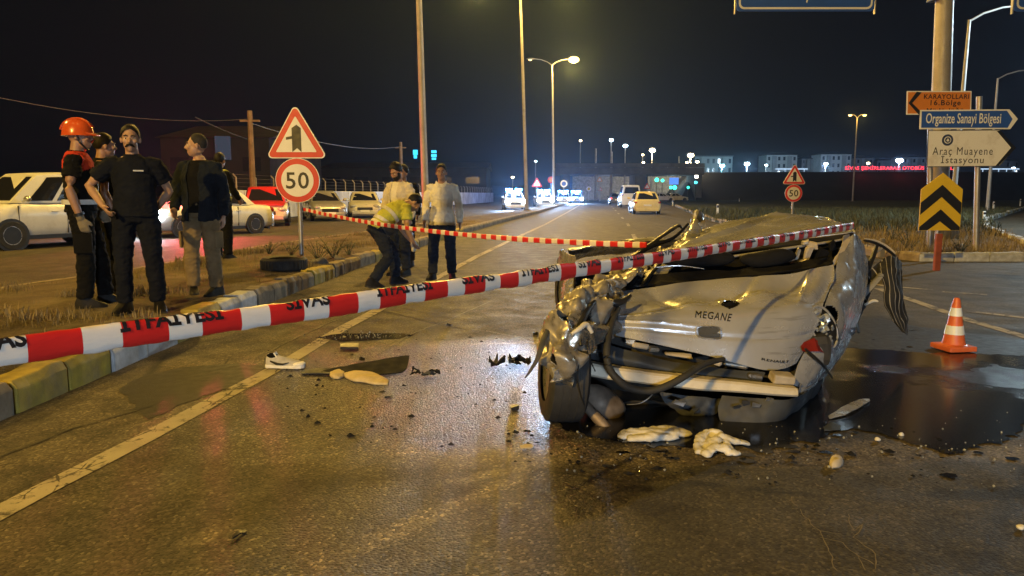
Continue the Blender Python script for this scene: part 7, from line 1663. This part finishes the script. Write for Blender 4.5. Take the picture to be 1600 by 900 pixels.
# sneaker
M['shoe_white'] = basic('white_sneaker_sole', (.74, .72, .66), .6, var=.12, vscale=12, bump=.2, dirt=.2); M['shoe_grey'] = fabric('pale_grey_sneaker_upper', (.42, .40, .36), .2, 20)
g = G(446, 575); t = thing('sneaker', 'single white and black sneaker lying on the asphalt', 'shoe', (g.x, g.y, .004), R(-6))
mb = MB(); mb.loft([[(x, -w_, 0), (x, w_, 0), (x, w_ * 1.02, .024), (x, -w_ * 1.02, .024)] for x, w_ in ((-.150, .022), (-.135, .036), (-.06, .038), (.02, .044), (.09, .046), (.135, .034), (.152, .012))]); mb.bevel(.005); mb.build('sole', M['shoe_white'], t)
mb = MB(); mb.loft([[(x, w_ * math.cos(q) * .92, .02 + h_ * max(0, math.sin(q))) for q in [PI * k / 12 for k in range(13)]] for x, w_, h_ in ((-.146, .02, .06), (-.13, .034, .088), (-.09, .036, .085), (-.045, .037, .072), (.0, .04, .06), (.06, .043, .046), (.11, .04, .036), (.143, .022, .024))]); mb.build('upper', M['shoe_grey'], t, True)
mb = MB(); mb.ell((.105, 0, .030), (.052, .047, .022)); mb.build('toe_cap', M['shoe_white'], t, True)
mb = MB(); mb.loft([[(-.05, -.02, .075), (-.05, .02, .075), (-.055, .02, .068), (-.055, -.02, .068)], [(-.075, -.022, .118), (-.075, .022, .118), (-.082, .022, .112), (-.082, -.022, .112)]]); mb.build('tongue', M['shoe_white'], t)
mb = MB(); mb.ell((-.098, 0, .088), (.045, .030, .022)); mb.build('opening', M['interior'], t, True)
for s in (-1, 1):
    mb = MB(); mb.tube([(-.10, s * .037, .055), (-.05, s * .041, .035), (.0, s * .044, .034), (.045, s * .040, .048)], [.010, .018, .014, .004], 6, flat=.5); mb.build('side_stripe', M['black'], t, True)
mb = MB(); mb.tube([(-.148, 0, .03), (-.150, 0, .07)], .012, 6); mb.build('heel_tab', M['black'], t, True)
for k in range(4):
    mb = MB(); mb.tube([(-.035 + k * .026, -.022, .066 - k * .007), (-.035 + k * .026, 0, .073 - k * .007), (-.035 + k * .026, .022, .066 - k * .007)], .004, 5); mb.build('lace', M['whitecloth'], t, True)
# bumper strips, shards
def plate(name, label, cat, rows, m, thick, cr_=.006, cs=8, seed=1, group=None):
    P_ = Panel(rows, 30, 10, cr_, cs, seed, .6); o = P_.mb(thick).build(name, m, None, True); return tag(o, label, cat, group)
def g3(px, py, dz=0.0): q = G(px, py, 0.006); return (q.x, q.y, .010 + dz)
def gplate(name, label, cat, rows, m, thick, cr_=.006, cs=8, seed=1, group=None):
    P_ = Panel([[g3(*q) for q in r] for r in rows], 34, 12, cr_, cs, seed, .6, px=False)
    for r in P_.g:
        for i, p in enumerate(r): r[i] = Vector((p.x, p.y, max(p.z, .008 + thick * .2)))
    o = P_.mb(-thick).build(name, m, None, True); return tag(o, label, cat, group)
DG = 'crash debris on the asphalt'
gplate('bumper_strip', 'long black plastic bumper strip on the road beside the cream foam piece', 'debris', [[(492, 583, 0), (545, 579, .03), (600, 573, .05), (640, 569, .055)], [(488, 585, .0), (545, 583, .012), (600, 581, .015), (636, 579, .012)], [(478, 586, 0), (545, 587, 0), (600, 586, 0), (628, 583, 0)]], M['matblack'], .006, .008, 6, 2, DG)
gplate('bumper_strip', 'flat grey-black plastic blade at the left end of the debris line', 'debris', [[(470, 581, 0), (500, 579, .01), (520, 580, .01)], [(472, 586, 0), (500, 586, .004), (522, 586, .0)]], M['greyplastic'], .005, .006, 8, 4, DG)
lump('foam_piece', 'long cream foam piece tapering to the right on the asphalt', 'debris', [gp((533, 582), (556, 580), (580, 583), (608, 594)), gp((541, 589), (560, 590), (584, 592), (608, 597)), gp((552, 594), (566, 596), (586, 599), (606, 600))], M['foam'], .036, .004, 8, 6, soft=.3); 
lump('foam_piece', 'small cream foam lump left of the long foam piece', 'debris', [gp((514, 582), (526, 579), (540, 577)), gp((516, 587), (528, 586), (540, 583)), gp((522, 590), (530, 590), (536, 588))], M['foam'], .032, .004, 9, 3, soft=.3)
def shard_heap(label, px, py, s, seed, n_=7):
    c = G(px, py); rnd = random.Random(seed); t = thing('broken_part', label, 'debris', (c.x, c.y, .004), rnd.uniform(-.4, .4), DG)
    for k in range(n_):
        x, y = rnd.uniform(-s, s), rnd.uniform(-s * .5, s * .5); w_ = rnd.uniform(.35, .9) * s; rows = [[Vector((x + w_ * (i / 2 - .5), y + w_ * .5 * (j / 2 - .5), .008 + abs(rnd.gauss(0, .35)) * s * .7)) for i in range(3)] for j in range(3)]
        Panel(rows, 8, 8, .010, 20, seed + k, .8, px=False).build('plastic_shard', M[('matblack', 'greyplastic', 'matblack', 'interior')[k % 4]], .004, parent=t, smooth=False).location = -Vector((0, 0, 0))
        o = kids(t)[-1]
    for o in kids(t):
        for v in o.data.vertices: v.co = v.co + t.location if True else v.co
        for v in o.data.vertices: v.co.z = max(v.co.z, .0)
    return t
shard_heap('folded black plastic part standing at the right end of the bumper strip', 664, 588, .085, 3, 6)
shard_heap('heap of broken black plastic near the left flank of the wreck', 797, 571, .13, 5, 9)
gplate('plastic_shard', 'small dark slab behind the sneaker and bumper strip', 'debris', [[(532, 543, .01), (545, 542, .012), (560, 542, .01)], [(532, 547, 0), (545, 547, 0), (560, 547, 0)]], M['black'], .02, .002, 8, 1, DG)
gplate('plastic_debris', 'pale blue-grey plastic blade lying in the oil right of the wreck', 'debris', [[(1294, 652, 0), (1318, 640, .012), (1340, 630, .012), (1358, 625, 0)], [(1296, 656, 0), (1322, 650, .006), (1346, 638, .006), (1359, 628, 0)]], M['wreck'], .005, .004, 8, 3, DG)
gplate('plastic_shard', 'dark shiny shard in the oil below the pale blade', 'debris', [[(1286, 668, 0), (1300, 665, .012), (1314, 668, 0)], [(1288, 674, 0), (1300, 674, .004), (1312, 673, 0)]], M['greyplastic'], .004, .006, 8, 7, DG)
gplate('flat_shard', 'pale flat flake on the asphalt left of the tailpipe', 'debris', [[(812, 699, 0), (824, 697, .004), (834, 698, 0)], [(814, 702, 0), (824, 702, 0), (832, 701, 0)]], M['trim_beige'], .004, .002, 8, 2, DG)
lump('yellow_foam', 'small yellowish foam lump on the asphalt right of the cream cloth', 'debris', [gp((1296, 720), (1304, 715), (1314, 716)), gp((1296, 726), (1306, 724), (1318, 722)), gp((1300, 729), (1308, 729), (1314, 727))], M['trim_beige'], .035, .004, 10, 8)
gplate('metal_rod', 'thin dark stick lying on the left lane near the viewer', 'debris', [[(362, 841, 0), (374, 834, .006), (384, 829, 0)], [(364, 844, 0), (376, 838, .004), (386, 831, 0)]], M['black'], .006, .001, 8, 1, DG)
for px, py, lab in ((608, 600 + 22, 'small black clip right of the foam pieces'), (702, 509, 'flat black scrap on the far tar seam'), (838, 523, 'black scrap left of the wreck corner'), (804, 640, 'tiny black fragment in front of the wreck wheel'), (566, 563, 'tiny dark fragment behind the bumper strip')):
    c = G(px, py); mb = MB(); mb.box((c.x, c.y, .012), (.045, .03, .02), Euler((.1, .1, px * .7))); mb.jitter(.02, 30, px); solo('black_fragment', mb, M['black'], lab, 'debris', (c.x, c.y, 0), DG)
# uncountable glass crumbs and grit
M['crumb'] = basic('glass_crumb', (.34, .34, .31), .15, .2, var=.3, vscale=90, bump=0)
rnd = random.Random(11); mb = MB()
for _ in range(420):
    r_ = rnd.random()
    if r_ < .35: px, py, sc_ = rnd.gauss(580, 45), rnd.gauss(526, 4), .010
    elif r_ < .8: px, py, sc_ = rnd.uniform(820, 1600), rnd.gauss(700, 26), .009
    else: px, py, sc_ = rnd.uniform(430, 900), rnd.uniform(510, 720), .006
    if py < 500: continue
    c = G(px, py); s_ = sc_ * (.25 + .9 * rnd.random() ** 2.5); mb.box((c.x, c.y, s_ * .4 + .006), (s_, s_, s_ * .8), Euler((rnd.uniform(0, 3), rnd.uniform(0, 3), rnd.uniform(0, 3))))
struct('glass_crumbs', mb, M['crumb'], kind='stuff')
rnd = random.Random(19); mb = MB()
for _ in range(260):
    if rnd.random() < .55: px, py = rnd.uniform(420, 860), rnd.uniform(515, 700)
    else: px, py = rnd.uniform(800, 1500), rnd.gauss(715, 22)
    c = G(px, max(py, 505)); s_ = .006 + .022 * rnd.random() ** 3; k0 = len(mb.v); a = rnd.uniform(0, 6)
    mb.v += [c + Vector((s_ * math.cos(a + q) * rnd.uniform(.5, 1.4), s_ * math.sin(a + q) * rnd.uniform(.5, 1.4), .006)) for q in (0, 1.6, 3.1, 4.6)] + [c + Vector((0, 0, .006 + s_ * rnd.uniform(.2, .8)))]
    mb.f += [(k0 + i, k0 + (i + 1) % 4, k0 + 4) for i in range(4)]; mb.mi += [0] * 4
struct('debris_chips', mb, M['matblack'], kind='stuff')
for px, py, lab in ((1408, 682, 'white pebble at the front edge of the oil spill'), (1594, 828, 'white pebble at the lower right of the road'), (1371, 690, 'pale pebble left of the white pebble by the oil')):
    c = G(px, py); mb = MB(); mb.ell((c.x, c.y, .012), (.016, .014, .011)); mb.jitter(.006, 40, px); solo('pebble', mb, M['airbag'], lab, 'pebble', (c.x, c.y, 0), 'pale pebbles', True)
# ---- on the median: old tyre, weeds, lying stones
g = G(437, 424, ZM); t = thing('old_tyre', 'worn black tyre lying flat on the median at the foot of the sign post', 'tyre', (g.x, g.y + .22, ZM - .01), .3)
T = Matrix.Identity(4); r_, w_ = .33, .20
mb = MB(); mb.lathe([(r_ * .62, .015), (r_ * .90, .0), (r_, .035), (r_, w_ - .035), (r_ * .90, w_), (r_ * .62, w_ - .015), (r_ * .60, w_ * .5)], 40, caps=False); k = len(mb.v)
for j in range(40): mb.f.append((j, (j + 1) % 40, 6 * 40 + (j + 1) % 40, 6 * 40 + j)); mb.mi.append(0)
mb.build('tyre_carcass', M['rubber'], t, True)
for j in range(36):
    q = 2 * PI * j / 36; mb = MB(); mb.box((r_ * math.cos(q), r_ * math.sin(q), w_ * .5), (.014, .034, w_ * .62), Euler((0, 0, q))); mb.build('tread_block', M['rubber'], t)
M['leaf'] = basic('weed_leaf', (.04, .055, .022), .7, var=.4, vscale=3, bump=.1)
def weed(px, py, h, n_, label, z=ZM, group='weeds on the median', seed=1):
    g = G(px, py, z); rnd = random.Random(seed); t = thing('weed', label, 'plant', (g.x, g.y, z - .01), 0, group)
    m1, m2 = MB(), MB()
    for _ in range(n_):
        a = rnd.uniform(0, 2 * PI); tip = Vector((math.cos(a) * h * rnd.uniform(.2, .9), math.sin(a) * h * rnd.uniform(.2, .7), h * rnd.uniform(.5, 1))); m1.tube([(0, 0, 0), tip * .5 + Vector((0, 0, h * .1)), tip], [.006, .004, .002], 5)
        for k in range(9):
            f_ = rnd.uniform(.25, 1); c = tip * f_ + Vector((0, 0, h * .2 * f_ * (1 - f_))); b = rnd.uniform(0, 2 * PI); L_ = rnd.uniform(.03, .06); d = Vector((math.cos(b), math.sin(b), rnd.uniform(-.2, .7))) * L_; s_ = Vector((-math.sin(b), math.cos(b), 0)) * L_ * .28
            m2.add([c, c + d * .5 + s_, c + d, c + d * .5 - s_], [(0, 1, 2, 3)])
    m1.build('stem', M['leaf'], t); m2.build('foliage', M['leaf'], t)
weed(420, 398, .32, 12, 'low leafy weed just behind the old tyre', seed=1); weed(497, 408, .36, 14, 'dark weed right of the sign post foot', seed=2); weed(522, 405, .42, 16, 'taller weed at the right of the post foot weeds', seed=3); weed(545, 400, .30, 10, 'small weed furthest right of the sign post', seed=4); weed(455, 400, .30, 10, 'weed between the old tyre and the sign post', seed=5)
for px, py, s_, lab in ((500, 414, .13, 'grey stone at the foot of the sign post weeds'), (530, 408, .10, 'smaller stone at the right of the weeds')):
    g = G(px, py, ZM); mb = MB(); mb.ell((g.x, g.y, ZM + s_ * .3), (s_, s_ * .7, s_ * .55)); mb.jitter(.05, 9, px); solo('stone', mb, M['concrete_dark'], lab, 'stone', (g.x, g.y, ZM - .02), 'stones on the median')
for px, py, sc_, sd in ((1420, 392, .5, 6), (1395, 378, .42, 7), (1500, 398, .34, 8), (1480, 372, .4, 9), (1355, 360, .55, 10), (1300, 345, .6, 11), (1435, 352, .5, 12)):
    weed(px, py, sc_, 16, {6: 'dry bush on the island left of the chevron board', 7: 'dry bush beside the wreck door frame', 8: 'low weed between chevron board and grey sign post', 9: 'weed at the foot of the gantry column', 10: 'bush behind the right rear pillar of the wreck', 11: 'bush in the field beyond the wreck roof', 12: 'bush in the field left of the gantry column'}[sd], .11, 'bushes on the island and field', sd)
# stump-like grey post beside the wreck door
g = G(1377, 402, .1); mb = MB(); h_ = A(1377, 372, g.y).z - .1; mb.box((g.x, g.y, .1 + h_ / 2), (.10, .10, h_), taper=.8); mb.bevel(.02); mb.jitter(.02, 6); solo('concrete_stump', mb, M['concrete_dark'], 'short grey concrete stump on the island beside the wreck', 'post', (g.x, g.y, .08))

# ================================================================== NIGHT HAZE
mb = MB(); mb.box((0, 420, 7.9), (960, 960, 18.8))
hz = N('night_haze_air'); vol = hz.n.new('ShaderNodeVolumePrincipled'); vol.inputs['Density'].default_value = .00032; vol.inputs['Anisotropy'].default_value = .78; vol.inputs['Color'].default_value = (.45, .66, 1, 1)
for l in list(hz.out.inputs['Surface'].links): hz.l.remove(l)
hz.n.remove(hz.b); hz.l.new(vol.outputs[0], hz.out.inputs['Volume'])
hzo = struct('haze', mb, hz.m, kind='stuff')
bpy.data.scenes.remove(TMP)
